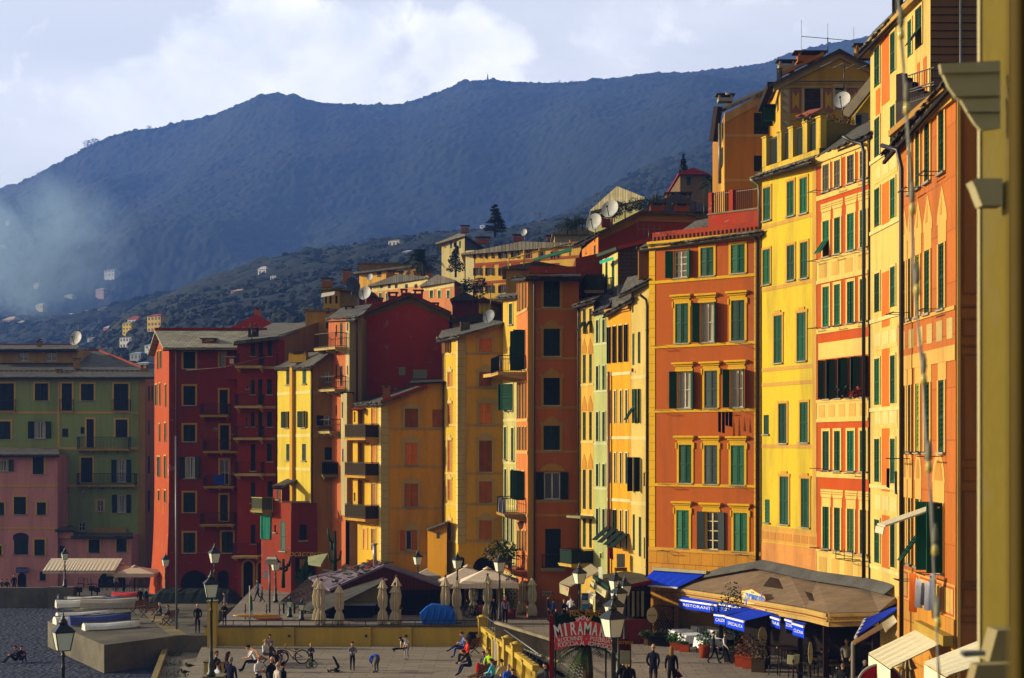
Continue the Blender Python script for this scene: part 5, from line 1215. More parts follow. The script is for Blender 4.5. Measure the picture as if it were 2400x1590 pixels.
for i in range(5): f.box(mb,.12+i*w5,w5-.1+i*w5,Z(1435),Z(1368),.02,.03,0); f.box(mb,.2+i*w5,w5-.18+i*w5,Z(1430),Z(1373),.03,.035,1)
mb.isl('painted_panel',[M('#c2502c','stucco'),M('#e0b25c','stucco',stain=.6)],b)
band(f,b,M('#cf9f4c','stucco'),Z(262),Z(236),.12); band(f,b,M('#b5863c','stucco'),Z(238),Z(222),.35)
for i in range(14): pass
f2=Fac(2240.3,43.4,2345,43.4); mk=M('#b0661c','stucco',fade=.15); wall(f2,b,mk,0,f2.z(2250,190))
mb=MB(); f2.box(mb,.03,f2.u(2250),0,f2.z(2250,190),.003,.05,1)
for a,c in ((260,690),(745,790),(830,1080),(1095,1130),(1150,1365),(1380,1425)):
    u0_,u1_=f2.u(2256),f2.u(2292); za,zc=f2.z(2260,c),f2.z(2260,a); t=.05
    f2.box(mb,u0_,u1_,za,za+t,.003,.03,0); f2.box(mb,u0_,u1_,zc-t,zc,.003,.03,0); f2.box(mb,u0_,u0_+t,za,zc,.0035,.029,0); f2.box(mb,u1_-t,u1_,za,zc,.0035,.029,0)
for y in (715,808,1370,1440,1455): f2.box(mb,f2.u(2250),f2.L,f2.z(2250,y+5),f2.z(2250,y),.003,.06,0)
mb.build('moulding',[M('#8f5218','stucco'),M('#dcae5c','stucco')],b)
shell(b,[(15.6,58),(19,58),E(f2,f2.L)],0,Z(252),mk,lid=[E(f,0),(15.6,58),(19,58),E(f2,f2.L),E(f,f.L)])
roof(b,[px(2073,362,51.3),px(2228,184,42.9),px(2260,165,45),px(2118,300,53)],.22,M('#6a5a44','slate'),eave=[(0,1)])
mb=MB(); mb.tube([f.P(f.u(2139),z,.35) for z in (0,Z(395,2139))]+[f.P(f.u(2137),Z(350,2139),.45),f.P(f.u(2125),Z(330,2139),.8)],.07,8); mb.build('drainpipe',M('#16100e','metal',met=.2),b)
mb=MB()
for x,y in ((2175,1120-60),(2208,1070),(2130,1075),(2205,407),(2160,445),(2130,735),(2205,727),(2205,1345),(2150,1360)):
    u=f.u(x); z=f.z(x,y); mb.bar(f.P(u-.5,z,.6),f.P(u+.5,z,.6),.035); mb.bar(f.P(u-.35,z,.05),f.P(u-.35,z,.6),.022); mb.bar(f.P(u+.35,z,.05),f.P(u+.35,z,.6),.022)
mb.build('clothes_rack',M('#16120e','metal'),b)
mb=MB() # the small raised sunshade at the open window
mb.prism([f.P(f.u(2212),Z(1190),.1),f.P(f.u(2190),Z(1190),.1),f.P(f.u(2190),Z(1235),1.7),f.P(f.u(2212),Z(1235),1.7)],(0,0,.05)); 
mb.prism([f.P(f.u(2212),Z(1236),1.71),f.P(f.u(2190),Z(1236),1.71),f.P(f.u(2190),Z(1252),1.74),f.P(f.u(2212),Z(1252),1.74)],f.n*.03)
c=mb.build('awning',M('#d8cfae','cloth'),None,org=f.P(f.u(2200),Z(1230),1)); tag(c,'small cream sunshade propped out over an open window of the salmon house','awning')

# ---- 18 two ochre houses behind, upper right
b=bld('plain ochre-brown house with one sloping roof edge and closed dark shutters, upper right',1750,94)
f=Fac(1698,94,1832,94); mo=M('#b07a26','stucco',fade=.1)
f.win(1767,1800,265,315,'c').win(1767,1790,365,402,'c')
wall(f,b,mo,8,[(0,f.z(1698,268)),(f.L,f.z(1832,196))]); wins(f,b,DG,sill=False)
mb=MB(); a=(0,f.z(1698,268)); c=(f.L,f.z(1832,196)); mb.prism([f.P(a[0],a[1],0),f.P(c[0],c[1],0),f.P(c[0],c[1]-.55,0),f.P(a[0],a[1]-.55,0)],f.n*.06)
for y in (318,423): f.box(mb,0,f.L,f.z(1698,y+3),f.z(1698,y-3),0,.03)
mb.build('cornice',M('#b5945c','stucco'),b)
fl=Fac(1698,94,1689,99); 
for r in ((290,330),(350,390)): fl.win(1691.5,1695,*r,'c')
wall(fl,b,M('#d9a63a','stucco'),8,fl.z(1698,262)); wins(fl,b,GREEN,sill=False)
roof(b,[px(1679,262,95),px(1834,192,93),px(1834,188,101),px(1676,256,101)],.2,M('#4a463e','slate'))
mb=MB(); mb.bar(px(1672,332,95.5),px(1683,250,95),.35,0,.5); mb.tube([px(1687,290,94.5),px(1687,430,94.3)],.1,8,1); mb.build('gutter',[M('#2a221c'),M('#7a7468','metal')],b)
shell(b,[E(fl,fl.L),(E(fl,fl.L)[0],103),(E(f,f.L)[0],103)],8,f.z(1698,268),mo,lid=[E(fl,fl.L),(E(fl,fl.L)[0],103),(E(f,f.L)[0],103),E(f,f.L),E(f,0)])
chimney(b,px(1699,240,97),.9,.7,.2,M('#b5a37c','stucco'))
b=bld('ochre house with a broad pediment and painted rose panels between brown shutters',1930,88)
f=Fac(1829,88,2052,88); Z=lambda y:f.z(1900,y)
for x0,x1,s in ((1885,1923,'c'),(2017,2040,'c')): f.win(x0,x1,208,266,s,sc='#4a342c')
f.win(1957,1978,204,258,'d')
mo=M('#b8891e','stucco',fade=.1); wall(f,b,mo,12,[(0,Z(190)),(f.u(1968),f.z(1968,122)),(f.L,f.z(2052,165))]); wins(f,b,'#4a342c',trim='#b59a72',surw=.14,sill=False)
mt=M('#a88c60','stucco'); mb=MB(); ap=(f.u(1968),f.z(1968,117)); 
for a,c in (((f.u(1812),f.z(1812,196)),ap),(ap,(f.L,f.z(2052,160)))): mb.prism([f.P(a[0],a[1],0),f.P(c[0],c[1],0),f.P(c[0],c[1]-.5,0),f.P(a[0],a[1]-.5,0)],f.n*.15)
for y,t,o in ((188,3,.12),(194,3,.06),(203,4,.08),(279,4,.05)): f.box(mb,0,f.L,Z(y+t),Z(y),0,o)
f.box(mb,0,f.u(1851),Z(400),Z(207),.004,.03); mb.build('cornice',mt,b)
mb=MB()
for x0,x1 in ((1853,1877),(1930,1953),(1984,2010)):
    f.box(mb,f.u(x0),f.u(x1),Z(265),Z(207),.004,.02,0); a,c=f.u(x0+4),f.u(x1-4); z0,z1=Z(258),Z(214); m_=(a+c)/2
    mb.prism([f.P(a,z0,.02),f.P(m_,z0+.3,.02),f.P(c,z0,.02),f.P(c,z1,.02),f.P(m_,z1-.3,.02),f.P(a,z1,.02)],f.n*.01,1)
for y in (228,247,266,296): f.box(mb,f.u(1832),f.u(1848),Z(y),Z(y-16),.03,.036,2); mb.prism([f.P(f.u(1833),Z(y-1),.036),f.P(f.u(1847),Z(y-1),.036),f.P(f.u(1833),Z(y-13),.036)],f.n*.006,3)
mb.isl('painted_panel',[M('#8f5a50','stucco'),M('#c2962c','stucco'),M('#b5a488','stucco'),M('#8f7a58','stucco')],b)
fl=Fac(1829,88,1810,93); fl.win(1822,1825,225,262,'x').win(1813,1818,250,290,'p'); wall(fl,b,M('#dfae34','stucco'),12,fl.z(1829,192)); wins(fl,b,GREEN,sill=False)
roof(b,[px(1804,198,87.6),px(1968,114,87.6),px(1968,117,97),px(1800,198,97)],.18,M('#5a5048','slate')); roof(b,[px(1968,114,87.6),px(2060,163,87.6),px(2060,163,97),px(1968,117,97)],.18,M('#5a5048','slate'))
mb=MB(); mb.bar(px(1783,255,92),px(1806,200,88),.35,0,.4); mb.build('gutter',M('#2a221c'),b)
mb=MB(); mb.prism([px(1828,180,89.5),px(1932,129,89.5),px(1932,121,89.5),px(1828,172,89.5)],(0,.3,0)); mb.build('parapet',M('#b86f24','stucco'),b)
chimney(b,px(1842,170,90),.9,.6,.4,M('#a89a74','stucco')); chimney(b,px(1897,148,91),1.5,.8,.35,M('#a85c20','stucco')); chimney(b,px(2022,140,90),.9,.6,.6,M('#a8741c','stucco'))
mb=MB(); 
for i in range(8): mb.bar(px(1821+i*1.6,190,89.5),px(1821+i*1.6,162,89.5),.03)
mb.bar(px(1820,162,89.5),px(1835,160,89.5),.05); mb.build('railing',M('#24342c','metal'),b)
shell(b,[E(fl,fl.L),(E(fl,fl.L)[0],98),(E(f,f.L)[0],98)],12,Z(190),mo,lid=[E(fl,fl.L),(E(fl,fl.L)[0],98),(E(f,f.L)[0],98),E(f,f.L),E(f,0)])
b=bld('bright yellow gable end with a grey sloping verge, tucked behind the cream house',2015,80)
f=Fac(1986,80,2055,79); wall(f,b,M('#e6b81c','stucco'),20,[(0,f.z(1986,272)),(f.L,f.z(2055,185))])
mb=MB(); mb.bar(px(1982,272,79.6),px(2056,180,78.6),.25,0,.5); mb.build('verge',M('#8a7e68'),b)

# ================================================================ roofs and houses behind the row
b=bld('large red-brown house with a broad gabled wall and dark roof edge behind the row',1520,96)
f=Fac(1402,97,1648,97); mr=M('#7e2f14','stucco',fade=.08,stain=.15); z=lambda x,y:(f.u(x),f.z(x,y)) 
pt=[z(1402,545),z(1500,499),z(1622,502),z(1648,514)]; wall(f,b,mr,8,pt)
mb=MB()
for a,c in zip(pt,pt[1:]): mb.prism([f.P(a[0],a[1],0),f.P(c[0],c[1],0),f.P(c[0],c[1]-.55,0),f.P(a[0],a[1]-.55,0)],f.n*.06)
mb.build('cornice',M('#8a6424','stucco'),b)
fl=Fac(1402,97,1364,104)
for x in (1372,1392): fl.win(x,x+4,575,597,'x')
wall(fl,b,M('#d9822c','stucco'),8,fl.z(1402,553)); wins(fl,b,GREEN,sill=False)
roof(b,[px(1345,574,105),px(1404,543,96.6),px(1501,494,96.6),px(1501,496,106)],.16,M('#5a564c','slate'),eave=[(0,1)]); roof(b,[px(1501,494,96.6),px(1624,499,96.6),px(1624,499,108),px(1501,496,108)],.16,M('#5a564c','slate'))
roof(b,[px(1624,499,96.6),px(1652,515,96.6),px(1652,515,108),px(1624,499,108)],.16,M('#5a564c','slate'))
shell(b,[E(f,f.L),(E(f,f.L)[0],108),(E(fl,fl.L)[0],108)],8,pt[0][1],mr,lid=[E(f,f.L),(E(f,f.L)[0],108),(E(fl,fl.L)[0],108),E(fl,fl.L),E(f,0)])
for x,y in ((1540,497),(1597,498)): chimney(b,px(x,y,98.5),.9,.6,.3,M('#8f3c18','stucco'))
chimney(b,px(1423,533,98),.7,.5,.5,M('#8f2c18','stucco'))
b=bld('red-brown lower wall with a green-screened roof terrace',1375,95)
f=Fac(1349,95.5,1412,95.5); wall(f,b,mr,6,[(0,f.z(1349,606)),(f.L,f.z(1412,592))]); shell(b,[E(f,0),(E(f,0)[0],101),(E(f,f.L)[0],101)],6,f.z(1349,606),mr)
balcony(f,b,1366,1412,690,652,dep=2.2,slab='#c9a860',solid='#24301c',rail='#241c18')
b=bld('grey brick party wall with a yellow balcony front and turquoise blind',1480,91)
fl=Fac(1412,94.6,1448,91); fl.win(1419,1424,615,688,'x').win(1434,1440,611,686,'x'); wall(fl,b,M('#e0cf74','stucco'),6,fl.z(1430,600)); wins(fl,b,'#1a4028',sill=False)
f=Fac(1448.3,91,1524,91); wall(f,b,M('#554534','stucco',block=.22,mort=(.5,.5,.5),fade=.1),6,[(0,f.z(1448,584)),(f.L,f.z(1524,568))])
mb=MB(); mb.bar(px(1402,599,94),px(1448,583,90.8),.2); mb.bar(px(1448,582,90.8),px(1528,562,90.4),.22,1); mb.build('gutter',[M('#3a4a38'),M('#7a2418')],b)
mb=MB(); mb.prism([px(1405,612,92.8),px(1438,602,90.8),px(1438,609,90.4),px(1406,619,92.4)],(0,.05,0)); c=mb.build('blind',M('#1fa88c','cloth'),None,org=px(1420,610,92)); tag(c,'turquoise roller blind over a yellow balcony door high on the row','blind')
mb=MB(); mb.slab([px(1390,705,93.5),px(1450,700,90.5),px(1524,688,90.3),px(1524,660,90.9),px(1448,668,91),px(1400,690,94.5)],.2); mb.build('flat_roof',M('#4a4c58','concrete'),b)
mb=MB()
for i in range(9): mb.bar(px(1402+5*i,688-.5*i,92),px(1402+5*i,656-.5*i,92),.03)
mb.bar(px(1400,655,92),px(1448,650,91.8),.05); mb.build('railing',M('#241c18','metal'),b)

# town on the slope: generic detailed blocks
def block(label,x0,x1,D,yt,zb,col,cols,rows,sm=GREEN,side=None,trim=None,st='c',roofc='#8a8474',hip=0,rise=0,dep=10,name='town_house',over=.5,wcol=None,group=None,sillf=False,ofr=None,**k):
    b=bld(label,(x0+x1)/2,D,name=name,group=group); m=M(col,'stucco',fade=.2); f=Fac(x0,D,x1,D*k.get('obl',1.0))
    if side: xs,Ds,cs=side
    for r,(a,c) in enumerate(rows):
        for q,(u,v) in enumerate(cols): f.win(u,v,a,c,st if isinstance(st,str) else st[r][q],sur=k.get('surs','flat'),an=2.8)
    zt=f.z((x0+x1)/2,yt); wall(f,b,m,zb,zt); wins(f,b,sm,trim=trim,surw=k.get('surw',.15),sill=sillf,pitch=.4,frame='#cfccc0')
    back=D+dep; pts=[(E(f,0)[0],back),(E(f,f.L)[0],back)]; corners=[Vector((*E(f,0),0)),Vector((*E(f,f.L),0)),Vector((*pts[1],0)),Vector((*pts[0],0))]
    if side:
        fl=Fac(x0,D,xs,Ds) if xs<x0 else Fac(x1,D*k.get('obl',1.0),xs,Ds)
        for (u,v,a,c) in k.get('swin',()): fl.win(u,v,a,c,'x')
        wall(fl,b,M(cs,'stucco'),zb,zt); wins(fl,b,sm,sill=False,pitch=.4)
        e=fl.P(fl.L,0); corners[3 if xs<x0 else 2]=Vector((e.x,e.y,0))
    mb=MB(); c=corners; order=[(1,2),(2,3),(3,0)]
    for i,j in order:
        if side and ((xs<x0 and (i,j)==(3,0)) or (xs>x1 and (i,j)==(1,2))): continue
        mb.face([(c[i].x,c[i].y,zb),(c[j].x,c[j].y,zb),(c[j].x,c[j].y,zt),(c[i].x,c[i].y,zt)])
    mb.face([(p.x,p.y,zt) for p in c]); mb.build('wall',m,b)
    rise*=.42; ce=sum(c,Vector((0,0,0)))/4; ev=[p+(p-ce).normalized()*over for p in c]; ev=[Vector((p.x,p.y,zt)) for p in ev]
    mt_=M(roofc,'slate') if k.get('tile') is None else M(k['tile'],'tile')
    if rise:
        mb=MB(); long_x=abs(ev[1].x-ev[0].x)>abs(ev[2].y-ev[1].y)
        if hip==2: r0=r1=sum(ev,Vector((0,0,0)))/4+Vector((0,0,rise))
        elif long_x:
            l=(ev[0]+ev[3])/2; r_=(ev[1]+ev[2])/2; d=(r_-l).normalized(); hh=min(hip*.5*abs(ev[2].y-ev[1].y),(r_-l).length*.36); r0=l+d*hh+Vector((0,0,rise)); r1=r_-d*hh+Vector((0,0,rise))
        else:
            l=(ev[0]+ev[1])/2; r_=(ev[3]+ev[2])/2; r0=l+Vector((0,0,rise)); r1=r_+Vector((0,0,rise))
        th=Vector((0,0,.14)); mb.face([p-th for p in ev][::-1])
        for i in range(4): j=(i+1)%4; mb.face([ev[i]-th,ev[j]-th,ev[j],ev[i]])
        if hip==2: 
            for i in range(4): mb.face([ev[i],ev[(i+1)%4],r0])
        elif long_x: mb.face([ev[0],ev[1],r1,r0]); mb.face([ev[2],ev[3],r0,r1]); mb.face([ev[1],ev[2],r1]); mb.face([ev[3],ev[0],r0])
        else: mb.face([ev[0],ev[1],r0]); mb.face([ev[1],ev[2],r1,r0]); mb.face([ev[2],ev[3],r1]); mb.face([ev[3],ev[0],r0,r1])
        mb.build('roof',[mt_],b)
    else:
        mb=MB(); mb.slab(ev,.2); mb.build('roof',mt_,b)
    for (x,y,s,h) in k.get('chim',()): chimney(b,px(x,y,D+dep*.4),s,s*.8,h,M(k.get('cc','#a8642c'),'stucco'))
    return b,f
S4=lambda xs,w_:[(x,x+w_) for x in xs]
block('long ochre house with a flat roof storey and dark shutters beyond the palm',842,975,175,631,8,'#cf9c34',S4((857,884,910,935),10),[(634,650)],'#1a2420',dep=9,roofc='#6a675c',rise=0,over=.8,obl=.96)
block('flat topped ochre attic storey above the long ochre house',842,960,178,615,20,'#9f7626',[],[],dep=5,over=.3)
b,f=block('pale pink and cream terrace with a row of small attic windows',872,1003,150,660,6,'#cf8a58',S4((889,905),7)+S4((966,),7),[(687,705)],'#2c4a38',obl=.95,roofc='#7a776c',rise=1.6,dep=9,trim='#dcc684',surw=.1,chim=((930,655,1,.5),(915,652,.8,.5)))
band(f,b,M('#d8c684','stucco'),f.z(900,682),f.z(900,662),.02)
mb=MB()
for x in (892,910,926,950,972): f.box(mb,f.u(x),f.u(x)+.45,f.z(x,676),f.z(x,667),.02,.04)
mb.build('attic_openings',M('#2a2a24'),b)
b,f=block('salmon house with cream corners and slate roof before the tall frescoed house',993,1065,142,664,6,'#cf8050',[(1008,1016),(1027,1034),(1048,1055)],[(681,699)],'#1c4a30',obl=.97,roofc='#8a7f76',rise=1.8,dep=9,trim='#dcca88',surw=.12,side=(1092,145,'#7e3018'),hip=1,chim=((1005,655,.6,.5),(978,656,.6,.5)))
band(f,b,M('#dcca88','stucco'),f.z(1030,677),f.z(1030,664),.03)
block('tall square pale house with a pyramid slate roof',1035,1089,200,563,25,'#b0a068',[(1042,1046),(1055,1060),(1066,1071),(1076,1081)],[(565,582)],'#2c4a30',obl=.96,roofc='#948a70',rise=4.3,hip=2,dep=13,side=(1135,206,'#3f3c34'),chim=((1090,546,1.0,.7),),over=1.2)
cs_=[(1065,1078),(1097,1108),(1127,1137),(1162,1170),(1192,1204),(1222,1235),(1256,1268),(1290,1300)]
b,f=block('long four-storey ochre house painted with terracotta bands, white shuttered windows',1092,1362,150,584,10,'#e0b048',[(1115,1124),(1143,1152),(1174,1184),(1203,1212),(1233,1243),(1264,1274),(1296,1305)],[(590,606),(628,646),(669,687)],'#14241e',roofc='#9a927e',rise=1.6,dep=12,trim='#a04c24',surw=.14,st=['oooocco','oooocc.','ooocc..'],chim=((1214,566,.9,.4),(1132,572,1.2,.4),(1296,566,1.2,.3)),cc='#9a4424',over=.6,obl=.95)
for y in (583,614,658): band(f,b,M('#a04c24','stucco'),f.z(1200,y+3),f.z(1200,y-3),.05)
mb=MB(); f.box(mb,0,f.u(1112),10,f.z(1100,588),.01,.06); mb.build('corner_strip',M('#d8c890','stucco'),b)
mb=MB()
for x in (1120,1148,1179,1208,1238,1270,1300): u=f.u(x); f.box(mb,u-.5,u+.5,f.z(x,627),f.z(x,617),.004,.03)
mb.isl('painted_head',M('#96401e','stucco'),b)
block('slate roofed villa with two skylights on the slope below the ridge',1392,1506,160,480,28,'#9a935c',[(1398,1402),(1430,1436)],[(484,500)],'#1c2c24',obl=.95,roofc='#c4b88c',rise=4.2,hip=.02,dep=12,over=.8)
block('pale awning-roofed shed behind the red-brown house',1300,1390,145,548,20,'#a89a70',[],[],roofc='#a09478',rise=2.0,dep=6,hip=.5)
block('brown tower house with red tile roof and green shutters by the cypress',1594,1655,150,408,30,'#7a5f3c',[(1609,1619)],[(414,434),(449,468)],'#14382c',tile='#a8301c',rise=1.2,hip=1,dep=12,side=(1690,156,'#5a4028'),over=.6)
block('grey slate hipped roof with many chimneys above the red-brown house',1510,1660,112,494,14,'#7a6c4c',[],[],roofc='#6a6a70',rise=3.0,hip=1,dep=8,chim=((1590,478,1.5,.5),(1576,480,1,.6)))
block('red roofed villa with pale yellow walls behind the slate roofs',558,652,150,770,10,'#b8975c',[(562,567),(574,579),(612,622)],[(766,776)],'#3a241c',tile='#b0341c',rise=3.0,hip=1,dep=12,over=1.4,side=None,chim=((604,742,.6,.6),))
block('lower wing of the red roofed villa',640,682,152,772,10,'#a8905c',[(645,652)],[(763,775)],'#2a2420',tile='#a8301c',rise=1.4,hip=1,dep=9,over=1.0)
block('grey pyramid roof just showing over the red house roof',400,462,135,778,6,'#8a8678',[],[],roofc='#8f8c84',rise=1.0,hip=2,dep=6)
my=M('#caa02c','stucco')
b,f=block('yellow roof apartment with white awnings at the top of the stepped yellow houses',758,796,125,676,8,'#e0b23a',[(762,766),(772,777),(786,791)],[(693,712)],'#1c3a30',roofc='#9a8a50',rise=0,dep=6,side=(838,127,'#a0803c'),chim=((767,674,.8,.5),(813,668,.6,1.0)))
mb=MB(); mb.prism([px(754,688,124),px(785,683,124),px(783,691,122.6),px(752,697,122.6)],(0,0,-.05)); c=mb.build('awning',M('#cfc8b4','cloth'),None,org=px(770,688,123)); tag(c,'pair of white awnings on the highest yellow roof apartment','awning')
block('stepped yellow house with a small terrace below the roof apartment',716,792,122,724,6,'#c2922c',[(764,773)],[(722,736),(751,770)],'#2a241c',rise=0,dep=6,over=.15)
block('little dark red roof dormer with white dish beside it',841,878,119,690,8,'#8c2a1a',[(845,851)],[(690,715)],'#2a1a18',tile='#5a4a40',rise=.9,dep=5)
block('yellow-green house with two tall shutters behind the orange-shuttered house',1123,1149,108,706,8,'#cfae2c',[(1128,1132),(1140,1144)],[(706,736)],'#14382c',roofc='#6a4a38',rise=.6,dep=6,side=(1182,110,'#7a6424'),over=.5)
block('small red-brown rooftop hut above the gable',1060,1120,122,702,8,'#6a1c12',[],[],roofc='#5a5048',rise=1.3,dep=6)
block('ochre roofed strip house with slate top behind the dark orange house',1186,1330,108,628,10,'#b08a34',[],[],roofc='#7a745c',rise=1.0,dep=6)
block('ochre rear wall above the yellow house with orange shutters',1060,1182,108,752,8,'#8a6a1c',[],[],roofc='#4a4238',rise=1.2,dep=6)
mb=MB(); a=px(1192,630,107); 
for i in range(5): p=px(1192+i*36,632-i*8,107); mb.tube([p,p+Vector((0,0,1.1))],.05,6)
mb.tube([px(1192,607,107),px(1340,570,107)],.05,6); mb.prism([px(1250,606,107.5),px(1340,580,107.5),px(1340,588,106),px(1250,612,106)],(0,0,-.05),1)
c=mb.build('pergola',[M('#c2a22c','metal',met=.1),M('#1c6a44','cloth')],None,org=a); tag(c,'yellow tubular pergola with green shade cloth on a roof terrace','pergola')

# dishes and aerials
dish(180,795,123.2,1.15,-.4,'white satellite dish on the left slate roof beside a tall aerial')
dish(825,671,124,1.3,.6,'dark grey satellite dish at the yellow roof apartment',col='#4a4f5c'); dish(857,689,117,1.05,-.4,'white satellite dish in front of the little red dormer')
dish(868,651,170,.8,-.5,'tiny white satellite dish beside the long ochre house'); dish(1148,744,104,.95,-.6,'grey satellite dish over the yellow house with orange shutters',col='#8a8f98')
dish(1394,522,95.5,1.05,-.5,'satellite dish at the left end of the red-brown house, lower of the pair'); dish(1432,492,97,1.15,-.5,'larger satellite dish above the red-brown chimney')
dish(1975,237,76.5,.86,-.5,'big pale satellite dish before the pediment house',mast=.7)
dish(1229,546,152,.7,-.5,'very small dish on the long frescoed house roof')
aerial(185,755,792,123.4,'slender aerial rising behind the left satellite dish',5,.9)
aerial(1521,535,568,85,'white comb aerial at the left end of the orange house roof',5,1.3,1); aerial(1650,468,520,95,'grey comb aerial beside the roof terrace',5,1.6,1)
aerial(1940,88,125,89,'large horizontal aerial with hanging traps on the pediment house roof',3,3.4,1); aerial(1978,150,210,77,'pole with a long side arm before the pediment',4,2.0,0)
aerial(1265,497,550,140,'tall thin mast behind the frescoed house',4,1.4); aerial(1536,425,495,120,'tall bare pole above the slate roofs',2,.5); aerial(590,765,800,113,'crooked aerial on the black chimney of the red row house',4,1.2)
aerial(1150,680,745,104.5,'ladder-like aerial next to the grey dish',6,.6); aerial(1399,450,520,150,'aerial on the skylight villa',4,1.0)
# ================================================================ FOREGROUND
P_=lambda x,y,D:px(x,y,D)
def one(mb,name,mats,label,cat,org,group=None):
    o=mb.build(name,mats,None,org=org); return tag(o,label,cat,group)
IRON=M('#14181a','metal',met=.3,rough=.5)
# ---- street lamps
def lamp_proto(h,label,s=1.0,col='#15201c'):
    t=thing('street_lamp',label,'street lamp',(0,0,0),'street lamps with glass lanterns'); ir=M(col,'metal',met=.3)
    z=h-.98*s; m=MB(); m.lathe((0,0,0),[(.17,0),(.17,.12),(.12,.2),(.13,.45),(.075,.6),(.085,.9),(.06,1.0),(.05,z-.55),(.075,z-.5),(.05,z-.42),(.04,z-.2),(.07,z-.12),(.03,z)],10); m.build('post',ir,t)
    g=MB(); a,b_,c=.15*s,.235*s,.52*s
    lo=[Vector((x*a,y*a,z+.04)) for x,y in ((-1,-1),(1,-1),(1,1),(-1,1))]; hi=[Vector((x*b_,y*b_,z+c)) for x,y in ((-1,-1),(1,-1),(1,1),(-1,1))]
    for i in range(4): j=(i+1)%4; g.face([lo[i],lo[j],hi[j],hi[i]])
    g.face(lo[::-1]); g.build('glass',M('#f0f6e0','milk'),t)
    m=MB()
    for i in range(4): m.bar(lo[i]*1.0,hi[i],.022*s); m.bar(lo[i],lo[(i+1)%4],.022*s); m.bar(hi[i],hi[(i+1)%4],.03*s)
    q=[Vector((p.x*1.18,p.y*1.18,p.z+.02)) for p in hi]; r=[Vector((p.x*.42,p.y*.42,z+c+.2*s)) for p in hi]
    m.face(q[::-1]); 
    for i in range(4): j=(i+1)%4; m.face([q[i],q[j],r[j],r[i]])
    m.lathe((0,0,z+c+.2*s),[(.10*s,0),(.13*s,.03*s),(.10*s,.10*s),(.04*s,.16*s),(.05*s,.2*s),(.015*s,.23*s),(.03*s,.27*s),(.005,.31*s)],8); m.build('lantern_top',ir,t); return t
LP=None
def lamp(x,yt,yb,D,label,s=1.0,rz=.5):
    b=px(x,yb,D); t=px(x,yt,D); o=lamp_proto(t.z-b.z,label,s); o.location=b; o.rotation_euler=(0,0,rz); return o
lamp(148,1440,1720,45,'large street lamp over the pebbles, nearest of the left side',1.12)
lamp(503,1275,1468,88,'street lamp with bright glass standing behind the tall one at the plaza corner',1.15); lamp(495,1339,1586,58,'tall street lamp on the yellow pillar at the left corner of the plaza',1.05,.3)
lamp(152,1284,1376,112,'thin street lamp before the pink annex and its cream awning',.95); lamp(388,1297,1398,106,'street lamp against the foot of the dark red house',.95)
lamp(646,1300,1412,100,'street lamp beside the small red focaccia house',1.1); lamp(979,1289,1450,98,'street lamp rising behind the brown restaurant roof',1.0); lamp(1072,1295,1462,91,'street lamp between the cream canopies',1.0)
lamp(1171,1297,1464,87.5,'street lamp at the promenade corner next to the man in the red scarf',1.1); lamp(1358,1320,1500,81,'street lamp in front of the cream awning with the rainbow poster',1.15)
lamp(1443,1337,1530,76,'rearmost lamp of the cluster behind the red arched sign',1.1); lamp(1464,1350,1545,73,'lamp standing right of the cluster behind the red arched sign',1.0); lamp(1450,1362,1580,68,'middle lamp of the cluster at the red arched sign',1.15)
lamp(1440,1387,1640,58,'second nearest lamp of the cluster at the red arched sign',1.2); lamp(1436,1408,1700,50,'nearest and largest lamp of the cluster, overlapping the red arched sign',1.25)
def plamp(x,yt,D,label): 
    b=px(x,yt,D); b.z=0; o=lamp_proto(px(x,yt,D).z,label,.72); o.location=b; return o
plamp(679,1397,92,'left low lantern post beside the corrugated roof'); plamp(707,1404,90.5,'second low lantern post beside the corrugated roof'); plamp(878,1383,94,'low lantern post before the beige restaurant wall'); plamp(935,1414,89,'low lantern post between the folded parasols')
# ---- flagpoles and posts
m=MB(); b=px(414,1508,90); m.tube([b,px(412,1022,90)],[.07,.05],8); one(m,'flagpole',M('#6f7276','metal',met=.3),'tall bare grey flagpole at the edge of the quay','flagpole',b)
b=gnd(586,1468,0); t=thing('flag_on_pole','short white pole with a furled green white and red flag by the kayaks','flag',b); m=MB(); m.tube([b,px(585,1373,b.y)],.03,6); m.build('pole',M(WHITE),t)
m=MB(); m.prism([px(585,1392,b.y),px(591,1400,b.y),px(592,1430,b.y),px(587,1434,b.y)],(0,.04,0),0); m.prism([px(587,1434,b.y),px(592,1430,b.y),px(593,1444,b.y),px(588,1446,b.y)],(0,.04,0),1); m.prism([px(587,1440,b.y-.01),px(588,1446,b.y-.01),px(584,1462,b.y-.01),px(583,1448,b.y-.01)],(0,.04,0),2); m.build('flag',[M('#1c6a3a','cloth'),M(WHITE,'cloth'),M('#a01c1c','cloth')],t)
b=gnd(632,1436,0); t=thing('notice_post','grey post with a white roofed light box and a paper notice','post',b); m=MB(); m.tube([b,px(632,1320,b.y)],.06,6); m.build('pole',M('#3a4048','metal'),t); m=MB(); m.box(px(636,1318,b.y),(.7,.35,.3)); m.slab([px(625,1311,b.y-.25),px(648,1311,b.y-.25),px(648,1306,b.y+.3),px(625,1306,b.y+.3)],.05); m.build('light_box',M('#c2bda8'),t)
m=MB(); m.box(px(622,1345,b.y-.1),(.22,.03,.5)); m.build('notice',M('#c9ccd8'),t)
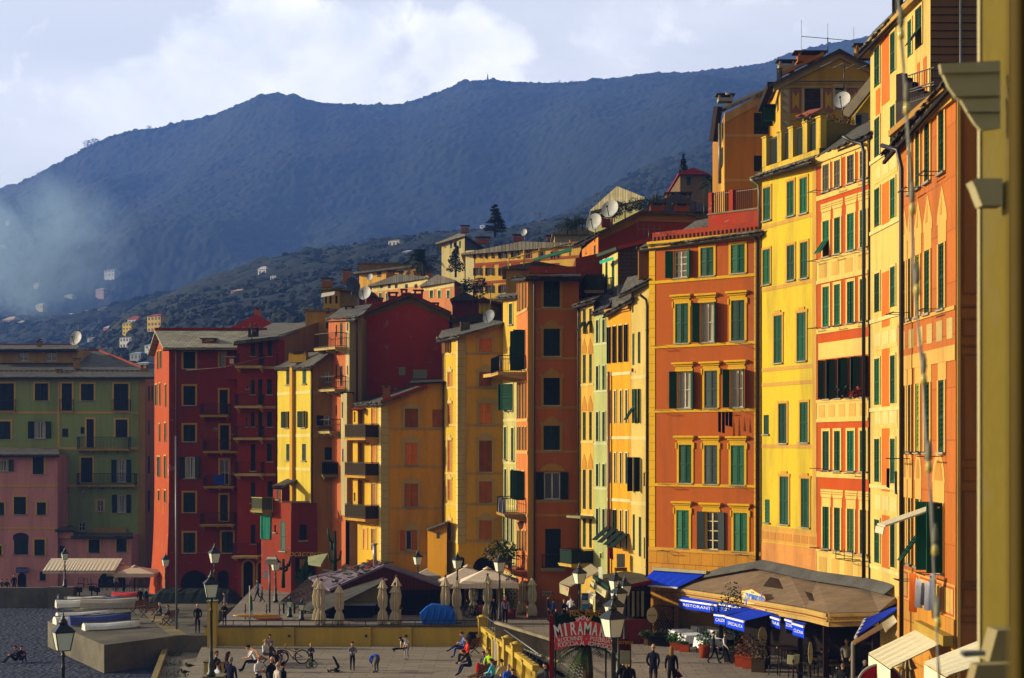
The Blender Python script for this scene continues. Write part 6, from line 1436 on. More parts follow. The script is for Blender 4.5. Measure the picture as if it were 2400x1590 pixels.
# ---- wall, terrace railing, balustrade
def ymat(): return M('#d0b040','stucco',stain=.25)
b=T(508,87.55,-1.1); t=thing('retaining_wall','yellow retaining wall of the sunken plaza with buttress piers and an iron rail','wall',b)
m=MB(); m.obox(T(480,87.3,-1.1),T(1139,87.3,0)-T(480,87.3,0),(0,.35,0),(0,0,1.06)); m.build('wall',ymat(),t)
m=MB(); m.obox(T(478,87.25,-.04),T(1139,87.25,0)-T(478,87.25,0),(0,.45,0),(0,0,.07)); m.build('coping',M('#5a5244','concrete'),t)
for x in (678,858,953):
    m=MB(); m.obox(T(x-11,87.15,-1.1),(.54,0,0),(0,.14,0),(0,0,1.05)); m.build('pier',ymat(),t)
for x in (678,858,952): m=MB(); m.box(px(x,1491,87.12),(.14,.06,.14)); m.build('vent',M('#3a3c3c','metal'),t)
m=MB(); A=T(508,87.4,.03); B_=T(1128,87.4,.03); m.bar(A+Vector((0,0,.3)),B_+Vector((0,0,.3)),.05)
for i in range(17): p=A+(B_-A)*i/16; m.bar(p,p+Vector((0,0,.3)),.035)
C1=T(1062,87.4,.03)
for h in (.1,.2): m.bar(C1+Vector((0,0,h)),B_+Vector((0,0,h)),.03)
m.build('rail',IRON,t)
for x,y0,y1,z0,D,l in ((487,1430,1480,-.5,86.6,''),(483,1510,1560,-1.1,72,'')): pass
b=T(493,86,-1.1); t=thing('gate_pillar','tall yellow gate pillars at the left end of the plaza wall','pillar',b)
m=MB(); m.box(T(498,86.5,.2),(.5,.5,2.6)); m.box(T(498,86.5,1.53),(.62,.62,.08),1); m.build('pillar',[ymat(),M('#9a9078','concrete')],t)
m=MB(); m.obox(T(478,72.5,-1.45),(.95,0,0),(0,1.0,0),(0,0,1.5)); m.obox(T(476,72.4,.05),(1.05,0,0),(0,1.1,0),(0,0,.07),1); m.build('pillar_base',[ymat(),M('#9a9078','concrete')],t)
m=MB(); m.obox(T(476,58.4,-1.45),(.72,0,0),(0,.7,0),(0,0,2.95)); m.obox(T(474,58.3,1.49),(.8,0,0),(0,.8,0),(0,0,.07),1); m.build('lamp_pillar',[ymat(),M('#9a9078','concrete')],t)
# balustrade of the stairs
b=T(1139,87.4,-1.1); t=thing('balustrade','yellow plaster balustrade with piers and worn balusters descending beside the plaza','balustrade',b)
a0=T(1137,87.3,-1.1); a1=G(1262,1640,-1.1); L=(a1-a0).length; d=(a1-a0).normalized(); nrm=Vector((d.y,-d.x,0)); 
if nrm.x>0: nrm=-nrm
top=lambda s:0.02+.42*s/L
m=MB(); n=60
m.obox(a0,d*L,nrm*.22,Vector((0,0,.18)))
m2=MB()
for i in range(n):
    s=L*(i+.5)/n; p=a0+d*s+nrm*.11; h=top(s)+1.1
    m2.lathe(p+Vector((0,0,.18)),[(.07,0),(.10,.12),(.10,.3*h),(.05,.55*h),(.06,.6*h),(.07,h-.42)],6)
m.build('base',ymat(),t); m2.build('balusters',ymat(),t)
m=MB(); m.prism([a0+Vector((0,0,top(0)+1.1-.26))-nrm*.04,a0+nrm*.28+Vector((0,0,top(0)+1.1-.26)),a0+nrm*.28+Vector((0,0,top(0)+1.1)),a0-nrm*.04+Vector((0,0,top(0)+1.1))],d*L+Vector((0,0,top(L)-top(0)))); m.build('coping',ymat(),t)
for s,hh,w_ in ((-.15,.5,.55),(3.0,-.1,.42),(5.3,-.1,.42),(7.6,-.1,.42),(9.8,.35,.5),(12.8,.35,.5),(15.6,-.1,.42)):
    h=top(max(s,0))+1.1+hh; m=MB(); p=a0+d*s+nrm*.12; m.box(p+Vector((0,0,h/2)),(w_,w_,h),0,math.atan2(d.y,d.x)); m.box(p+Vector((0,0,h)),(w_+.1,w_+.1,.08),0,math.atan2(d.y,d.x))
    if hh>0: m.ell(p+Vector((0,0,h+.03)),(w_*.5,w_*.5,.12),8,4)
    m.build('pier',ymat(),t)
m=MB(); q=lambda s,z:a0+d*s-nrm*.02+Vector((0,0,top(max(s,0))+1.1+z)); m.tube([q(.2,.55),q(L,.5)],.035,8)
for i in range(18): s=.4+i*L/18; m.bar(q(s,0),q(s,.5),.03); m.bar(q(s,.02)-nrm*.15,q(s,.02)+nrm*.15,.03)
m.build('handrail',M('#6a7078','metal',met=.5),t)
# pale baluster parapet at the promenade edge
a0=G(1163,1503,0); a1=G(1312,1553,0); t=thing('parapet_fence','pale concrete baluster parapet along the promenade above the stairs','parapet',a0); d=(a1-a0).normalized(); L=(a1-a0).length
m=MB(); m.bar(a0+Vector((0,0,.98)),a1+Vector((0,0,.98)),.22,0,.14); m.bar(a0+Vector((0,0,.05)),a1+Vector((0,0,.05)),.22,0,.1); m.build('rail',M('#a89c80','concrete'),t)
m=MB(); n=int(L/.26)
for i in range(n+1): m.bar(a0+d*i*L/n+Vector((0,0,.1)),a0+d*i*L/n+Vector((0,0,.92)),.1,0,.07)
m.build('balusters',M('#a89c80','concrete'),t)
# ---- left: beach walls, quay edges
m=MB(); m.obox(T(-200,116.6,-2.3),T(172,116.6,0)-T(-200,116.6,0),(0,.6,0),(0,0,1.75)); m.obox(T(112,116,-2.3),T(172,116,0)-T(112,116,0),(0,1,0),(0,0,1.85)); one(m,'beach_wall',M('#7a7464','concrete'),'low grey concrete wall between the pebbles and the pink house','wall',T(0,116.6,-2.3))
m=MB(); m.obox(T(150,115.6,-2.3),T(370,112,0)-T(150,115.6,0),(0,.5,0),(0,0,1.15)); one(m,'low_quay_wall',M('#8a8270','concrete'),'lower pale wall behind the upturned boats','wall',T(150,115.6,-2.3))
m=MB(); a,c,e=G(244,1512,-.48),G(332,1437,-.48),G(420,1489,-.48); m.face([c,c+Vector((.9,0,0)),e+Vector((.5,0,0)),e-Vector((.5,0,0))]); structure(m.build('quay_path_strip',M('#a8966c','concrete')))
m=MB(); p=G(455,1500,-1.3); m.obox(G(452,1516,-1.9),(1.9,0,0),(0,1.6,0),(0,0,.75)); one(m,'concrete_block',M('#8a8474','concrete'),'pale concrete block beside the garden terrace','block',p)
m=MB(); m.bar(G(345,1640,-1.3),G(392,1512,-1.3),.3,0,.3); m.bar(G(392,1512,-1.3),G(450,1514,-1.3),.3,0,.25); one(m,'garden_kerb',M('#a8945c','concrete'),'weathered yellow kerb around the weedy garden terrace','kerb',G(392,1512,-1.4))
for i,(x,y,r,l) in enumerate(((408,1535,.5,'tall dry weeds by the kerb of the garden terrace'),(400,1558,.7,'spreading weed clump on the garden terrace'),(413,1583,.7,'low green weed at the bottom of the garden terrace'),(469,1548,.3,'thin weed line in a crack of the garden terrace'))):
    m=MB(); m.leaves(G(x,y,-1.4),(r,r,r*.5),260,.09,0,i,.1); one(m,'weeds',M('#3f4c1e','foliage'),l,'weeds',G(x,y,-1.45))
# ---- boats
def boat(x,y,D,L,wd,h,rz,col,label,z=None,deck=None,tilt=0,cover=False):
    b=gnd(x,y,-.5); t=thing('rowing_boat',label,'boat',b,'boats laid up on the quay'); m=MB(); n=10; k=6
    R_=Matrix.Rotation(rz,3,'Z'); rings=[]; L/=2.0; wd/=1.25; h/=1.25
    for i in range(n+1):
        s=i/n; w_=wd/2*(math.sin(math.pi*min(1,(s*.82+.18)))**.6 if s<.98 else .05); hh=h*(.85+.25*abs(s-.4)); c=Vector(((s-.5)*L,0,0))
        rings.append([b+R_@(c+Vector((0,math.cos(math.pi*j/k)*w_,math.sin(math.pi*j/k)**.7*hh))) for j in range(k+1)])
    for i in range(n):
        for j in range(k): m.face([rings[i][j],rings[i+1][j],rings[i+1][j+1],rings[i][j+1]],0,True)
    m.face(rings[0]); m.face(rings[-1][::-1]); m.build('hull',M(col,'paint' if not cover else 'cloth',rough=.45),t)
    m=MB(); 
    for sd in (0,k): m.tube([rings[i][sd]+Vector((0,0,.03)) for i in range(n+1)],.04,5)
    m.tube([(rings[i][k//2])+Vector((0,0,.02)) for i in range(n+1)],.025,5); m.build('gunwale',M(deck or '#8a8474'),t); return t
boat(262,1474,97,6.6,1.6,.55,.5,'#fffcf0','white upturned rowing boat lying nearest on the quay ramp'); boat(235,1464,100,7.4,1.5,.8,.5,'#182c88','dark blue covered boat between two white hulls',cover=True)
boat(182,1460,102,5.6,1.7,.6,.55,'#fffcf0','white upturned hull with a small orange patch, left of the blue one',deck='#a8502c'); boat(200,1448,105,7,1.6,.55,.5,'#f0ece0','long cream upturned hull behind the blue boat')
boat(178,1423,110,5.2,1.9,.7,.4,'#f4f0e4','white boat with dark stains at the far left of the group'); boat(205,1413,112,5.2,1.7,.6,.3,'#f4f0e4','white dinghy with outboard motors behind the left boats')
boat(268,1425,107,8.6,1.9,.9,.2,'#b0a48c','boat under a draped grey brown tarpaulin',cover=True); boat(296,1405,111,3.9,1.3,.7,.0,'#e0201c','bright red boat cover in the back row',cover=True); boat(262,1409,110.5,2.4,1.0,.4,.05,'#2c8ad8','small light blue boat cover beside the red one',cover=True)
m=MB(); rnd=random.Random(5); a=T(368,109,-.5)
def mound(m,x0,x1,D,z0,h,dy,n=16,seed=1,mat=0):
    rr=random.Random(seed); k=6; rg=[]
    for i in range(n+1):
        s=i/n; x=x0+(x1-x0)*s; e=min(1,math.sin(math.pi*min(max(s,.0),1))*3); c=T(x,D,z0)
        rg.append([c+Vector((rr.uniform(-.08,.08),-dy+2*dy*j/k,max(.02,h*e*(math.sin(math.pi*j/k)**.4)*(1+rr.uniform(-.08,.08))))) for j in range(k+1)])
    for i in range(n):
        for j in range(k): m.face([rg[i][j],rg[i+1][j],rg[i+1][j+1],rg[i][j+1]],mat,False)
mound(m,352,568,106,-.5,.9,1.5,24); one(m,'tarpaulin',M('#1c2722','cloth'),'long dark green tarpaulin over stacked gear before the red house','tarpaulin',a)
for x,y in ((215,1395),(228,1398),(186,1398)):
    m=MB(); b=px(x,y+14,110); m.bar(b,b+Vector((0,0,.9)),.08); m.box(b+Vector((0,0,.9)),(.35,.3,.35)); one(m,'outboard_motor',M('#15181a'),'black outboard motor on the white dinghy, one of three','outboard motor',b,'outboard motors on the dinghies')
# kayaks on a rack
t=thing('kayak_rack','low rack holding kayaks behind the terrace rail','rack',gnd(600,1462,0))
m=MB()
for x in (575,625,655): p=T(x,91,0); m.bar(p,p+Vector((0,0,.9)),.05); m.bar(p+Vector((0,-.4,.5)),p+Vector((0,.5,.5)),.04)
m.build('frame',IRON,t)
for x0,x1,y,c,l in ((546,660,1443,'#d9a018','yellow kayak, uppermost on the rack'),(592,662,1448,'#d99a14','second yellow kayak lying on the rack'),(600,664,1451,'#b51c3c','crimson kayak in the middle of the rack'),(588,664,1457,'#c9c6c0','white kayak under the crimson one'),(556,660,1463,'#cf8a1c','orange and white kayak lowest on the rack')):
    D=90.5; a,c2=px(x0,y,D),px(x1,y,D); m=MB(); n=8; m.tube([a+(c2-a)*i/n for i in range(n+1)],[.02,.06,.1,.11,.11,.11,.1,.06,.02],10); one(m,'kayak',M(c,'paint',rough=.35),l,'kayak',a,'kayaks stacked behind the plaza wall')
# benches
def bench(p,rz,label,w_=1.5,mat='#7a4a24',group='benches'):
    t=thing('bench',label,'bench',p,group); Rm=Matrix.Rotation(rz,3,'Z'); V=lambda x,y,z:Vector(p)+Rm@Vector((x,y,z)); X=Rm@Vector((1,0,0)); Y=Rm@Vector((0,1,0))
    m=MB()
    for i in range(4): m.obox(V(-w_/2,-.22+i*.12,.43),X*w_,Y*.09,Vector((0,0,.035)))
    m.build('seat',M(mat,'wood'),t); m=MB()
    for i in range(3): m.obox(V(-w_/2,.27+i*.03,.55+i*.13),X*w_,Y*.03,Vector((0,0,.1)))
    m.build('backrest',M(mat,'wood'),t)
    for s in (-1,1):
        m=MB(); m.bar(V(s*w_*.4,-.2,0),V(s*w_*.4,.25,.43),.05); m.bar(V(s*w_*.4,.32,0),V(s*w_*.4,-.2,.42),.05); m.bar(V(s*w_*.4,.22,.4),V(s*w_*.4,.34,.92),.05); m.build('leg',IRON,t)
    return t
bench(gnd(322,1439,-.5),-1.9,'bench nearest the boats on the quay'); bench(gnd(348,1446,-.5),-1.9,'empty brown bench second from the boats'); bench(gnd(397,1465,-.5),-1.7,'bench on the quay with the seated old couple')
bench(gnd(1102,1535,-1.1),-1.9,'dark wooden bench at the right end of the plaza wall'); bench(gnd(1128,1600,-1.1),-1.9,'wooden bench holding the row of people by the balustrade',2.6); bench(gnd(606,1560,-1.1),2.0,'wooden bench with the reading man at the left of the plaza',2.2,'#a87a4c')
# ---- restaurant hut
b=T(860,97,0); t=thing('restaurant_hut','brown wooden restaurant hut with a patched purple grey roof weighed down with slates','restaurant',b)
rt=M('#6f6474','rusty'); D0=92; z=lambda x,y,D:px(x,y,D)
ap,apb=px(901,1324,93),px(882,1314,101); le,leb=px(772,1381,93),px(722,1352,101); re_,reb=px(1042,1374,93),px(1010,1352,101)
m=MB(); m.slab([ap,le,leb,apb],.14); m.slab([ap,re_,reb,apb],.14); m.build('roof',rt,t)
m=MB(); rnd=random.Random(11)
for i in range(70):
    u,v=rnd.random()**.7,rnd.random(); p=(le*(1-v)+leb*v)*(1-u)+(ap*(1-v)+apb*v)*u; a=rnd.uniform(0,3); X=Vector((math.cos(a),math.sin(a),.12)); s=rnd.uniform(.2,.65)
    m.obox(p+Vector((0,0,.03)),X*s,Vector((-X.y,X.x,.05))*rnd.uniform(.05,.25),Vector((0,0,rnd.uniform(.03,.09))),rnd.choice((0,0,1,2)))
m.build('loose_slates',[M('#5a5448','slate'),M('#8a8474','wood'),M('#9a3a1c','tile')],t)['kind']='stuff'
m=MB(); g=93.3; m.face([px(901,1326,g),px(770,1381,g),px(775,1390,g),px(1040,1382,g),px(1040,1378,g)]); m.build('gable',M('#7a3428','wood'),t)
m=MB()
for i in range(30): x=795+8.3*i; yt=1332+(901-x)*.40 if x<901 else 1332+(x-901)*.335; m.bar(px(x,yt+3,g-.03),px(x,1382,g-.03),.025)
m.build('gable_boards',M('#2a120e','wood'),t)
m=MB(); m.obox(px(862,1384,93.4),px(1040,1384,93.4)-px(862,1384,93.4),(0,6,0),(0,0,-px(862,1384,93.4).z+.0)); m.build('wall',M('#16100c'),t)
m=MB()
for x in (862,905,950,975,1003,1030,1040): m.bar(px(x,1384,93.2),T(x,93.2,0),.12)
for y in (1384,1392,1440): m.bar(px(862,y,93.2),px(1040,y,93.2),.1)
m.build('window_frame',M('#2c1610','wood'),t)
m=MB(); m.face([px(765,1417,91.5),px(900,1363,91.5),px(905,1417,91.5)]); m.obox(px(762,1420,91.4),px(880,1420,91.4)-px(762,1420,91.4),(0,2,0),(0,0,.12),1); m.build('side_wall',[M('#8a8058','stucco'),M('#9aa4c8')],t)
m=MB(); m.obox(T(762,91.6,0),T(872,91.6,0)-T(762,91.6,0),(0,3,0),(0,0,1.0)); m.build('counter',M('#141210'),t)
m=MB(); m.slab([px(690,1425,92),px(760,1432,89.5),px(910,1358,91.3),px(880,1350,95)],.08); m.build('lower_roof',M('#4a4844','rusty'),t)
t2=thing('corrugated_lean_to','rust brown corrugated lean-to roof left of the hut with a green gutter','roof',T(700,99,0))
m=MB(); A,B2,C2,D2=px(655,1411,97),px(770,1437,90.5),px(800,1388,92.5),px(722,1357,101); 
n=46
for i in range(n): 
    s0,s1=i/n,(i+1)/n; dz=Vector((0,0,.07 if i%2 else 0)); dz1=Vector((0,0,0 if i%2 else .07)); m.face([A+(B2-A)*s0+dz,A+(B2-A)*s1+dz1,D2+(C2-D2)*s1+dz1,D2+(C2-D2)*s0+dz])
m.build('sheets',M('#4c2c20','rusty',c2=(.10,.08,.075)),t2); m=MB(); m.bar(A+Vector((0,-.1,-.08)),B2+Vector((0,-.1,-.08)),.12); m.build('gutter',M('#2c4a3a'),t2)
m=MB()
for x in (665,690,715,740): p=px(x,1430,94); m.bar(Vector((p.x,p.y,0)),p+Vector((0,0,.4)),.1)
m.build('post',M('#3a2c1c','wood'),t2)
m=MB(); b=px(879,1325,96); m.tube([b,px(878,1277,96)],.13,10); m.tube([px(878,1277,96),px(878,1274,96)],.2,10); one(m,'flue_pipe',M('#a8a8ac','metal',met=.4),'tall steel flue pipe through the hut roof','flue',b)
# parasols
def parasol_closed(x,yt,yb,D,label,tie=.3,lean=0,col='#e0cfae'):
    b=px(x,yb,D); h=px(x,yt,D).z-b.z; t=thing('folded_parasol',label,'parasol',b,'folded cream parasols'); s=random.Random(int(x)); dx=lean
    prof_=[(.0,.19),(.04,.25),(.2,.20),(.27,.13),(.3,.125),(.36,.2),(.55,.23),(.76,.15),(.77,.25),(.80,.22),(.92,.09),(.965,.03)]
    m=MB(); n=22; i0=len(m.v)
    for (f_,r) in prof_:
        for j in range(n):
            a=2*math.pi*j/n; k=1+(.3 if j%2 else -.25)*(1 if f_<.8 else .5)+s.uniform(-.06,.06); m.v.append((b.x+dx*f_*h+math.cos(a)*r*k,b.y+math.sin(a)*r*k,b.z+h*(.08+f_*.9)-(.08*h*s.random() if f_==0 else 0)))
    for q in range(len(prof_)-1):
        for j in range(n): a=i0+q*n+j; c=i0+q*n+(j+1)%n; m.f.append((a,c,c+n,a+n)); m.m.append(0); m.sm.append(False)
    m.build('canopy',M(col,'cloth'),t)
    m=MB(); m.tube([b,b+Vector((dx*h,0,h*.97))],.03,6); m.box(b+Vector((0,0,.04)),(.5,.5,.08)); m.build('pole',M('#5a4a3a','wood'),t)
    m=MB(); m.lathe(b+Vector((dx*h,0,h*.95)),[(.06,0),(.07,.08),(.02,.14)],8); m.build('finial',M('#8a4424','wood'),t)
for q in ((744,1348,1466,88.6,'folded parasol at the left, half behind its neighbour'),(752,1356,1467,88,'folded parasol in front at the left end of the terrace'),(795,1367,1467,88,'shorter folded parasol standing alone beside the beige wall'),(897,1353,1467,88,'folded parasol in the middle, before the hut corner'),
 (929,1347,1464,88.8,'tall folded parasol behind its pair right of the middle'),(925,1366,1467,88.1,'front folded parasol of the close pair by the low lantern'),(1044,1347,1463,88.6,'folded parasol behind the blue tarpaulin mound'),(1071,1354,1463,89,'folded parasol right of the blue tarpaulin mound')): parasol_closed(*q)
for q in ((1110,1353,1440,92,'thin folded parasol among the cafe tables'),(1143,1344,1450,91,'second thin folded parasol near the potted palm'),(1247,1350,1447,91,'folded parasol on a stand before the dark orange wall')): parasol_closed(*q,col='#cfc6a4')
parasol_closed(1223,1355,1440,91,'folded parasol leaning in the corner of the dark orange house',lean=.02,col='#a8946c'); parasol_closed(2126,1521,1720,46,'folded cream parasol standing between the cream shop awnings',col='#a8966c')
def tent(x,yt,x0,x1,ye,D,label,dy=1.9,val=.28,col='#f6e2ca',floor=0):
    ap=px(x,yt,D); t=thing('parasol',label,'parasol',Vector((ap.x,ap.y,floor)),'large open cream parasols'); c=[px(x0,ye,D-dy*.6),px(x1,ye+3,D-dy*.6),px(x1,ye,D+dy),px(x0,ye-4,D+dy)]; zz=px(x0,ye,D).z
    for p in c: p.z=zz
    cx=(c[0].x+c[1].x)/2; c[2].x=c[1].x; c[3].x=c[0].x; m=MB()
    for i in range(4):
        a,b_=c[i],c[(i+1)%4]; mid=(a+b_)/2
        for (p,q) in ((a,mid),(mid,b_)): m.face([p,q,ap])
        m.face([a,b_,b_-Vector((0,0,val)),a-Vector((0,0,val))])
    m.lathe(ap-Vector((0,0,.05)),[(.3,0),(.1,.1),(.03,.15)],8); m.build('canopy',M(col,'cloth'),t)
    m=MB(); m.tube([Vector((ap.x,ap.y,floor)),ap-Vector((0,0,.1))],.05,8)
    for p in c: m.bar(ap-Vector((0,0,.5)),p-Vector((0,0,.04)),.03)
    m.build('frame',M('#3a3028','wood'),t)
tent(1095,1327,1020,1170,1366,97,'large cream parasol with a square top, left of the big pair'); tent(1142,1332,1076,1216,1364,92,'large cream parasol in front at the promenade corner'); tent(1015,1325,972,1062,1346,101,'white tarpaulin canopy behind the large cream parasols',col='#b8b2a8')
tent(288,1322,249,303,1340,121,'cream parasol behind the wide one by the beach wall',floor=-1.2,col='#e0cdb0'); tent(316,1327,266,362,1342,119,'wide flat cream parasol beside the dark red house',floor=-1.2,col='#e0cdb0')
# blue covered mound and cafe clutter
m=MB(); a=[(990,1463),(985,1440),(1000,1423),(1012,1418),(1052,1420),(1066,1440),(1070,1463)]; fr=[px(x,y,88.2) for x,y in a]; bk=[px(x,y-2,90.4) for x,y in a]; mid=[(p+q)/2+Vector((rnd.uniform(-.06,.06),0,rnd.uniform(.0,.12))) for p,q in zip(fr,bk)]
for r0,r1 in ((fr,mid),(mid,bk)):
    for i in range(len(a)-1): m.face([r0[i],r0[i+1],r1[i+1],r1[i]])
m.face(fr); m.face(bk[::-1])
for i in range(5): x=995+15*i; m.tube([px(x,1462,88.15),px(x+4,1440,88.1),px(x+8,1424,88.2)],[.03,.06,.02],5)
one(m,'blue_tarpaulin',M('#2a78f0','cloth'),'bright blue tarpaulin wrapped round stored furniture on the terrace','tarpaulin',px(1028,1463,88.2))
def table(p,label,r=.4,h=.74,cloth='#ffffff',group='tables with white cloths',rz=0):
    t=thing('table',label,'table',p,group); p=Vector(p); m=MB(); Rz=Matrix.Rotation(rz,3,'Z')
    m.box(p+Vector((0,0,h)),(2*r,2*r,.04),0,rz); m.build('tabletop',M('#4a2c18','wood'),t)
    for a in (-1,1):
        for c in (-1,1): m=MB(); q=p+Rz@Vector((a*r*.85,c*r*.85,0)); m.bar(q,q+Vector((0,0,h)),.045); m.build('leg',M('#2a1c14','wood'),t)
    if cloth:
        m=MB(); n=16; s=random.Random(int(p.x*10)); R0=[]; R1=[]
        for i in range(n):
            a=2*math.pi*i/n+math.pi/4; k=r*1.04/max(abs(math.cos(a-math.pi/4*0)),abs(math.sin(a))) ; v=Rz@Vector((math.cos(a)*k,math.sin(a)*k,0)); R0.append(p+v+Vector((0,0,h+.03))); R1.append(p+v*(1.05+s.uniform(0,.08))+Vector((0,0,h-.36-s.uniform(0,.14))))
        m.face(R0)
        for i in range(n): j=(i+1)%n; m.face([R0[i],R1[i],R1[j],R0[j]])
        tag(m.build('tablecloth',M(cloth,'cloth'),None,org=p),'white cloth on '+label,'tablecloth','white tablecloths')
    return t
def chair_proto(col='#1a1a1a',kind=0):
    t=thing('chair','dark wire cafe chair','chair',(0,0,0),'dark cafe chairs'); mm=M(col,'metal')
    m=MB(); m.box((0,0,.45),(.42,.42,.04)); m.build('seat',mm,t)
    m=MB(); m.tube([(-.2,.2,.45),(-.2,.24,.8),(-.1,.25,.92),(.1,.25,.92),(.2,.24,.8),(.2,.2,.45)],.018,5)
    for i in range(5): x=-.13+.065*i; m.bar((x,.2,.47),(x,.245,.9),.012)
    m.build('backrest',mm,t)
    for a in (-1,1):
        for c in (-1,1): m=MB(); m.bar((a*.18,c*.18,.45),(a*.2,c*.22,0),.025); m.build('leg',mm,t)
    return t
CH=chair_proto(); CH.location=gnd(1571,1497,0); CH['label']='dark cafe chair beside the black trellis'; CHL=[]
def chair(p,rz,label): return dup(CH,p,rz,label)
tabs=[(1597,1512,'leftmost white-clothed table on the terrace'),(1621,1522,'white-clothed table behind the terracotta pots'),(1650,1503,'white-clothed table at the back, middle of the terrace'),(1660,1532,'white-clothed table beside the big round pot'),(1661,1487,'pale table by the ochre wall'),(1758,1503,'white-clothed table in the shade right of the vine'),(1845,1520,'white-clothed table under the blue valance'),(1690,1512,'white-clothed table behind the walking pair'),(1800,1508,'dim table in the middle of the shaded terrace')]
for x,y,l in tabs: table(gnd(x,y,0),l,.5,rz=.3)
CL=['left of the first clothed table','behind the first clothed table','right of the second clothed table','against the ochre wall','behind the tall back table','by the vine pillar','beside the round pot table','behind the walking pair','in the shade left of the oval sign','in the shade behind the oval sign','right of the shaded clothed table','under the corner valance','at the far right of the clothed tables','near the menu stand']
for (x,y,r),l in zip(((1583,1503,1.2),(1605,1497,0),(1638,1508,-.6),(1630,1490,.2),(1672,1492,-.2),(1697,1500,.5),(1678,1522,-1.2),(1712,1506,.4),(1740,1508,1.0),(1775,1500,-.5),(1785,1512,.2),(1822,1509,1.3),(1868,1516,-1.1),(1830,1530,.6)),CL): chair(gnd(x,y,0),r,'dark cafe chair '+l)
for i,(x,y,r) in enumerate(((1812,1582,2.9),(1838,1586,2.9),(1858,1590,3.0),(1880,1602,2.8),(1900,1577,.3),(1945,1585,.3),(1975,1570,-.4),(1880,1548,.2))): chair(gnd(x,y,0),r,('grey slatted chair turned from us, first before the menu stand','second grey chair in the row before the menu stand','third grey chair in the row before the menu stand','chair cut by the frame bottom under the oval sign','chair behind the first orange table','chair behind the second orange table','chair near the standing waiter','chair behind the menu stand')[i])
for i,(x,y) in enumerate(((1822,1548),(1850,1557),(1892,1572),(1935,1585),(1970,1598),(1925,1570))): table(gnd(x,y,0),('orange wooden table nearest the planters','orange wooden table behind the menu stand','orange wooden table right of the menu stand','orange wooden table with folded napkins','orange wooden table at the frame edge by the white post','orange wooden table before the seated diners')[i],.5,cloth=None,group='bare wooden tables').children
for x,y in ((1895,1545),(1900,1547),(1935,1556),(1942,1560),(1845,1523),(1820,1520),(1960,1568),(1925,1543)):
    m=MB(); b=px(x,y,gnd(x,y+24,0).y); m.prism([b,b+Vector((.16,0,0)),b+Vector((.06,0,.22))],(0,.1,0)); one(m,'napkin',M('#b5b4b0','cloth'),'folded white napkin standing on a bare wooden table','napkin',b,'folded napkins on the wooden tables')
# planters and plants
def planter(x,y,w_,h,label,pot='#b0481c',leaf='#2f4a1c',lh=.5,round_=False,lw=.5,n=220,z=0):
    b=gnd(x,y,z); t=thing('potted_plant',label,'potted plant',b,'planters round the cafe terrace'); m=MB()
    if round_: m.lathe(b,[(w_*.35,0),(w_*.5,h*.9),(w_*.55,h)],12)
    else: m.box(b+Vector((0,0,h/2)),(w_,w_*.7,h),0,-.3); m.box(b+Vector((0,0,h)),(w_*1.08,w_*.78,.06),0,-.3)
    m.build('pot',M(pot,'tile'),t); m=MB(); m.leaves(b+Vector((0,0,h+lh*.5)),(lw,lw,lh*.6),n,.13,0,int(x)); m.build('foliage',M(leaf,'foliage'),t); return t
planter(1583,1524,.5,.35,'small square terracotta planter with bright grass, leftmost',leaf='#3f6a1c'); planter(1605,1528,.45,.35,'second small terracotta planter beside it',leaf='#2c4a1c',lh=.15,lw=.2)
planter(1651,1542,.6,.62,'big round terracotta pot with a bushy green plant',round_=True,leaf='#3a6420',lh=.6,lw=.42); planter(1742,1562,.7,.5,'orange trough planter in front of the reddish bush',leaf='#5a3a18',lh=.7); planter(1757,1567,.6,.5,'second orange trough planter right beside it',leaf='#6a3a1a',lh=1.0,lw=.6); planter(1778,1575,.6,.55,'dark wooden planter box under the oval sign',pot='#4a3a24',leaf='#4a3a1c',lh=.9,lw=.55)
planter(1716,1552,.7,.4,'tall dark shrub with the vine pillar in the middle of the terrace',pot='#3a2c20',leaf='#1c2c12',lh=3.2,lw=.7,n=900); planter(1519,1512,.4,.35,'small wooden tub with a sparse shrub by the round sign',pot='#6a4a24',leaf='#3a4a1c',lh=.4); planter(1560,1512,1.6,.45,'long black trough beneath the trellis',pot='#14120e',leaf='#24301a',lh=.35,lw=.8)
planter(1127,1447,.6,.7,'terracotta pot with a dark palm by the cafe tables',round_=True,leaf='#1c2c14',lh=1.3,lw=.6); planter(1197,1450,.5,.5,'shrub growing in the corner behind the man in the red scarf',pot='#7a2c1c',leaf='#2a3018',lh=2.2,lw=.5,n=400)
m=MB(); b=gnd(1552,1500,0); X=Vector((1,-.35,0)).normalized()
for i in range(9):
    for s in (1,-1): a=b+X*(-.5+.14*i)+Vector((0,0,.5)); e=a+X*(.7*s)+Vector((0,0,1.25)); 
    m.bar(b+X*(-.55+.14*i)+Vector((0,0,.5+max(0,0))),b+X*min(.6,-.55+.14*i+.7)+Vector((0,0,.5+(min(.6,-.55+.14*i+.7)-(-.55+.14*i))*1.7)),.03); m.bar(b+X*(.6-.14*i)+Vector((0,0,.5)),b+X*max(-.6,.6-.14*i-.7)+Vector((0,0,.5+((.6-.14*i)-max(-.6,.6-.14*i-.7))*1.7)),.03)
for s in (-.6,.6): m.bar(b+X*s,b+X*s+Vector((0,0,1.7)),.06)
m.tube([b+X*(.6*math.cos(a))+Vector((0,0,1.68+.12*math.sin(a))) for a in [math.pi*i/8 for i in range(9)]],.03,6); one(m,'trellis',M('#14110e','wood'),'black diamond trellis screen at the left of the terrace','trellis',b)
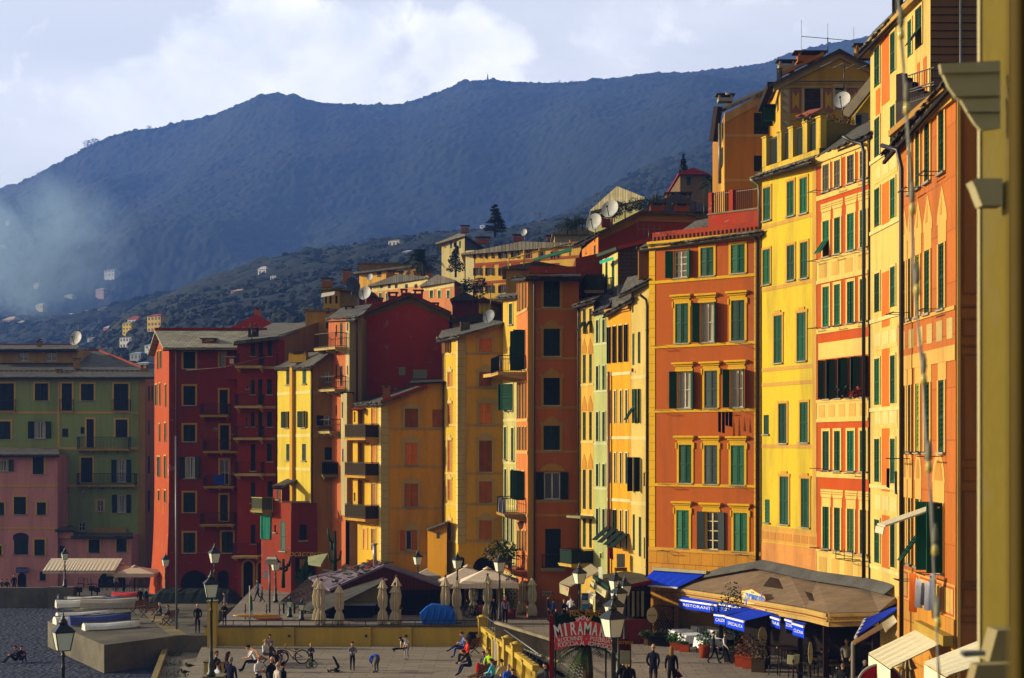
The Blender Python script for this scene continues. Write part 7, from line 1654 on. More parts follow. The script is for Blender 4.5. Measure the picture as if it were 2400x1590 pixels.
def rsign(x,y,yb,label,rx=.28,rz_=.4,D=None):
    b=gnd(x,yb,0); c=px(x,y,b.y); t=thing('menu_sign',label,'sign',b); m=MB(); m.bar(b,Vector((b.x,b.y,c.z+rz_*1.1)),.07); m.build('post',M('#3a2c1c','wood'),t)
    m=MB(); n=16; p=[c+Vector((math.cos(2*math.pi*i/n)*rx,-.06,math.sin(2*math.pi*i/n)*rz_)) for i in range(n)]; m.prism(p,(0,.04,0)); m.build('disc',M('#c9b884'),t)
    m=MB(); text_mb(m,'primula',c+Vector((0,-.08,-.04)),(1,0,0),(0,0,1),rx*.5); m.build('lettering',M('#8a5a3a'),t)
rsign(1528,1442,1510,'round cream menu sign on a post at the left end of the terrace'); rsign(1787,1491,1572,'oval cream menu sign on a post in front of the orange planters',.2,.42); rsign(1899,1531,1600,'narrow oval sign on a post among the wooden tables',.1,.5)
b=gnd(1859,1600,0); t=thing('menu_stand','open menu book on a wooden stand among the chairs','menu stand',b); m=MB(); m.bar(b,b+Vector((0,0,1.0)),.07); m.build('stand',M('#5a2c14','wood'),t); m=MB(); c=px(1859,1546,b.y)
m.prism([c+Vector((-.26,0,-.2)),c+Vector((0,-.05,-.22)),c+Vector((.02,.05,.16)),c+Vector((-.22,.1,.18))],(0,.03,.01)); m.prism([c+Vector((.26,0,-.16)),c+Vector((0,-.05,-.22)),c+Vector((.02,.05,.16)),c+Vector((.3,.1,.2))],(0,.03,.01)); m.build('menu',M('#c2bf96'),t)
# ---- restaurant pavilion
t=thing('restaurant_pavilion','low restaurant pavilion with a broad stained flat roof and moulded cream fascia','restaurant',T(1850,72,0))
fp_=[px(1587,1377,81.2),px(1735,1399,73.5),px(1890,1425,66.4),px(1942,1437,63.5),px(2060,1434,63),px(2106,1412,64.8)]
bp_=[px(1655,1357,82),px(1788,1333,79.0),px(1850,1346,76.4),px(1915,1361,73.8),px(2036,1379,68.8),px(2104,1396,65.1)]
m=MB()
for i in range(5): m.face([fp_[i],fp_[i+1],bp_[i+1],bp_[i]]); m.face([p-Vector((0,0,.1)) for p in (bp_[i],bp_[i+1],fp_[i+1],fp_[i])],1)
m.build('roof',[M('#a1876a','rusty',c2=(.10,.085,.07)),M('#3a2c1c')],t)
m=MB()
for i in range(5): a,c=bp_[i],bp_[i+1]; n_=(a-c).cross(Vector((0,0,1))).normalized(); n_=n_ if n_.y<0 else -n_; m.face([a+n_*.6+Vector((0,0,.05)),c+n_*.6+Vector((0,0,.05)),c+n_*.1+Vector((0,0,.45)),a+n_*.1+Vector((0,0,.45))]); m.face([a+n_*.1+Vector((0,0,.45)),c+n_*.1+Vector((0,0,.45)),c-n_*.0+Vector((0,0,.45)),a-n_*.0+Vector((0,0,.45))])
m.build('flashing',M('#6a6a66','concrete'),t)
m=MB()
for i in range(4):
    a,c=fp_[i],fp_[i+1]; d=c-a; n_=Vector((d.y,-d.x,0)).normalized(); n_=n_ if n_.y<0 else -n_; 
    if i==3: n_=Vector((0,-1,0))
    for (z0,z1,o) in ((-.16,-.03,.12),(-.3,-.16,.06),(-.36,-.3,.1),(-.58,-.36,-.02)): m.obox(a+Vector((0,0,z0))-n_*.3,d,n_*(.3+o),Vector((0,0,z1-z0)))
    k=int(d.length/.16)
    for j in range(k): m.obox(a+d*(j/k)+n_*.06+Vector((0,0,-.3)),d.normalized()*.08,n_*.04,Vector((0,0,.06)),1)
m.build('fascia',[M('#c9a45c','stucco'),M('#b5702c')],t)
m=MB()
for x,y in ((1690,1500),(1800,1515),(1875,1535),(1935,1560),(2050,1560)): p=gnd(x,y,0); p=T(x,{1690:77,1800:71,1875:67.5,1935:64.5,2050:64}[x],0); m.bar(p,p+Vector((0,0,3.0)),.2)
m.isl('post',M('#2c1410','wood'),t)
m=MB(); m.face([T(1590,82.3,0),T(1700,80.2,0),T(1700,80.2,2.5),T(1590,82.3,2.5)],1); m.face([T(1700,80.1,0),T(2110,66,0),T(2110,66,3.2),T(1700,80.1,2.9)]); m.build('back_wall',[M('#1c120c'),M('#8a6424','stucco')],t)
BLU=M('#0a44f0','cloth'); WB=M('#ffffff')
def awn(q,label,val=.28,txt=None,mat=None,bar=True,size=.2,name='awning',tm='#ffffff',g=None,tk=.03):
    """q: wall-left, wall-right, front-right, front-left"""
    t=thing(name,label,'awning',q[3],g); m=MB(); mt=mat or BLU; n=10
    for i in range(n):
        s0,s1=i/n,(i+1)/n; zz=lambda s:Vector((0,0,.025 if int(s*n+.5)%2 else 0)); a0_=q[0]+(q[1]-q[0])*s0; a1_=q[0]+(q[1]-q[0])*s1; f0=q[3]+(q[2]-q[3])*s0; f1=q[3]+(q[2]-q[3])*s1
        m.face([a0_,a1_,f1+zz(s1),f0+zz(s0)]); m.face([p-Vector((0,0,tk)) for p in (f0,f1,a1_,a0_)])
    m.build('canopy',mt,t)
    d=q[2]-q[3]; 
    if bar: m=MB(); m.bar(q[3]-Vector((0,.02,.03)),q[2]-Vector((0,.02,.03)),.08); m.build('front_bar',WB,t)
    if val:
        m=MB(); k=max(4,int(d.length/.16)); 
        for i in range(k): a=q[3]+d*(i/k)-Vector((0,.03,.06)); c=q[3]+d*((i+1)/k)-Vector((0,.03,.06)); e=(a+c)/2; m.face([a,c,c-Vector((0,0,val)),e-Vector((0,0,val+.06)),a-Vector((0,0,val))])
        v=m.build('valance',mt,t)
        if txt: m=MB(); text_mb(m,txt,(q[3]+q[2])/2-Vector((0,.06,.06+val*.72)),d,(0,0,1),size,width=d.length*.8); m.build('lettering',M(tm),v)
    return t
awn([px(1532,1337,83.4),px(1655,1345,81.6),px(1588,1377,80.3),px(1497,1370,81.8)],'wide bright blue awning on the base of the orange house',0)
m=MB(); m.bar(px(1531,1333,83.3),px(1657,1342,81.4),.22,0,.16); one(m,'awning_cassette',M('#c9bf94'),'cream roller cassette above the wide blue awning','awning',px(1531,1333,83.3))
awn([px(1593,1398,80),px(1682,1411,75.8),px(1681,1418,75.3),px(1592,1405,79.5)],'long blue valance lettered in white under the left of the pavilion roof',.34,'RISTORANTE'); awn([px(1688,1411,75.2),px(1738,1420,73),px(1737,1424,72.6),px(1686,1415,74.8)],'short blue valance just left of the cream name board',.32,'PIZZERIA')
awn([px(1740,1422,73),px(1765,1427,72.2),px(1700,1443,70.5),px(1674,1440,71.6)],'narrow left part of the pushed-out blue awning below the name board',.34,'CALDI'); awn([px(1766,1427,72),px(1816,1438,69.3),px(1744,1456,68.2),px(1701,1445,70.2)],'wide right part of the pushed-out blue awning below the name board',.38,'SPECIALITA')
awn([px(1808,1440,69.3),px(1832,1446,68.4),px(1828,1452,67.9),px(1806,1445,68.9)],'small blue valance marked bar right of the pushed-out awning',.34,'BAR'); awn([px(1842,1447,68.1),px(1860,1451,67.4),px(1857,1456,67),px(1840,1451,67.7)],'small blue valance beside the corner one',.32,'ZON'); awn([px(1864,1455,67),px(1890,1461,66),px(1884,1468,65.4),px(1857,1460,66.5)],'blue corner valance nearest the roof corner',.42,'CUCINA')
t=thing('name_board','arched cream name board lettered in pale blue on the pavilion edge','sign',px(1738,1418,72.4)); D1,D2=73,70.6; q=[px(1736,1384,D1),px(1762,1380,D1-.9),px(1794,1399,D2),px(1796,1434,D2),px(1739,1418,D1)]
m=MB(); m.prism(q,(.03,.12,0),0); m.build('board',M('#ffe69a'),t); m=MB(); d=px(1795,1417,D2)-px(1738,1401,D1); text_mb(m,'primula',px(1768,1413,(D1+D2)/2-.03)-Vector((0,.16,0)),d,(0,0,1),.8,bold=.02,width=2.0); m.build('lettering',M('#5a86f0'),t)
m=MB()
for a,c in zip(q,q[1:]+q[:1]): m.bar(a-Vector((0,.02,0)),c-Vector((0,.02,0)),.05)
m.build('rim',M('#a8642c'),t)
# ---- kiosk at the middle right
t=thing('shop_kiosk','low shop with a plank roof, red base and dark windows left of the blue awning','kiosk',T(1470,86,0))
m=MB(); m.slab([px(1392,1350,83),px(1428,1378,79),px(1524,1361,80.5),px(1490,1335,88)],.12); m.build('roof',M('#6a6450','wood'),t)
m=MB(); m.bar(px(1440,1381,79),px(1526,1363,80.3),.16,0); m.bar(px(1392,1352,82.8),px(1430,1380,78.8),.16,1); m.build('gutter',[M('#7a1a14'),M('#1c3a2c')],t)
m=MB(); m.face([T(1432,80,0),T(1525,81.5,0),px(1525,1366,81.5),px(1432,1380,80)]); m.face([T(1395,84,0),T(1432,80,0),px(1432,1380,80),px(1395,1355,84)]); m.build('wall',M('#14100c','glass'),t)
m=MB(); 
for i,x in enumerate((1470,1481,1492,1503)): m.face([px(x,1386,79.9),px(x+6,1386,79.9),px(x+6,1444,79.9),px(x,1446,79.9)],i%2)
m.build('window_display',[M('#6a5a3c','cloth'),M('#8a8468','cloth')],t); m=MB(); m.obox(T(1438,79.6,0),T(1526,79.9,0)-T(1438,79.6,0),(0,.3,0),(0,0,1.25)); m.build('base',M('#7a2414','stucco'),t)
CRM=M('#fff2c8','cloth')
a=awn([px(1385,1322,88),px(1407,1338,86),px(1338,1374,80),px(1311,1366,81)],'long cream awning running to the rainbow poster',.0,mat=CRM,bar=False)
m=MB(); m.prism([px(1311,1368,80.9),px(1334,1378,79.9),px(1331,1398,79.9),px(1312,1390,80.9)],(0,.05,0)); pn=m.build('end_panel',M('#b8ae84'),a)
m=MB(); n=6; 
for i,c in enumerate(('#3a8ac0','#3aa88a','#8ab83c','#d8c03c','#d8803c','#c25a8a')): m.face([px(1315+2.7*i,1373+i*1.1,80.8-.14*i),px(1317.7+2.7*i,1374+i*1.1,80.7-.14*i),px(1317.7+2.7*i,1388+i*1.1,80.7-.14*i),px(1315+2.7*i,1387+i*1.1,80.8-.14*i)],i)
m.build('rainbow_poster',[M(c) for c in ('#3a8ac0','#3aa88a','#8ab83c','#d8c03c','#d8803c','#c25a8a')],pn)
t=thing('shop_sign','slanting cream shop sign board with brown letters on the kiosk','sign',px(1400,1385,80)); q=[px(1384,1362,82),px(1421,1386,78.8),px(1418,1402,78.8),px(1382,1375,82)]; m=MB(); m.prism(q,(.1,.1,0)); m.build('board',M('#c9c094'),t); m=MB(); text_mb(m,'GA BERKEA',(q[0]+q[1]+q[2]+q[3])/4-Vector((.02,.04,.1)),q[1]-q[0],(0,0,1),.3,width=1.6); m.build('lettering',M('#5a5030'),t)
awn([px(1380,1383,82),px(1397,1393,80),px(1391,1405,79),px(1372,1393,81)],'small cream canopy under the slanting shop sign',.2,mat=CRM,bar=False)
m=MB(); m.prism([px(1402,1330,82),px(1411,1328,81.6),px(1413,1360,81.6),px(1404,1362,82)],(0,.06,0)); one(m,'vertical_sign',M('#c2c2a8'),'upright white sign standing over the kiosk','sign',px(1408,1360,82))
t=thing('lottery_sign','glass fronted box with a yellow lottery sign on the deep yellow house','sign',px(1455,1330,86)); m=MB(); m.box(px(1455,1314,86),(.45,.3,.75)); m.build('box',M('#8a8a7c','glass'),t); m=MB(); m.box(px(1455,1335,86),(.7,.08,.2)); m.build('plate',M('#c28a1c'),t); m=MB(); text_mb(m,'LOTTO',px(1455,1337,85.93),(1,0,0),(0,0,1),.18,bold=.004); m.build('lettering',M('#3a2410'),t)
m=MB(); m.box(px(1371,1425,79),(.35,.3,1.5)); 
for i in range(5): m.box(px(1371,1400+12*i,78.83),(.3,.03,.2),1+i%3)
one(m,'postcard_rack',[M('#3a3a3c','metal'),M('#3a6ab0'),M('#c9c6b8'),M('#2c8ab8')],'postcard rack filled with blue cards before the shop','postcard rack',T(1371,79,0))
# ---- red arched signs
t=thing('bathing_sign','red arched restaurant sign with white lettering on red posts','sign',px(1292,1600,51.5)); Ds=51.3; q=lambda x,y:px(x,y,Ds)
m=MB()
for x,w_ in ((1292,.13),(1297,.06)): m.bar(px(x,1700,Ds+.05),px(x,1442,Ds+.05),w_,0 if x<1295 else 1)
m.build('post',[M('#8a1418'),M('#2a2a2a','metal')],t)
up=[(1300,1472),(1320,1464),(1350,1457),(1356,1449),(1366,1446),(1378,1450),(1384,1456),(1405,1462),(1425,1470),(1432,1474)]; lo=[(1432,1520),(1400,1513),(1370,1511),(1340,1514),(1301,1525)]
m=MB(); m.prism([q(x,y) for x,y in up+lo],(0,.06,0)); m.build('board',M('#f0202a','paint',rough=.4),t)
def arc_text(m,s,x0,x1,yb,size,Dd,curve,rot=0,bold=0,wpx=None):
    n=len(s)
    for i,ch in enumerate(s):
        if ch==' ': continue
        f_=(i+.5)/n; x=x0+(x1-x0)*f_; y=yb-curve*(1-(2*f_-1)**2)+rot*f_; sl=-(curve*4*(2*f_-1))/(x1-x0)*-1+rot/(x1-x0); ux=Vector((1,0,-sl)).normalized(); uz=Vector((sl,0,1)).normalized()
        text_mb(m,ch,px(x,y,Dd),ux,uz,size,width=wpx*(0.35 if ch=='I' else 1)*(1.25 if ch=='M' else 1) if wpx else None,bold=bold)
m=MB(); arc_text(m,'MIRAMARE',1303,1434,1495,.60,Ds-.02,9,3,.014,.19); m.build('lettering',M('#ffffff'),t)
m=MB(); arc_text(m,'BAGNI',1352,1380,1458,.19,Ds-.02,5,0,0); arc_text(m,'RISTORANTE - PIZZERIA',1309,1428,1507,.2,Ds-.02,7,2,0); arc_text(m,'FOCACCIA AL FORMAGGIO',1308,1430,1518,.2,Ds-.02,7,4,0); m.build('small_lettering',M('#ffffff'),t)
t=thing('dark_green_sign','dark green arched restaurant sign with gold letters behind the red one','sign',px(1300,1600,53.5)); m=MB(); m.prism([px(x,y,53) for x,y in ((1304,1446),(1320,1439),(1350,1434),(1380,1434),(1418,1438),(1418,1480),(1304,1480))],(0,.06,0)); m.build('board',M('#0e2a1c'),t)
m=MB(); arc_text(m,'RISTORANTE',1338,1408,1446,.34,52.97,3,1,0); text_mb(m,'7',px(1383,1462,52.97),(1,0,0),(0,0,1),.5,bold=.01); m.build('lettering',M('#b88a1c'),t)
m=MB()
for x in (1302,1420): m.bar(px(x,1700,53.05),px(x,1436,53.05),.06)
m.build('post',M('#1c1c1c','metal'),t)
t=thing('tavern_sign','dark red tavern sign board with a pale menu panel by the lamp cluster','sign',px(1466,1600,57)); m=MB(); m.prism([px(x,y,57) for x,y in ((1452,1505),(1458,1499),(1468,1497),(1478,1503),(1480,1526),(1452,1524))],(0,.05,0)); m.build('board',M('#4a1410'),t); m=MB(); m.box(px(1465,1541,57),(.36,.04,.5)); m.build('menu_panel',M('#9a9c84'),t); m=MB(); text_mb(m,'OSTERIA',px(1465,1510,56.96),(1,0,0),(0,0,1),.16,bold=.004); m.build('lettering',M('#b8861c'),t)
m=MB(); 
for x in (1454,1478): m.bar(px(x,1700,57.05),px(x,1505,57.05),.04)
m.build('post',M('#14110e','metal'),t)
# palms
def palm(p,h,fl,n,label,col='#2c3c18',droop=1.0,trunk=.2):
    t=thing('palm_tree',label,'palm tree',p); p=Vector(p); m=MB(); m.tube([p,p+Vector((.05,0,h*.5)),p+Vector((0,0,h))],[trunk*1.2,trunk,trunk*.9],8); m.build('trunk',M('#4a3620','wood'),t)
    m=MB(); s=random.Random(int(p.x*7)); c=p+Vector((0,0,h))
    for i in range(n):
        a=s.uniform(0,6.28); el=s.uniform(-.25,1.25); L=fl*s.uniform(.8,1.1); pts=[]
        for k in range(8): f_=k/7; r=L*f_*math.cos(el)*(1-.15*f_); z=L*(math.sin(el)*f_-.55*droop*f_*f_); pts.append(c+Vector((math.cos(a)*r,math.sin(a)*r,z)))
        m.tube(pts,[.03*(1-k/9) for k in range(8)],4)
        for k in range(1,15):
            f_=k/15; i0=int(f_*7); q_=pts[i0]+(pts[min(7,i0+1)]-pts[i0])*(f_*7-i0); d=(pts[min(7,i0+1)]-pts[i0]).normalized(); sd=d.cross(Vector((0,0,1))).normalized(); l=L*.24*math.sin(math.pi*min(1,f_*.85+.12))
            for sg in (1,-1): e=q_+sd*sg*l*.8+d*l*.55-Vector((0,0,l*.25)); m.face([q_-d*.02*L/2,q_+d*.085*L/2,e])
    m.build('crown',M(col,'foliage'),t)
palm(px(1375,1640,58),2.0,1.75,34,'young palm in front of the promenade parapet beneath the red sign'); palm(px(990,655,168),1.8,3.4,40,'big date palm in front of the tall square house','#2a3418',trunk=.5); palm(px(1665,500,145),2.8,2.0,30,'palm beside the brown tower house','#2c3a20')
# other trees of the town
def tree(p,h,layers,label,col,kind='cedar',wd=1):
    t=thing('tree',label,'tree',p); p=Vector(p); m=MB(); m.tube([p,p+Vector((0,0,h*.92))],[h*.04,h*.012],6); m.build('trunk',M('#33281c','wood'),t); m=MB(); s=random.Random(len(label))
    for k in range(layers):
        f_=k/(layers-1); z=h*(.22+.75*f_)
        if kind=='cedar':
            for j in range(4): a=s.uniform(0,6.28); r=h*.34*(1.05-f_*.75)*wd; m.leaves(p+Vector((math.cos(a)*r*.55,math.sin(a)*r*.4,z+s.uniform(-.2,.2))),(r*.6,r*.5,h*.028),150,h*.05,0,s.random())
        elif kind=='fir': r=h*.3*(1.05-f_)*wd; m.leaves(p+Vector((s.uniform(-.2,.2),0,z)),(r,r,h*.07),120,h*.07,0,s.random())
        elif kind=='cypress': r=h*.14*math.sin(math.pi*(.25+.7*f_)); m.leaves(p+Vector((0,0,z)),(r,r,h*.09),200,h*.05,0,s.random())
        else: a=s.uniform(0,6.28); r=h*.28; m.leaves(p+Vector((math.cos(a)*h*.28*wd,math.sin(a)*h*.2,h*.35+s.random()*h*.45)),(r,r,r*.8),150,h*.08,0,s.random())
    m.build('crown',M(col,'foliage'),t)
tree(px(1160,556,175),3.6,8,'dark flat layered cedar behind the frescoed house roof','#15221a'); tree(px(1068,650,165),3.6,9,'dark fir between the two tall houses','#15241a','fir'); tree(px(1602,460,155),4.0,8,'tall dark cypress beside the brown tower house','#141c10','cypress')
for i,(x,y,h,l) in enumerate(((1465,512,2.6,'round dark tree below the skylight villa'),(1500,505,2.8,'dark tree right of the skylight villa'),(1440,520,2.2,'dark bush behind the satellite dishes'),(1330,552,3.0,'trees at the left of the slope beneath the villa'),(1540,492,2.6,'tree above the grey slate roofs'),(1410,528,2.4,'low tree behind the lower dish'),(1365,540,2.4,'bushy tree left of the dishes'))): tree(px(x,y,142),h*.62,8,l,'#2c3c18','round',1.3)
tree(px(1110,712,117),2.0,6,'small dark tree on a roof terrace beyond the red gable','#1c2814','round')
# cacti, banana, balcony garden
def cactus(x,y,D,h,label,n=6):
    b=px(x,y,D); t=tag(MBc(b,h,n).build('cactus',M('#1c3a1c','foliage'),None,org=b),label,'cactus')
def MBc(b,h,n):
    m=MB(); s=random.Random(int(b.x)); m.tube([b,b+Vector((0,0,h))],[.14,.1],7)
    for i in range(n): z=h*s.uniform(.15,.7); a=s.uniform(-.4,3.5); o=Vector((math.cos(a),.3*math.sin(a),0))*s.uniform(.3,.55); m.tube([b+Vector((0,0,z)),b+o*.8+Vector((0,0,z+.15)),b+o+Vector((0,0,z+h*s.uniform(.25,.45)))],[.08,.09,.06],6)
    return m
cactus(785,1338,100,2.6,'tall branching cactus before the salmon house'); cactus(664,1378,101,1.9,'branching cactus at the corner of the small red house'); 
m=MB(); b=px(715,1365,101)
for i,(dx,dz) in enumerate(((-.9,.3),(-.5,.7),(0.1,1.9),(.5,.8),(.9,.5),(-.2,1.2),(1.2,.2))): e=b+Vector((dx,0,dz)); v=Vector((.18,0,.05)); m.face([b,b+(e-b)*.5+v,e,b+(e-b)*.5-v])
one(m,'banana_plant',M('#1f4a1a','foliage'),'broad leaved banana plant before the focaccia shop','plant',b)
m=MB(); m.leaves(px(1172,1292,94),(1.1,.6,.75),500,.2,0,3,.1); m.leaves(px(1188,1297,93.5),(.9,.5,.8),300,.2,0,4,.1); one(m,'balcony_garden',M('#4a5624','foliage'),'bushy plants spilling from the low balcony of the dark orange house','plants',px(1172,1310,94))
m=MB(); m.prism([px(1140,1298,95),px(1210,1330,93),px(1210,1342,93),px(1140,1308,95)],(0,.15,0)); one(m,'planter_trough',M('#9a6a4c','tile'),'long slanting planter trough under the balcony plants','planter',px(1172,1318,94))
m=MB(); m.leaves(px(1345,1316,92),(1.0,.5,.4),260,.14,0,8,.1); one(m,'balcony_plants',M('#2a4018','foliage'),'green plants trailing on the balcony of the narrow yellow house','plants',px(1345,1320,92))
# laundry
def cloth(q,col,label,org=None,g=None,folds=5):
    m=MB(); n=folds*2; d=(q[1]-q[0]).normalized(); nn=Vector((d.y,-d.x,0))
    for i in range(n):
        s0,s1=i/n,(i+1)/n; w0=nn*(.05 if i%2 else -.03); w1=nn*(-.03 if i%2 else .05)
        m.face([q[0]+(q[1]-q[0])*s0,q[0]+(q[1]-q[0])*s1,q[3]+(q[2]-q[3])*s1+w1,q[3]+(q[2]-q[3])*s0+w0])
    return one(m,'laundry',M(col,'cloth'),label,'laundry',q[0],g or 'washing hung out to dry')
def hang(x0,x1,yt,yb,D,col,label,D2=None): D2=D2 or D; return cloth([px(x0,yt,D),px(x1,yt,D2),px(x1,yb,D2),px(x0,yb-3,D)],col,label)
hang(1683,1690,966,1015,80.7,'#14162a','dark trousers, left of the washing on the orange house'); hang(1692,1699,966,1017,80.5,'#1a1c2c','second pair of dark trousers on the orange house'); hang(1700,1707,966,1000,80.3,'#101224','dark shirt on the orange house line'); hang(1708,1717,966,1002,80.1,'#15172a','last dark garment on the orange house line')
hang(1443,1448,850,905,88.5,'#1c1c5a','navy cloth hanging beneath the row of open black shutters'); hang(1480,1485,864,874,85.6,'#a8281c','small red cloth high on the cream house')
for i,(x,c) in enumerate(((1469,'#3a4a6a'),(1475,'#2c3450'),(1482,'#8a8a90'),(1488,'#1c1c22'))): hang(x,x+5,1000,1030+i%2*6,86.6,c,('blue jeans first on the line of the cream house','darker jeans second on the line of the cream house','pale shirt third on the line of the cream house','black garment last on the line of the cream house')[i])
hang(1428,1437,1278,1312,88,'#9a1418','red cloth hanging by the deep yellow house'); hang(1168,1176,1167,1203,92.4,'#b8b8c4','white towel on the balcony rail, left one'); hang(1177,1185,1170,1205,92,'#aaaab8','white towel on the balcony rail, right one'); hang(1171,1177,838,864,92.4,'#9a94a4','crumpled pale cloth on the upper balcony rail')
hang(2132,2147,1344,1436,45.8,'#d0641c','orange towel on the line at lower right',45.4); hang(2146,2160,1358,1426,45.3,'#b8b8c4','white shirt beside the orange towel',45); hang(2160,2167,1366,1420,45,'#6a6a74','grey garment between the white shirts',44.9); hang(2168,2178,1364,1432,44.9,'#b5b4c2','second white shirt at lower right',44.6); hang(2179,2190,1346,1432,44.6,'#8a94a8','blue striped shirt at the right end of the line',44.3)
hang(2078,2085,1098,1145,60,'#14110f','black garment high on the cream and orange house'); hang(2096,2103,1105,1160,59.5,'#b0a890','pale garment high on the cream and orange house')
# ---- cream awnings lower right
q=lambda *a:[px(x,y,D) for x,y,D in a]
awn(q((2092,1424,64),(2108,1424,63),(2004,1494,55),(2028,1450,60)),'blue awning folding down at the right end of the pavilion',0,bar=True)
awn(q((2070,1458,60),(2071,1471,59),(2003,1510,53),(1994,1506,53.5)),'narrow cream awning edge on a white post',0,mat=CRM,bar=False); m=MB(); m.tube([px(1999,1509,53.2),T(1999,53.2,0)],.07,8); one(m,'white_post',M('#8a8678'),'white post carrying the narrow cream awning','post',T(1999,53.2,0))
awn(q((2094,1442,60),(2103,1457,58),(2075,1481,56.5),(2067,1461,58)),'small square cream awning next to the blue one',0,mat=CRM,bar=False); awn(q((2112,1437,58),(2136,1438,57),(2146,1450,55.5),(2124,1456,56)),'small cream awning against the salmon house wall',0,mat=M('#8a8058','cloth'),bar=False); awn(q((2126,1449,55),(2141,1458,54),(2122,1476,53),(2104,1464,54.2)),'yellowish small awning with a hanging sign',.0,mat=M('#b5aa6c','cloth'),bar=False)
m=MB(); m.prism(q((2104,1474,53),(2120,1480,52.8),(2116,1500,52.8),(2099,1490,53)),(0,.05,0)); one(m,'hanging_sign',M('#b8ac84'),'small hanging cream sign at lower right','sign',px(2108,1490,53))
awn(q((2153,1473,47),(2207,1507,43.8),(2086,1566,42.5),(2035,1531,45)),'wide cream awning at lower right, upper of the two',.6,mat=CRM,bar=False); awn(q((2290,1503,41),(2340,1545,39),(2217,1584,38),(2165,1552,40.5)),'second wide cream awning at lower right, nearest',.7,mat=CRM,bar=False)
m=MB(); m.bar(px(2153,1466,47),px(2222,1503,43.3),.28,0,.3); one(m,'awning_cassette',M('#b5943c'),'ochre roller cassette of the wide cream awning','awning',px(2153,1466,47))
t=thing('round_red_sign','round topped red sign with a white rim and a green disc at the bottom edge','sign',px(2068,1640,44)); m=MB(); n=14; C=px(2062,1608,44); rr=.62; pts=[C+Vector((math.cos(a)*rr*1.05,-.0,math.sin(a)*rr)) for a in [math.pi*i/n for i in range(n+1)]]; m.prism(pts+[C+Vector((-.65,0,-1)),C+Vector((.65,0,-1))],(0,.08,0)); m.build('board',M('#9a1424'),t)
m=MB(); m.tube([p-Vector((0,.02,0)) for p in pts],.035,6); m.build('rim',M('#a8a49c'),t); m=MB(); c=px(2075,1585,43.9); m.prism([c+Vector((math.cos(2*math.pi*i/16)*.24,0,math.sin(2*math.pi*i/16)*.24)) for i in range(16)],(0,.02,0)); m.build('disc',M('#4a5230'),t); m=MB(); text_mb(m,'r',c-Vector((.0,.03,.1)),(1,0,0),(0,0,1),.4,bold=.01); m.build('lettering',M('#a8a49c'),t)
# ---- our own building at the right edge, and the string of bulbs
t=thing('near_building','cream painted building edge with a moulded corbel, close at the right side','building',T(2320,8,0)); nm=M('#bcb288','stucco',stain=.3,fade=.3); ny=M('#6e601e','stucco',stain=.3,fade=.2)
m=MB(); m.obox((px(2303,0,7.7).x,7.3,-2),(1.2,0,0),(0,.4,0),(0,0,24)); m.build('wall',ny,t)
m=MB(); m.obox((px(2292,0,7.75).x,7.72,-2),(1.2,0,0),(0,.04,0),(0,0,24)); m.build('pilaster',nm,t)
m=MB(); m.obox((px(2362,0,2.4).x,2.35,5),(1.2,0,0),(0,.05,0),(0,0,14)); m.build('window_jamb',M('#4e400c','stucco',stain=.05,fade=.0),t)
co_=[(2203,152),(2212,147),(2340,140),(2340,300),(2300,306),(2284,288),(2268,262),(2250,234),(2236,226),(2222,196),(2214,176),(2204,166)]
m=MB()
for q_,d_ in (([(2203,150),(2345,142),(2345,168),(2207,172)],7.26),([(2209,172),(2345,169),(2345,176),(2213,179)],7.31),([(2213,179),(2345,176),(2345,224),(2240,226),(2224,204)],7.28),([(2240,227),(2345,225),(2345,232),(2250,234)],7.32),([(2252,234),(2345,232),(2345,262),(2268,262)],7.29),([(2268,262),(2345,262),(2345,300),(2300,306),(2284,288)],7.31)): m.prism([px(x,y,d_) for x,y in q_],(0,.03,0))
m.build('corbel',nm,t)
m=MB(); m.prism([px(x,y,7.3) for x,y in ((2278,424),(2290,418),(2350,418),(2350,482),(2302,482),(2294,462),(2286,440))],(0,.1,0)); m.build('bracket',nm,t)
m=MB(); m.prism([px(x,y,7.1) for x,y in ((2338,1478),(2400,1478),(2420,1560),(2318,1552))],(0,.15,0)); m.build('ledge',M('#968a64','stucco'),t)
m=MB(); m.prism([px(x,y,7.0) for x,y in ((2290,1560),(2400,1556),(2420,1640),(2270,1640))],(0,.1,0)); m.build('ledge',M('#968a64','stucco'),t)
m=MB(); m.prism([px(x,y,6.6) for x,y in ((2257,1532),(2262,1528),(2310,1527),(2310,1537),(2262,1541))],(0,.05,0)); m.build('bracket',M('#8a8a84','metal'),t)
t=thing('light_string','white cable with hanging clear light bulbs near the camera at right','light string',px(2105,-20,6.2)); Dc=6.2
cp=[(2104,-40),(2108,60),(2117,160),(2124,240),(2130,330),(2134,450),(2140,600),(2146,680),(2153,780),(2162,880),(2168,980),(2174,1080),(2181,1180),(2187,1290),(2191,1400),(2196,1500),(2201,1620)]
m=MB(); m.tube([px(x,y,Dc) for x,y in cp],.0042,6); m.tube([px(x+5*math.sin(y/60),y,Dc+.01) for x,y in cp],.003,5); m.build('cable',M('#a8a8a0'),t)
for x,y in ((2108,40),(2121,215),(2134,450),(2145,640),(2161,850),(2173,1055),(2187,1250),(2194,1420)):
    m=MB(); c=px(x+4,y,Dc); m.lathe(c-Vector((0,0,.05)),[(.008,0),(.013,.03),(.012,.06),(.006,.09)],8); so_=m.build('socket',M('#8f8c78'),t)
    m=MB(); m.lathe(c-Vector((0,0,.095)),[(.004,0),(.014,.01),(.013,.035),(.009,.05)],8); m.build('bulb',M('#c9b860','glass'),so_)
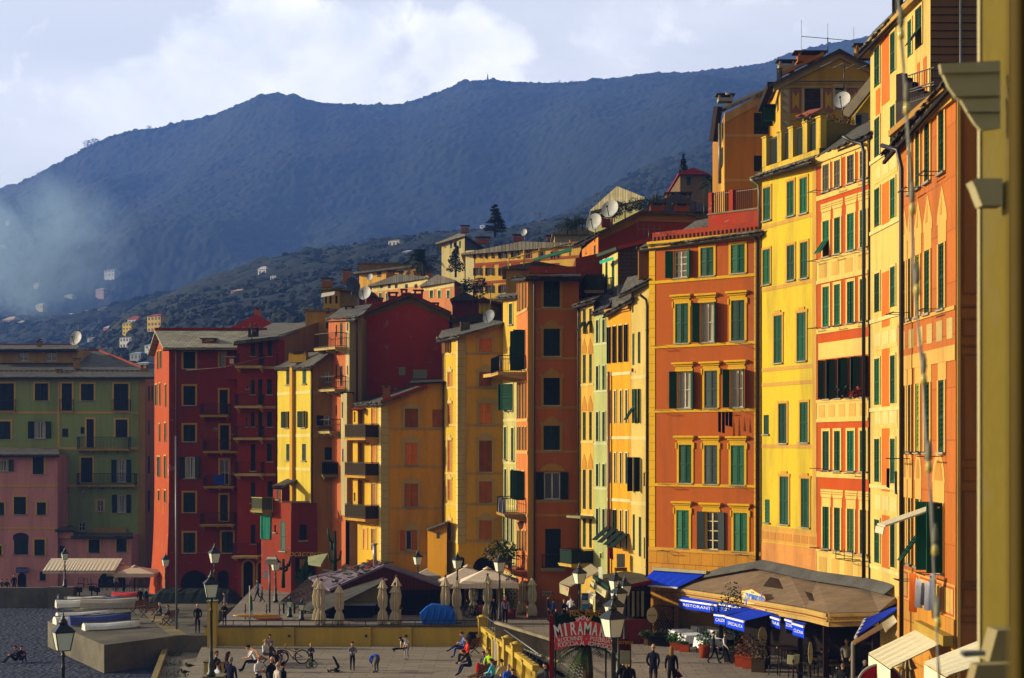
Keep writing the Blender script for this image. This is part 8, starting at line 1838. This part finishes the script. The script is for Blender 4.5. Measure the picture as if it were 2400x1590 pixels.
# overhead wires and small birds
m=MB(); m.tube([px(437,868,113),px(520,862,113),px(624,836,112)],.02,4); one(m,'wire',M('#8a7a70'),'thin wire slung across the fronts of the red houses','wire',px(437,868,113))
def gull(x,y,D,label,col='#b8b8b4'):
    b=px(x,y,D); m=MB(); m.ell(b+Vector((0,0,.14)),(.17,.08,.08),8,5,0); m.ell(b+Vector((-.14,0,.24)),(.05,.04,.05),6,4,0); m.tube([b+Vector((-.12,0,.18)),b+Vector((-.14,0,.25))],.035,6,0); m.tube([b+Vector((-.18,0,.235)),b+Vector((-.24,0,.225))],[.012,.004],5,1); m.tube([b+Vector((.1,0,.15)),b+Vector((.3,0,.13))],[.05,.01],5,1)
    for s in (-.02,.02): m.bar(b+Vector((0,s,0)),b+Vector((0,s,.1)),.012,1)
    one(m,'bird',[M(col,'paint'),M('#3a3630')],label,'bird',b)
gull(1706,226,96,'white gull perched on the roof edge at upper right'); gull(92,800,128,'dark bird on the left chimney','#4a4c52'); gull(443,1567,72,'dark pigeon walking on the garden terrace','#24242a'); gull(432,1582,71,'second pigeon lower on the garden terrace','#24242a')
# awnings of the pink house bar
for i,(a,c) in enumerate(((120,163),(163,196),(196,236),(236,287))):
    dx=(120-a)*0; awn([px(a,1309,122),px(c,1309,122),px(c-18,1338,117.6),px(a-20,1338,117.6)],('leftmost cream bar awning on the pink house','second cream bar awning from the left','third cream bar awning from the left','rightmost cream bar awning, longest of the row')[i],.12,mat=M('#e0d2b6','cloth'),bar=False)
for i,(x,y) in enumerate(((188,1382),(205,1384),(220,1383),(240,1384),(258,1385),(275,1384),(300,1387),(318,1386),(335,1388))): chair(px(x,y,118)*1,i*.9,'dark bar chair behind the beach wall, '+('first','second','third','fourth','fifth','sixth','seventh','eighth','ninth')[i]+' from the left')
# ================================================================ PEOPLE
V=Vector
BASE=dict(pel=(0,0,.93),spi=(0,.01,1.12),che=(0,.01,1.33),nek=(0,.01,1.47),hed=(0,-.01,1.60),
 sL=(.17,.01,1.41),eL=(.23,.03,1.13),wL=(.24,-.04,.89),sR=(-.17,.01,1.41),eR=(-.23,.03,1.13),wR=(-.24,-.04,.89),
 hL=(.09,0,.90),kL=(.10,-.02,.49),aL=(.10,.02,.08),tL=(.11,-.16,.03),hR=(-.09,0,.90),kR=(-.10,-.02,.49),aR=(-.10,.02,.08),tR=(-.11,-.16,.03))
def P(**k): d=dict(BASE); d.update(k); return d
POSES={
'stand':P(wL=(.17,-.08,.92),eL=(.235,.08,1.15),wR=(-.17,-.08,.92),eR=(-.235,.08,1.15)),
'relax':P(kR=(-.10,-.06,.49)),
'folded':P(eL=(.26,-.06,1.14),wL=(-.02,-.24,1.16),eR=(-.26,-.06,1.14),wR=(.02,-.26,1.12)),
'walk':P(kL=(.09,-.16,.50),aL=(.09,-.26,.10),tL=(.09,-.43,.08),kR=(-.09,.06,.48),aR=(-.09,.34,.16),tR=(-.09,.22,.03),wL=(.24,.16,.92),wR=(-.24,-.22,.95),eR=(-.24,-.04,1.14)),
'sit':P(pel=(0,.05,.50),spi=(0,.08,.70),che=(0,.06,.92),nek=(0,.03,1.06),hed=(0,-.01,1.19),sL=(.17,.05,1.0),sR=(-.17,.05,1.0),eL=(.24,-.04,.75),eR=(-.24,-.04,.75),wL=(.12,-.26,.68),wR=(-.12,-.26,.68),
  hL=(.09,.03,.48),hR=(-.09,.03,.48),kL=(.12,-.40,.50),kR=(-.12,-.40,.50),aL=(.12,-.42,.09),aR=(-.12,-.42,.09),tL=(.12,-.60,.03),tR=(-.12,-.60,.03)),
'sitx':P(pel=(0,.05,.50),spi=(0,.10,.70),che=(0,.06,.92),nek=(0,0,1.06),hed=(0,-.06,1.17),sL=(.17,.05,1.0),sR=(-.17,.05,1.0),eL=(.24,-.06,.75),eR=(-.24,-.06,.75),wL=(.10,-.24,.78),wR=(-.10,-.26,.74),
  hL=(.09,.03,.48),hR=(-.09,.03,.48),kL=(.10,-.42,.50),aL=(.06,-.50,.09),tL=(.06,-.68,.03),kR=(-.02,-.42,.62),aR=(.18,-.76,.42),tR=(.2,-.92,.36)),
'lean':P(pel=(0,.05,.50),spi=(0,.02,.70),che=(0,-.10,.89),nek=(0,-.2,1.0),hed=(0,-.30,1.08),sL=(.17,-.12,.96),sR=(-.17,-.12,.96),eL=(.22,-.30,.72),eR=(-.22,-.30,.72),wL=(.08,-.5,.66),wR=(-.08,-.5,.66),
  hL=(.09,.03,.48),hR=(-.09,.03,.48),kL=(.12,-.42,.52),kR=(-.12,-.42,.50),aL=(.12,-.62,.16),aR=(-.12,-.55,.09),tL=(.12,-.80,.14),tR=(-.12,-.73,.03)),
'ground':P(pel=(0,.1,.10),spi=(0,.15,.3),che=(0,.12,.52),nek=(0,.06,.65),hed=(0,.02,.78),sL=(.17,.1,.6),sR=(-.17,.1,.6),eL=(.26,-.08,.40),eR=(-.26,-.08,.4),wL=(.1,-.32,.42),wR=(-.1,-.32,.42),
  hL=(.09,.08,.10),hR=(-.09,.08,.10),kL=(.12,-.34,.42),kR=(-.12,-.34,.40),aL=(.12,-.6,.08),aR=(-.12,-.6,.08),tL=(.12,-.76,.04),tR=(-.12,-.76,.04)),
'bend':P(pel=(0,.12,.92),spi=(0,.02,1.08),che=(0,-.16,1.18),nek=(0,-.28,1.21),hed=(0,-.40,1.17),sL=(.17,-.20,1.22),sR=(-.17,-.20,1.22),eL=(.2,-.26,.95),eR=(-.2,-.26,.95),wL=(.08,-.32,.72),wR=(-.08,-.34,.70),hL=(.09,.1,.9),hR=(-.09,.1,.9)),
'bow':P(pel=(0,.16,.88),spi=(0,.0,1.0),che=(0,-.20,.98),nek=(0,-.30,.86),hed=(0,-.36,.74),sL=(.17,-.24,.94),sR=(-.17,-.24,.94),eL=(.19,-.28,.68),eR=(-.19,-.28,.68),wL=(.14,-.22,.46),wR=(-.14,-.22,.46),hL=(.09,.14,.86),hR=(-.09,.14,.86)),
'tumble':P(pel=(0,.10,.30),spi=(0,-.02,.24),che=(0,-.16,.16),nek=(0,-.30,.13),hed=(0,-.42,.13),sL=(.17,-.2,.14),sR=(-.17,-.2,.14),eL=(.28,.02,.07),eR=(-.28,.02,.07),wL=(.22,.22,.06),wR=(-.22,.22,.06),hL=(.08,.12,.34),hR=(-.08,.12,.34),kL=(.09,-.06,.66),kR=(-.09,-.02,.60),aL=(.09,-.22,.98),aR=(-.09,-.16,.92),tL=(.09,-.30,1.12),tR=(-.09,-.26,1.06)),
'hold':P(eL=(.25,-.10,1.16),wL=(.12,-.30,1.16),eR=(-.25,-.10,1.16),wR=(-.12,-.30,1.16)),
}
EDG=[('pel','spi'),('spi','che'),('che','nek'),('nek','hed'),('che','sL'),('sL','eL'),('eL','wL'),('che','sR'),('sR','eR'),('eR','wR'),('pel','hL'),('hL','kL'),('kL','aL'),('aL','tL'),('pel','hR'),('hR','kR'),('kR','aR'),('aR','tR')]
RAD=dict(pel=.135,spi=.125,che=.145,nek=.06,hed=.055,s=.07,e=.048,w=.033,h=.095,k=.062,a=.042,t=.038)
SLOT={('pel','spi'):1,('spi','che'):1,('che','nek'):1,('nek','hed'):0}
BODY={}
def body_mesh(pose,child=0,coat=0):
    key=(pose,child,coat)
    if key in BODY: return BODY[key]
    J={k:V(v) for k,v in POSES[pose].items()}
    names=list(J); me=bpy.data.meshes.new('body'); me.from_pydata([J[n] for n in names],[(names.index(a),names.index(b)) for a,b in EDG],[])
    ob=bpy.data.objects.new('tmp',me); COL.objects.link(ob); md=ob.modifiers.new('s','SKIN'); md.use_smooth_shade=True; md.branch_smoothing=.6
    for n,v in zip(names,me.skin_vertices[0].data):
        r=RAD.get(n) or RAD[n[0]]; 
        if child: r*=1.12
        if coat and n in('pel','spi','che','hL','hR'): r*=1.15
        v.radius=(r*(1.15 if n in('pel','che','spi') else 1),r*(.82 if n in('pel','che','spi') else 1)); v.use_root=(n=='pel')
    sb=ob.modifiers.new('u','SUBSURF'); sb.levels=1; sb.render_levels=1
    dg=bpy.context.evaluated_depsgraph_get(); bm_=bpy.data.meshes.new_from_object(ob.evaluated_get(dg)); bpy.data.objects.remove(ob)
    mb=MB(); mb.v=[tuple(v.co) for v in bm_.vertices]
    def seg(p,a,b):
        d=b-a; t=max(0,min(1,(p-a).dot(d)/max(d.length_squared,1e-9))); return (p-a-d*t).length,t
    for p in bm_.polygons:
        c=p.center; best=(9,0,None)
        for (a,b) in EDG:
            l,t=seg(c,J[a],J[b]); l-=.5*(RAD.get(a) or RAD[a[0]])
            if l<best[0]: best=(l,t,(a,b))
        a,b=best[2]; k=a[0]+b[0]
        s=SLOT.get((a,b)); 
        if s is None: s={'cs':1,'se':1,'ew':4,'ph':2,'hk':6,'ka':5,'at':3}[k]
        if a=='pel' and b=='spi' and best[1]<.25: s=2
        if k=='hk' and coat and best[1]<.55: s=1
        if k=='ph' and coat: s=1
        mb.f.append(tuple(p.vertices)); mb.m.append(s); mb.sm.append(True)
    bpy.data.meshes.remove(bm_)
    # head with nose, ears, chin
    hd=J['hed']; up=(J['hed']-J['nek']).normalized(); fw=V((0,-1,0)); 
    if pose=='tumble': up=V((0,-1,0)); fw=V((0,0,1))
    if pose=='bow': up=V((0,-.5,-.85)).normalized(); fw=V((0,.85,-.5)).normalized()
    if pose in('bend','lean'): up=V((0,-.5,.86)).normalized(); fw=V((0,-.86,-.5)).normalized()
    sd=up.cross(fw).normalized(); fw=sd.cross(up).normalized() if pose not in('stand','relax') else fw
    fw=fw if fw.dot(V((0,-1,0)))>-.9 or pose in('bow','tumble') else -fw
    hs=1.0*(1.28 if child else 1); c=hd+up*.06*hs
    n,k=14,10; i0=len(mb.v)
    for a in range(k+1):
        t=math.pi*a/k
        for b in range(n):
            p=2*math.pi*b/n; x,y,z=math.sin(t)*math.sin(p),math.sin(t)*math.cos(p),-math.cos(t)
            rx,ry,rz=.073,.092,.118
            if z<0: rx*=1+.22*z; ry*=1+.08*z
            f=y*ry*(1.0)
            if abs(p)<.3 or abs(p-2*math.pi)<.3:
                if -.25<z<.12: f+=.018
                if -.95<z<-.6: f+=.008
            mb.v.append(tuple(c+(sd*x*rx+fw*f+up*z*rz)*hs))
    for a in range(k):
        for b in range(n): x=i0+a*n+b; y=i0+a*n+(b+1)%n; mb.f.append((x,y,y+n,x+n)); mb.m.append(0); mb.sm.append(True)
    for s in (-1,1):
        mb.ell(c+(sd*s*.075+fw*.0)*hs,(.014*hs,.02*hs,.03*hs),6,4,0); mb.ell(c+(sd*s*.028+fw*.082+up*.012)*hs,(.011,.008,.007),6,4,7)
    mb.ell(c+(fw*.084-up*.05)*hs,(.02,.008,.006),6,4,8)
    # hands: palm, four fingers and a thumb, slightly curled
    for s in 'LR':
        w_=J['w'+s]; d=(w_-J['e'+s]).normalized(); o=V((1,0,0)) if s=='L' else V((-1,0,0)); sdv=d.cross(V((0,0,1)) if abs(d.z)<.8 else V((0,1,0))).normalized(); pl=d.cross(sdv)
        mb.tube([w_-d*.01,w_+d*.04,w_+d*.085],[.028,.036,.030],8,0)
        for i in range(4):
            b0=w_+d*.08+sdv*(.016*(i-1.5)); L=(.055,.07,.066,.05)[i]; mb.tube([b0,b0+d*L*.5+pl*.008,b0+d*L*.85+pl*.028],[.0085,.008,.006],5,0)
        b0=w_+d*.03+sdv*.03; mb.tube([b0,b0+sdv*.022+d*.03,b0+sdv*.024+d*.058+pl*.01],[.010,.009,.006],5,0)
    me=mb.build('body',[M('#b57a5a','skin')]*9).data; o=[x for x in bpy.data.objects if x.data==me][0]; bpy.data.objects.remove(o)
    BODY[key]=(me,c,up,fw,sd,hs); return BODY[key]
SKINS=['#e0a682','#c88c68','#e8b490']
def person(x,yf,z,h,pose,rz,top,bot,hair,label,shoes='#1a1614',sleeve=None,shin=None,child=0,coat=0,hs='short',skin=0,D=None,group=None,sc_=1.0):
    """x: image column, yf: row of the feet, z: ground height, h: body height in metres"""
    b=gnd(x,yf,z) if D is None else T(x,D,z)
    me,c,up,fw,sd,hk=body_mesh(pose,child,coat); k=h/1.74; sk=SKINS[skin]
    t=thing('person',label,'person',b,group); t.rotation_euler=(0,0,rz); t.scale=(k,k,k)
    ob=bpy.data.objects.new('body',me); COL.objects.link(ob); ob.parent=t; lo=b
    tm=M(top,'cloth'); cols=[M(sk,'skin'),tm,M(bot,'cloth'),M(shoes),(M(sleeve,'cloth') if sleeve!='skin' else M(sk,'skin')) if sleeve else tm,(M(sk,'skin') if shin=='skin' else M(bot,'cloth')),M(bot,'cloth'),M('#14100e'),M('#6a2a24')]
    for i,m_ in enumerate(cols): ob.material_slots[i].link='OBJECT'; ob.material_slots[i].material=m_
    # hair
    if hair:
        m=MB(); n=12
        def ring(t_,sx,sy,zz,back=0): return [c+(sd*math.sin(2*math.pi*j/n)*sx*math.sin(t_)+fw*(math.cos(2*math.pi*j/n)*sy*math.sin(t_)-back)+up*zz)*hk for j in range(n)]
        rings=[ring(.01,.08,.1,.132,.0),ring(.6,.083,.105,.118,.006),ring(1.1,.083,.105,.085,.012),ring(1.5,.082,.10,.045,.026)]
        if hs=='bald': rings=[ring(1.5,.080,.085,.02,.03),ring(1.5,.080,.085,-.03,.035)]
        else: rings.append([c+(sd*math.sin(2*math.pi*j/n)*.080+fw*min(math.cos(2*math.pi*j/n)*.09-.03,.02)+up*-.03)*hk for j in range(n)])
        if hs=='long': rings+= [[c+(sd*math.sin(2*math.pi*j/n)*r+fw*min(math.cos(2*math.pi*j/n)*r-.035,-.01)+up*zz)*hk for j in range(n)] for r,zz in ((.092,-.09),(.095,-.17),(.06,-.25))]
        for r0,r1 in zip(rings,rings[1:]):
            for j in range(n): m.face([r0[j],r0[(j+1)%n],r1[(j+1)%n],r1[j]],0,True)
        if hs=='tail': m.tube([c+(fw*-.09+up*.04)*hk,c+(fw*-.15+up*-.0)*hk,c+(fw*-.15-up*.12)*hk],[.035,.04,.015],7)
        ho_=m.build('hair',M(hair,'cloth'),None); ho_.parent=t
    return t
B90=math.pi/2
person(463,1484,-.5,1.66,'stand',.1,'#15161a','#14151a','#5a4a44','man in a black jacket standing alone on the quay with hands in pockets',hs='bald')
person(526,1467,0,1.32,'hold',.0,'#14161a','#2c3a4c','#8a4c20','woman with auburn hair in a dark cape by the terrace rail',coat=1,hs='long')
person(526,1422,-1.2,1.5,'walk',-1.4,'#6a7078','#1c2c28','#2a2420','grey shirted person walking past the dark green tarpaulin',D=104)
person(604,1419,0,1.45,'walk',-1.4,'#24407a','#1a2430','#1c1614','person in a blue shirt walking before the yellow arched doors',D=101); person(614,1421,0,.95,'walk',-1.4,'#1c2a24','#202c3a','#2c1c14','small dark child beside the person in a blue shirt',D=100.5,child=1)
person(137,1434,-2,1.42,'relax',2.2,'#5a6a8a','#20283a','#2a2420','person in a blue shirt standing on the pebbles by the beach wall')
person(36,1552,-2,1.7,'ground',-1.0,'#1c1a20','#14161c','#5a2c1c','person sitting on the pebbles, left of the pair'); person(50,1550,-2,1.6,'ground',.6,'#4a1418','#1a1a1e','#3a2018','person in dark red sitting on the pebbles, right of the pair')
person(375,1458,-.5,1.5,'sit',-1.4,'#1c1a1c','#6a5c44','#b5aca0','white haired man sitting on the quay bench'); person(394,1464,-.5,1.5,'sit',-1.2,'#16161a','#8a7c64','#7a5a34','blonde haired woman sitting on the quay bench')
person(343,1432,-.5,1.5,'relax',1.2,'#1c2c4a','#1c2436','#1c1814','person in a navy overall standing behind the quay benches'); person(329,1430,-.5,1.45,'relax',.5,'#16141a','#1a1a20','#2a1c14','person in black standing behind the quay benches')
person(272,1386,-1.2,1.5,'relax',1,'#f6f4fc','#2a2a30','#3a2a20','person in a white shirt standing under the bar awning',D=119.5); person(291,1388,-1.2,1.55,'relax',2,'#14161c','#14161c','#1c1814','dark dressed person standing under the bar awning',D=119.5)
for x,c,l in ((4,'#5a5a70','person in grey seated at the left edge behind the wall'),(16,'#3a3038','person in brown seated behind the wall at far left'),(33,'#12141a','person in black standing at the wall at far left')): person(x,1380,-1.2,1.5,'relax' if x==33 else 'sit',.4,c,'#1c1c24','#3a2418',l,D=118.5)
# plaza
s=1.12
person(598,1575,-1.1,1.9,'lean',-1.3,'#f6f4fc','#14161c','#14110f','young man in a white T-shirt reading, bent forward on the left bench',sleeve='skin')
person(622,1553,-1.1,1.55,'sit',1.1,'#f6f4fc','#1c2030','#a87c44','girl with a blonde ponytail and white top sitting behind the bicycle',sleeve='skin',hs='tail'); person(636,1556,-1.1,1.5,'sit',1.1,'#4a504a','#2a2440','#3a2418','child in a grey jumper sitting behind the bicycle'); person(632,1545,-1.1,1.7,'sit',.6,'#a8a0a0','#3a3050','#14100e','dark haired woman sitting farthest back behind the bicycle',hs='long')
for x,yt,c,h,hs_,l,kw in ((507,1528,'#1c2440','#5a2c1c','short','person in navy leaning by the lamp pillar at lower left',{}),(534,1530,'#1c1416','#3a1c14','long','brown haired person in black near the lamp pillar',{}),(541,1543,'#16183a','#8a8678','short','grey haired man in a navy jumper with his back to us',{}),(511,1552,'#c0c8d0','#3a201a','short','brown haired person in a pale grey top by the lamp',{}),
  (607,1537,'#f6f4fc','#4a3428','bald','man in a white T-shirt and sunglasses with folded arms',dict(sleeve='skin')),(636,1541,'#16161c','#7a4c38','bald','balding man in a dark scarf behind the folded arms man',{}),(651,1554,'#c8bcb0','#a8988c','bald','bald man in a beige jumper at the bottom edge',{}),(664,1553,'#0e0e12','#14100e','short','dark haired person in black raising a hand to the face at the bottom edge',{})):
    hh=1.98; zz=-1.1+hh; D=(H-zz)*FP/(yt-HY); person(x,0,-1.1,hh,'folded' if 'folded arms and' in l or 'with folded' in l else 'relax',{'541':2.9,'507':1.0}.get(str(x),2.2 if x in(511,534,651,664) else .9),c,'#1c1e26',h,l,hs=hs_,D=D,skin=x%3,**kw)
person(729,1563,-1.1,1.16,'hold',.1,'#3a3c4a','#241c1c','#b08a54','toddler with fair hair holding the green balance bike',child=1); person(826,1571,-1.1,1.38,'hold',.15,'#70768a','#14141a','#2a1a14','small boy in a grey jumper and black trousers standing on the plaza',child=1)
person(882,1577,-1.1,1.55,'bow',-2.3,'#2450d8','#5a5c60','#2a1c14','boy in a blue shirt bowing with his head down',child=1); person(790,1576,-1.1,1.3,'tumble',-1.6,'#1c2420','#141c1a','#2a1812','boy tumbling on his back with legs in the air',child=1)
person(953,1547,-1.1,1.62,'bend',-.9,'#f6f4fc','#a89ca8','#14100e','girl in white leggings bending over a wave board',sleeve='skin',child=0,hs='long',shoes='#a8a0a8')
person(1086,1541,-1.1,1.78,'sitx',-1.45,'#6a8ae0','#1c3a90','#4a2c20','man in a light blue shirt with crossed legs on the plaza bench'); person(1094,1556,-1.1,1.72,'sit',-1.3,'#f04416','#14110f','#5a3c34','woman in a bright orange red jacket on the plaza bench')
person(1100,1583,-1.1,1.78,'lean',-1.0,'#14141c','#1c2c54','#1c1410','young man in a dark jacket and jeans leaning forward on the bench'); person(1134,1578,-1.1,1.35,'sit',-.6,'#5a5064','#2a2c40','#3a2418','small child in grey next to the neon jacket',child=1)
person(1146,1588,-1.1,1.75,'sit',-.5,'#c0f020','#1c1e2a','#7a5028','woman in a neon yellow jacket seated by the balustrade',hs='long'); person(1152,1612,-1.1,1.75,'sit',-2.0,'#5ad0f4','#2a3a5a','#4a1c10','red haired girl in a pale turquoise hoodie at the bottom edge',hs='tail')
person(1176,1616,-1.1,1.8,'sit',-2.6,'#d0bc84','#2c3040','#1c1410','dark haired man in a beige jumper by the balustrade'); person(1192,1630,-1.1,1.8,'sit',.2,'#3468f0','#1c2440','#8a8078','grey haired man in sunglasses and a blue jacket by the balustrade'); person(1202,1640,-1.1,1.75,'sit',.1,'#16141a','#16141a','#5a2414','auburn haired woman in black at the foot of the balustrade')
person(1279,1660,-1.1,1.95,'walk',-1.3,'#14161a','#1c2026','#14100e','dark haired man with a green and white collar walking under the red sign')
# promenade
person(1184,1463,0,1.58,'relax',.0,'#a0a8c8','#14141a','#a8a098','white haired man with a red scarf on the promenade corner'); person(1157,1462,0,1.45,'relax',-.3,'#0f0f14','#101016','#1c1412','woman in black beside the promenade lamp')
bp=gnd(1184,1463,0); m=MB(); m.tube([bp+V((.12*math.cos(a),-.02+.1*math.sin(a),1.34)) for a in [6.28*i/10 for i in range(11)]],.05,6); m.prism([bp+V((-.05,-.13,1.32)),bp+V((.08,-.13,1.32)),bp+V((.05,-.15,1.0)),bp+V((-.02,-.15,.98))],(0,.03,0)); one(m,'scarf',M('#a81c28','cloth'),'red scarf worn by the white haired man on the promenade','scarf',bp)
for x,yf,h,p_,r,c,h2,l in ((1285,1457,1.5,'relax',1.4,'#16203a','#1c1814','person in navy first in the group under the rainbow awning'),(1297,1458,1.3,'relax',2.8,'#1c2c6a','#1c1814','person in blue second in the group under the rainbow awning'),(1322,1466,1.45,'hold',.3,'#14141a','#a8783c','blonde woman in black under the rainbow awning'),(1338,1462,1.6,'relax',2.9,'#f6f4fc','#5a3c2c','man in a white shirt with his back turned near the postcard rack'),(1344,1470,1.4,'hold',-.4,'#15141a','#3a2418','dark coated woman in front of the man in the white shirt'),(1303,1478,1.2,'relax',.3,'#2a1418','#3a1c14','small person at the front of the group by the green sign'),(1384,1466,1.5,'relax',2.2,'#2c2430','#3a2418','shopper before the kiosk window')): person(x,yf,0,h,p_,r,c,'#1a1c24',h2,l)
person(1531,1619,0,1.92,'stand',2.9,'#14182c','#4a3c2c','#8a7c70','elderly man in a long navy coat strolling with his back to us',coat=1,hs='bald'); person(1574,1622,0,1.86,'relax',2.9,'#0e0e12','#101014','#8a6a3c','fair haired woman in a black coat strolling with her back to us',coat=1,hs='long')
bb=gnd(1585,1620,0); m=MB(); m.prism([bb+V((0,-.05,.95)),bb+V((.28,-.02,.62)),bb+V((.1,-.0,.52)),bb+V((-.12,-.05,.62))],(0,.14,0)); one(m,'handbag',M('#4a1024','cloth'),'dark red handbag carried by the fair haired woman','bag',bb)
person(1673,1556,0,1.5,'walk',1.3,'#16161e','#14161c','#14100e','dark haired boy in black walking past the tables'); person(1699,1557,0,1.5,'walk',1.1,'#f6f4fc','#14161c','#3a2a20','person in a white shirt and black trousers walking past the tables')
for x,yt,c,h2,hs_,l in ((1461,1545,'#16161c','#5a3428','bald','man in sunglasses and dark coat beside the lamp cluster'),(1475,1548,'#0f0f14','#7a5030','long','long haired woman in black beside the lamp cluster')): person(x,0,0,1.95,'relax',.4,c,'#14151a',h2,l,hs=hs_,D=(H-1.95)*FP/(yt-HY))
person(1984,1592,0,1.75,'stand',-.3,'#8a8478','#14110f','#3a2a20','waiter in a pale shirt standing in the shaded terrace'); person(1926,1585,0,1.6,'sit',2.2,'#16161c','#1a1a22','#3a2418','diner in black at the wooden tables, left'); person(1941,1583,0,1.6,'sit',2.4,'#1c1a20','#1a1a22','#8a6a4c','second diner in black at the wooden tables','#14110f'); person(1975,1632,0,1.7,'sit',2.6,'#14141a','#1a1a22','#7a6a54','diner with light brown hair at the bottom edge'); person(2026,1622,0,1.7,'sit',1.2,'#1c2440','#1a1c2a','#a89c90','grey haired diner in a navy jacket beside the white post')
# bicycles
def bicycle(x0,x1,yw,z,r,label,col,tyre='#14161a',fr=1.0,rz=0.0,grip=None,name='bicycle'):
    a,c=gnd(x0,yw,z),gnd(x1,yw,z); t=thing(name,label,'bicycle',(a+c)/2); d=(c-a).normalized()
    for w_ in (a,c):
        o=w_+V((0,0,r)); m=MB(); m.tube([o+d*math.cos(q_)*r+V((0,0,math.sin(q_)*r)) for q_ in [6.2832*i/24 for i in range(25)]],.028*fr,6); wo_=m.build('wheel',M(tyre),t); m=MB()
        for i in range(10): q_=6.28*i/10; m.bar(o,o+d*math.cos(q_)*r+V((0,0,math.sin(q_)*r)),.006)
        m.tube([o+d*math.cos(q_)*r*.92+V((0,0,math.sin(q_)*r*.92)) for q_ in [6.2832*i/20 for i in range(21)]],.012,5); m.build('spokes',M('#8a8a8c','metal'),wo_)
    L=(c-a).length; F=a+V((0,0,r)); Bk=c+V((0,0,r)); hd=a+d*L*.22+V((0,0,r*2.35)); bb_=a+d*L*.56+V((0,0,r*.8)); se=a+d*L*.72+V((0,0,r*2.0)); m=MB()
    for p,q_ in ((F,hd),(hd+V((0,0,-.12)),bb_),(hd-V((0,0,.05)),se-d*.05-V((0,0,.1))),(bb_,se),(bb_,Bk),(Bk,se-V((0,0,.15)))): m.tube([p,q_],.024*fr,6)
    m.build('frame',M(col,'paint',rough=.35),t); m=MB(); m.tube([hd,hd+V((0,0,.12)),hd-d*.05+V((0,-.25,.16)),hd+d*.05+V((0,-.3,.15))],.014,6); m.tube([hd+V((0,0,.12)),hd-d*.05+V((0,.25,.16))],.014,6); m.build('handlebar',M(grip or '#8a8a8c','metal'),t)
    m=MB(); m.ell(se+V((0,0,.04)),(.13,.07,.035),8,5); m.build('saddle',M('#14110f'),t); m=MB(); m.tube([bb_-V((0,.03,0)),bb_-V((.0,.03,0))+d*.02],[.07,.07],12); m.bar(bb_-V((0,.05,0)),bb_+d*.12-V((0,.05,.1)),.02); m.build('crank',M('#2a2a2c','metal'),t); return t
bicycle(660,708,1556,-1.1,.36,'red mountain bike with yellow grips leaning on its kickstand','#a01c20',grip='#b89a1c'); bicycle(724,736,1565,-1.1,.16,'small green balance bike with a yellow handlebar','#3fae1c',tyre='#3a3c1c',fr=.8,grip='#b8a81c'); bicycle(648,662,1556,-1.1,.3,'part of a second small bicycle behind the red one','#7a1c1c')
bicycle(1090,1112,1444,0,.33,'row of parked black bicycles by the cafe, left one','#14161a'); bicycle(1100,1124,1448,0,.33,'row of parked black bicycles by the cafe, right one','#1a1c20')
m=MB(); b=gnd(948,1547,-1.1)+V((-.25,-.35,.62)); m.prism([b+V((-.42,0,.0)),b+V((-.2,0,.06)),b+V((.2,0,.06)),b+V((.42,0,.1)),b+V((.4,0,.02)),b+V((0,0,-.02)),b+V((-.3,0,-.06))],(0,.16,0)); m.ell(b+V((-.28,.08,-.1)),(.05,.04,.05),8,5); m.ell(b+V((.25,.08,-.05)),(.05,.04,.05),8,5); one(m,'wave_board',M('#14121a'),'black two wheeled wave board held by the bending girl','skateboard',b)
m=MB(); b=gnd(1104,1537,-1.1)+V((0,.5,.75)); m.ell(b,(.32,.22,.5),10,7); m.box(b+V((.1,0,.42)),(.5,.3,.1)); one(m,'pushchair_hood',M('#111114','cloth'),'black covered pushchair hood behind the bench against the yellow wall','pushchair',b)
m=MB(); b=gnd(1121,1596,-1.1)+V((0,-.1,.6)); m.ell(b,(.14,.12,.3),8,6); one(m,'red_bag',M('#c21414','cloth'),'bright red bag between the dark jacket and the neon jacket','bag',b)
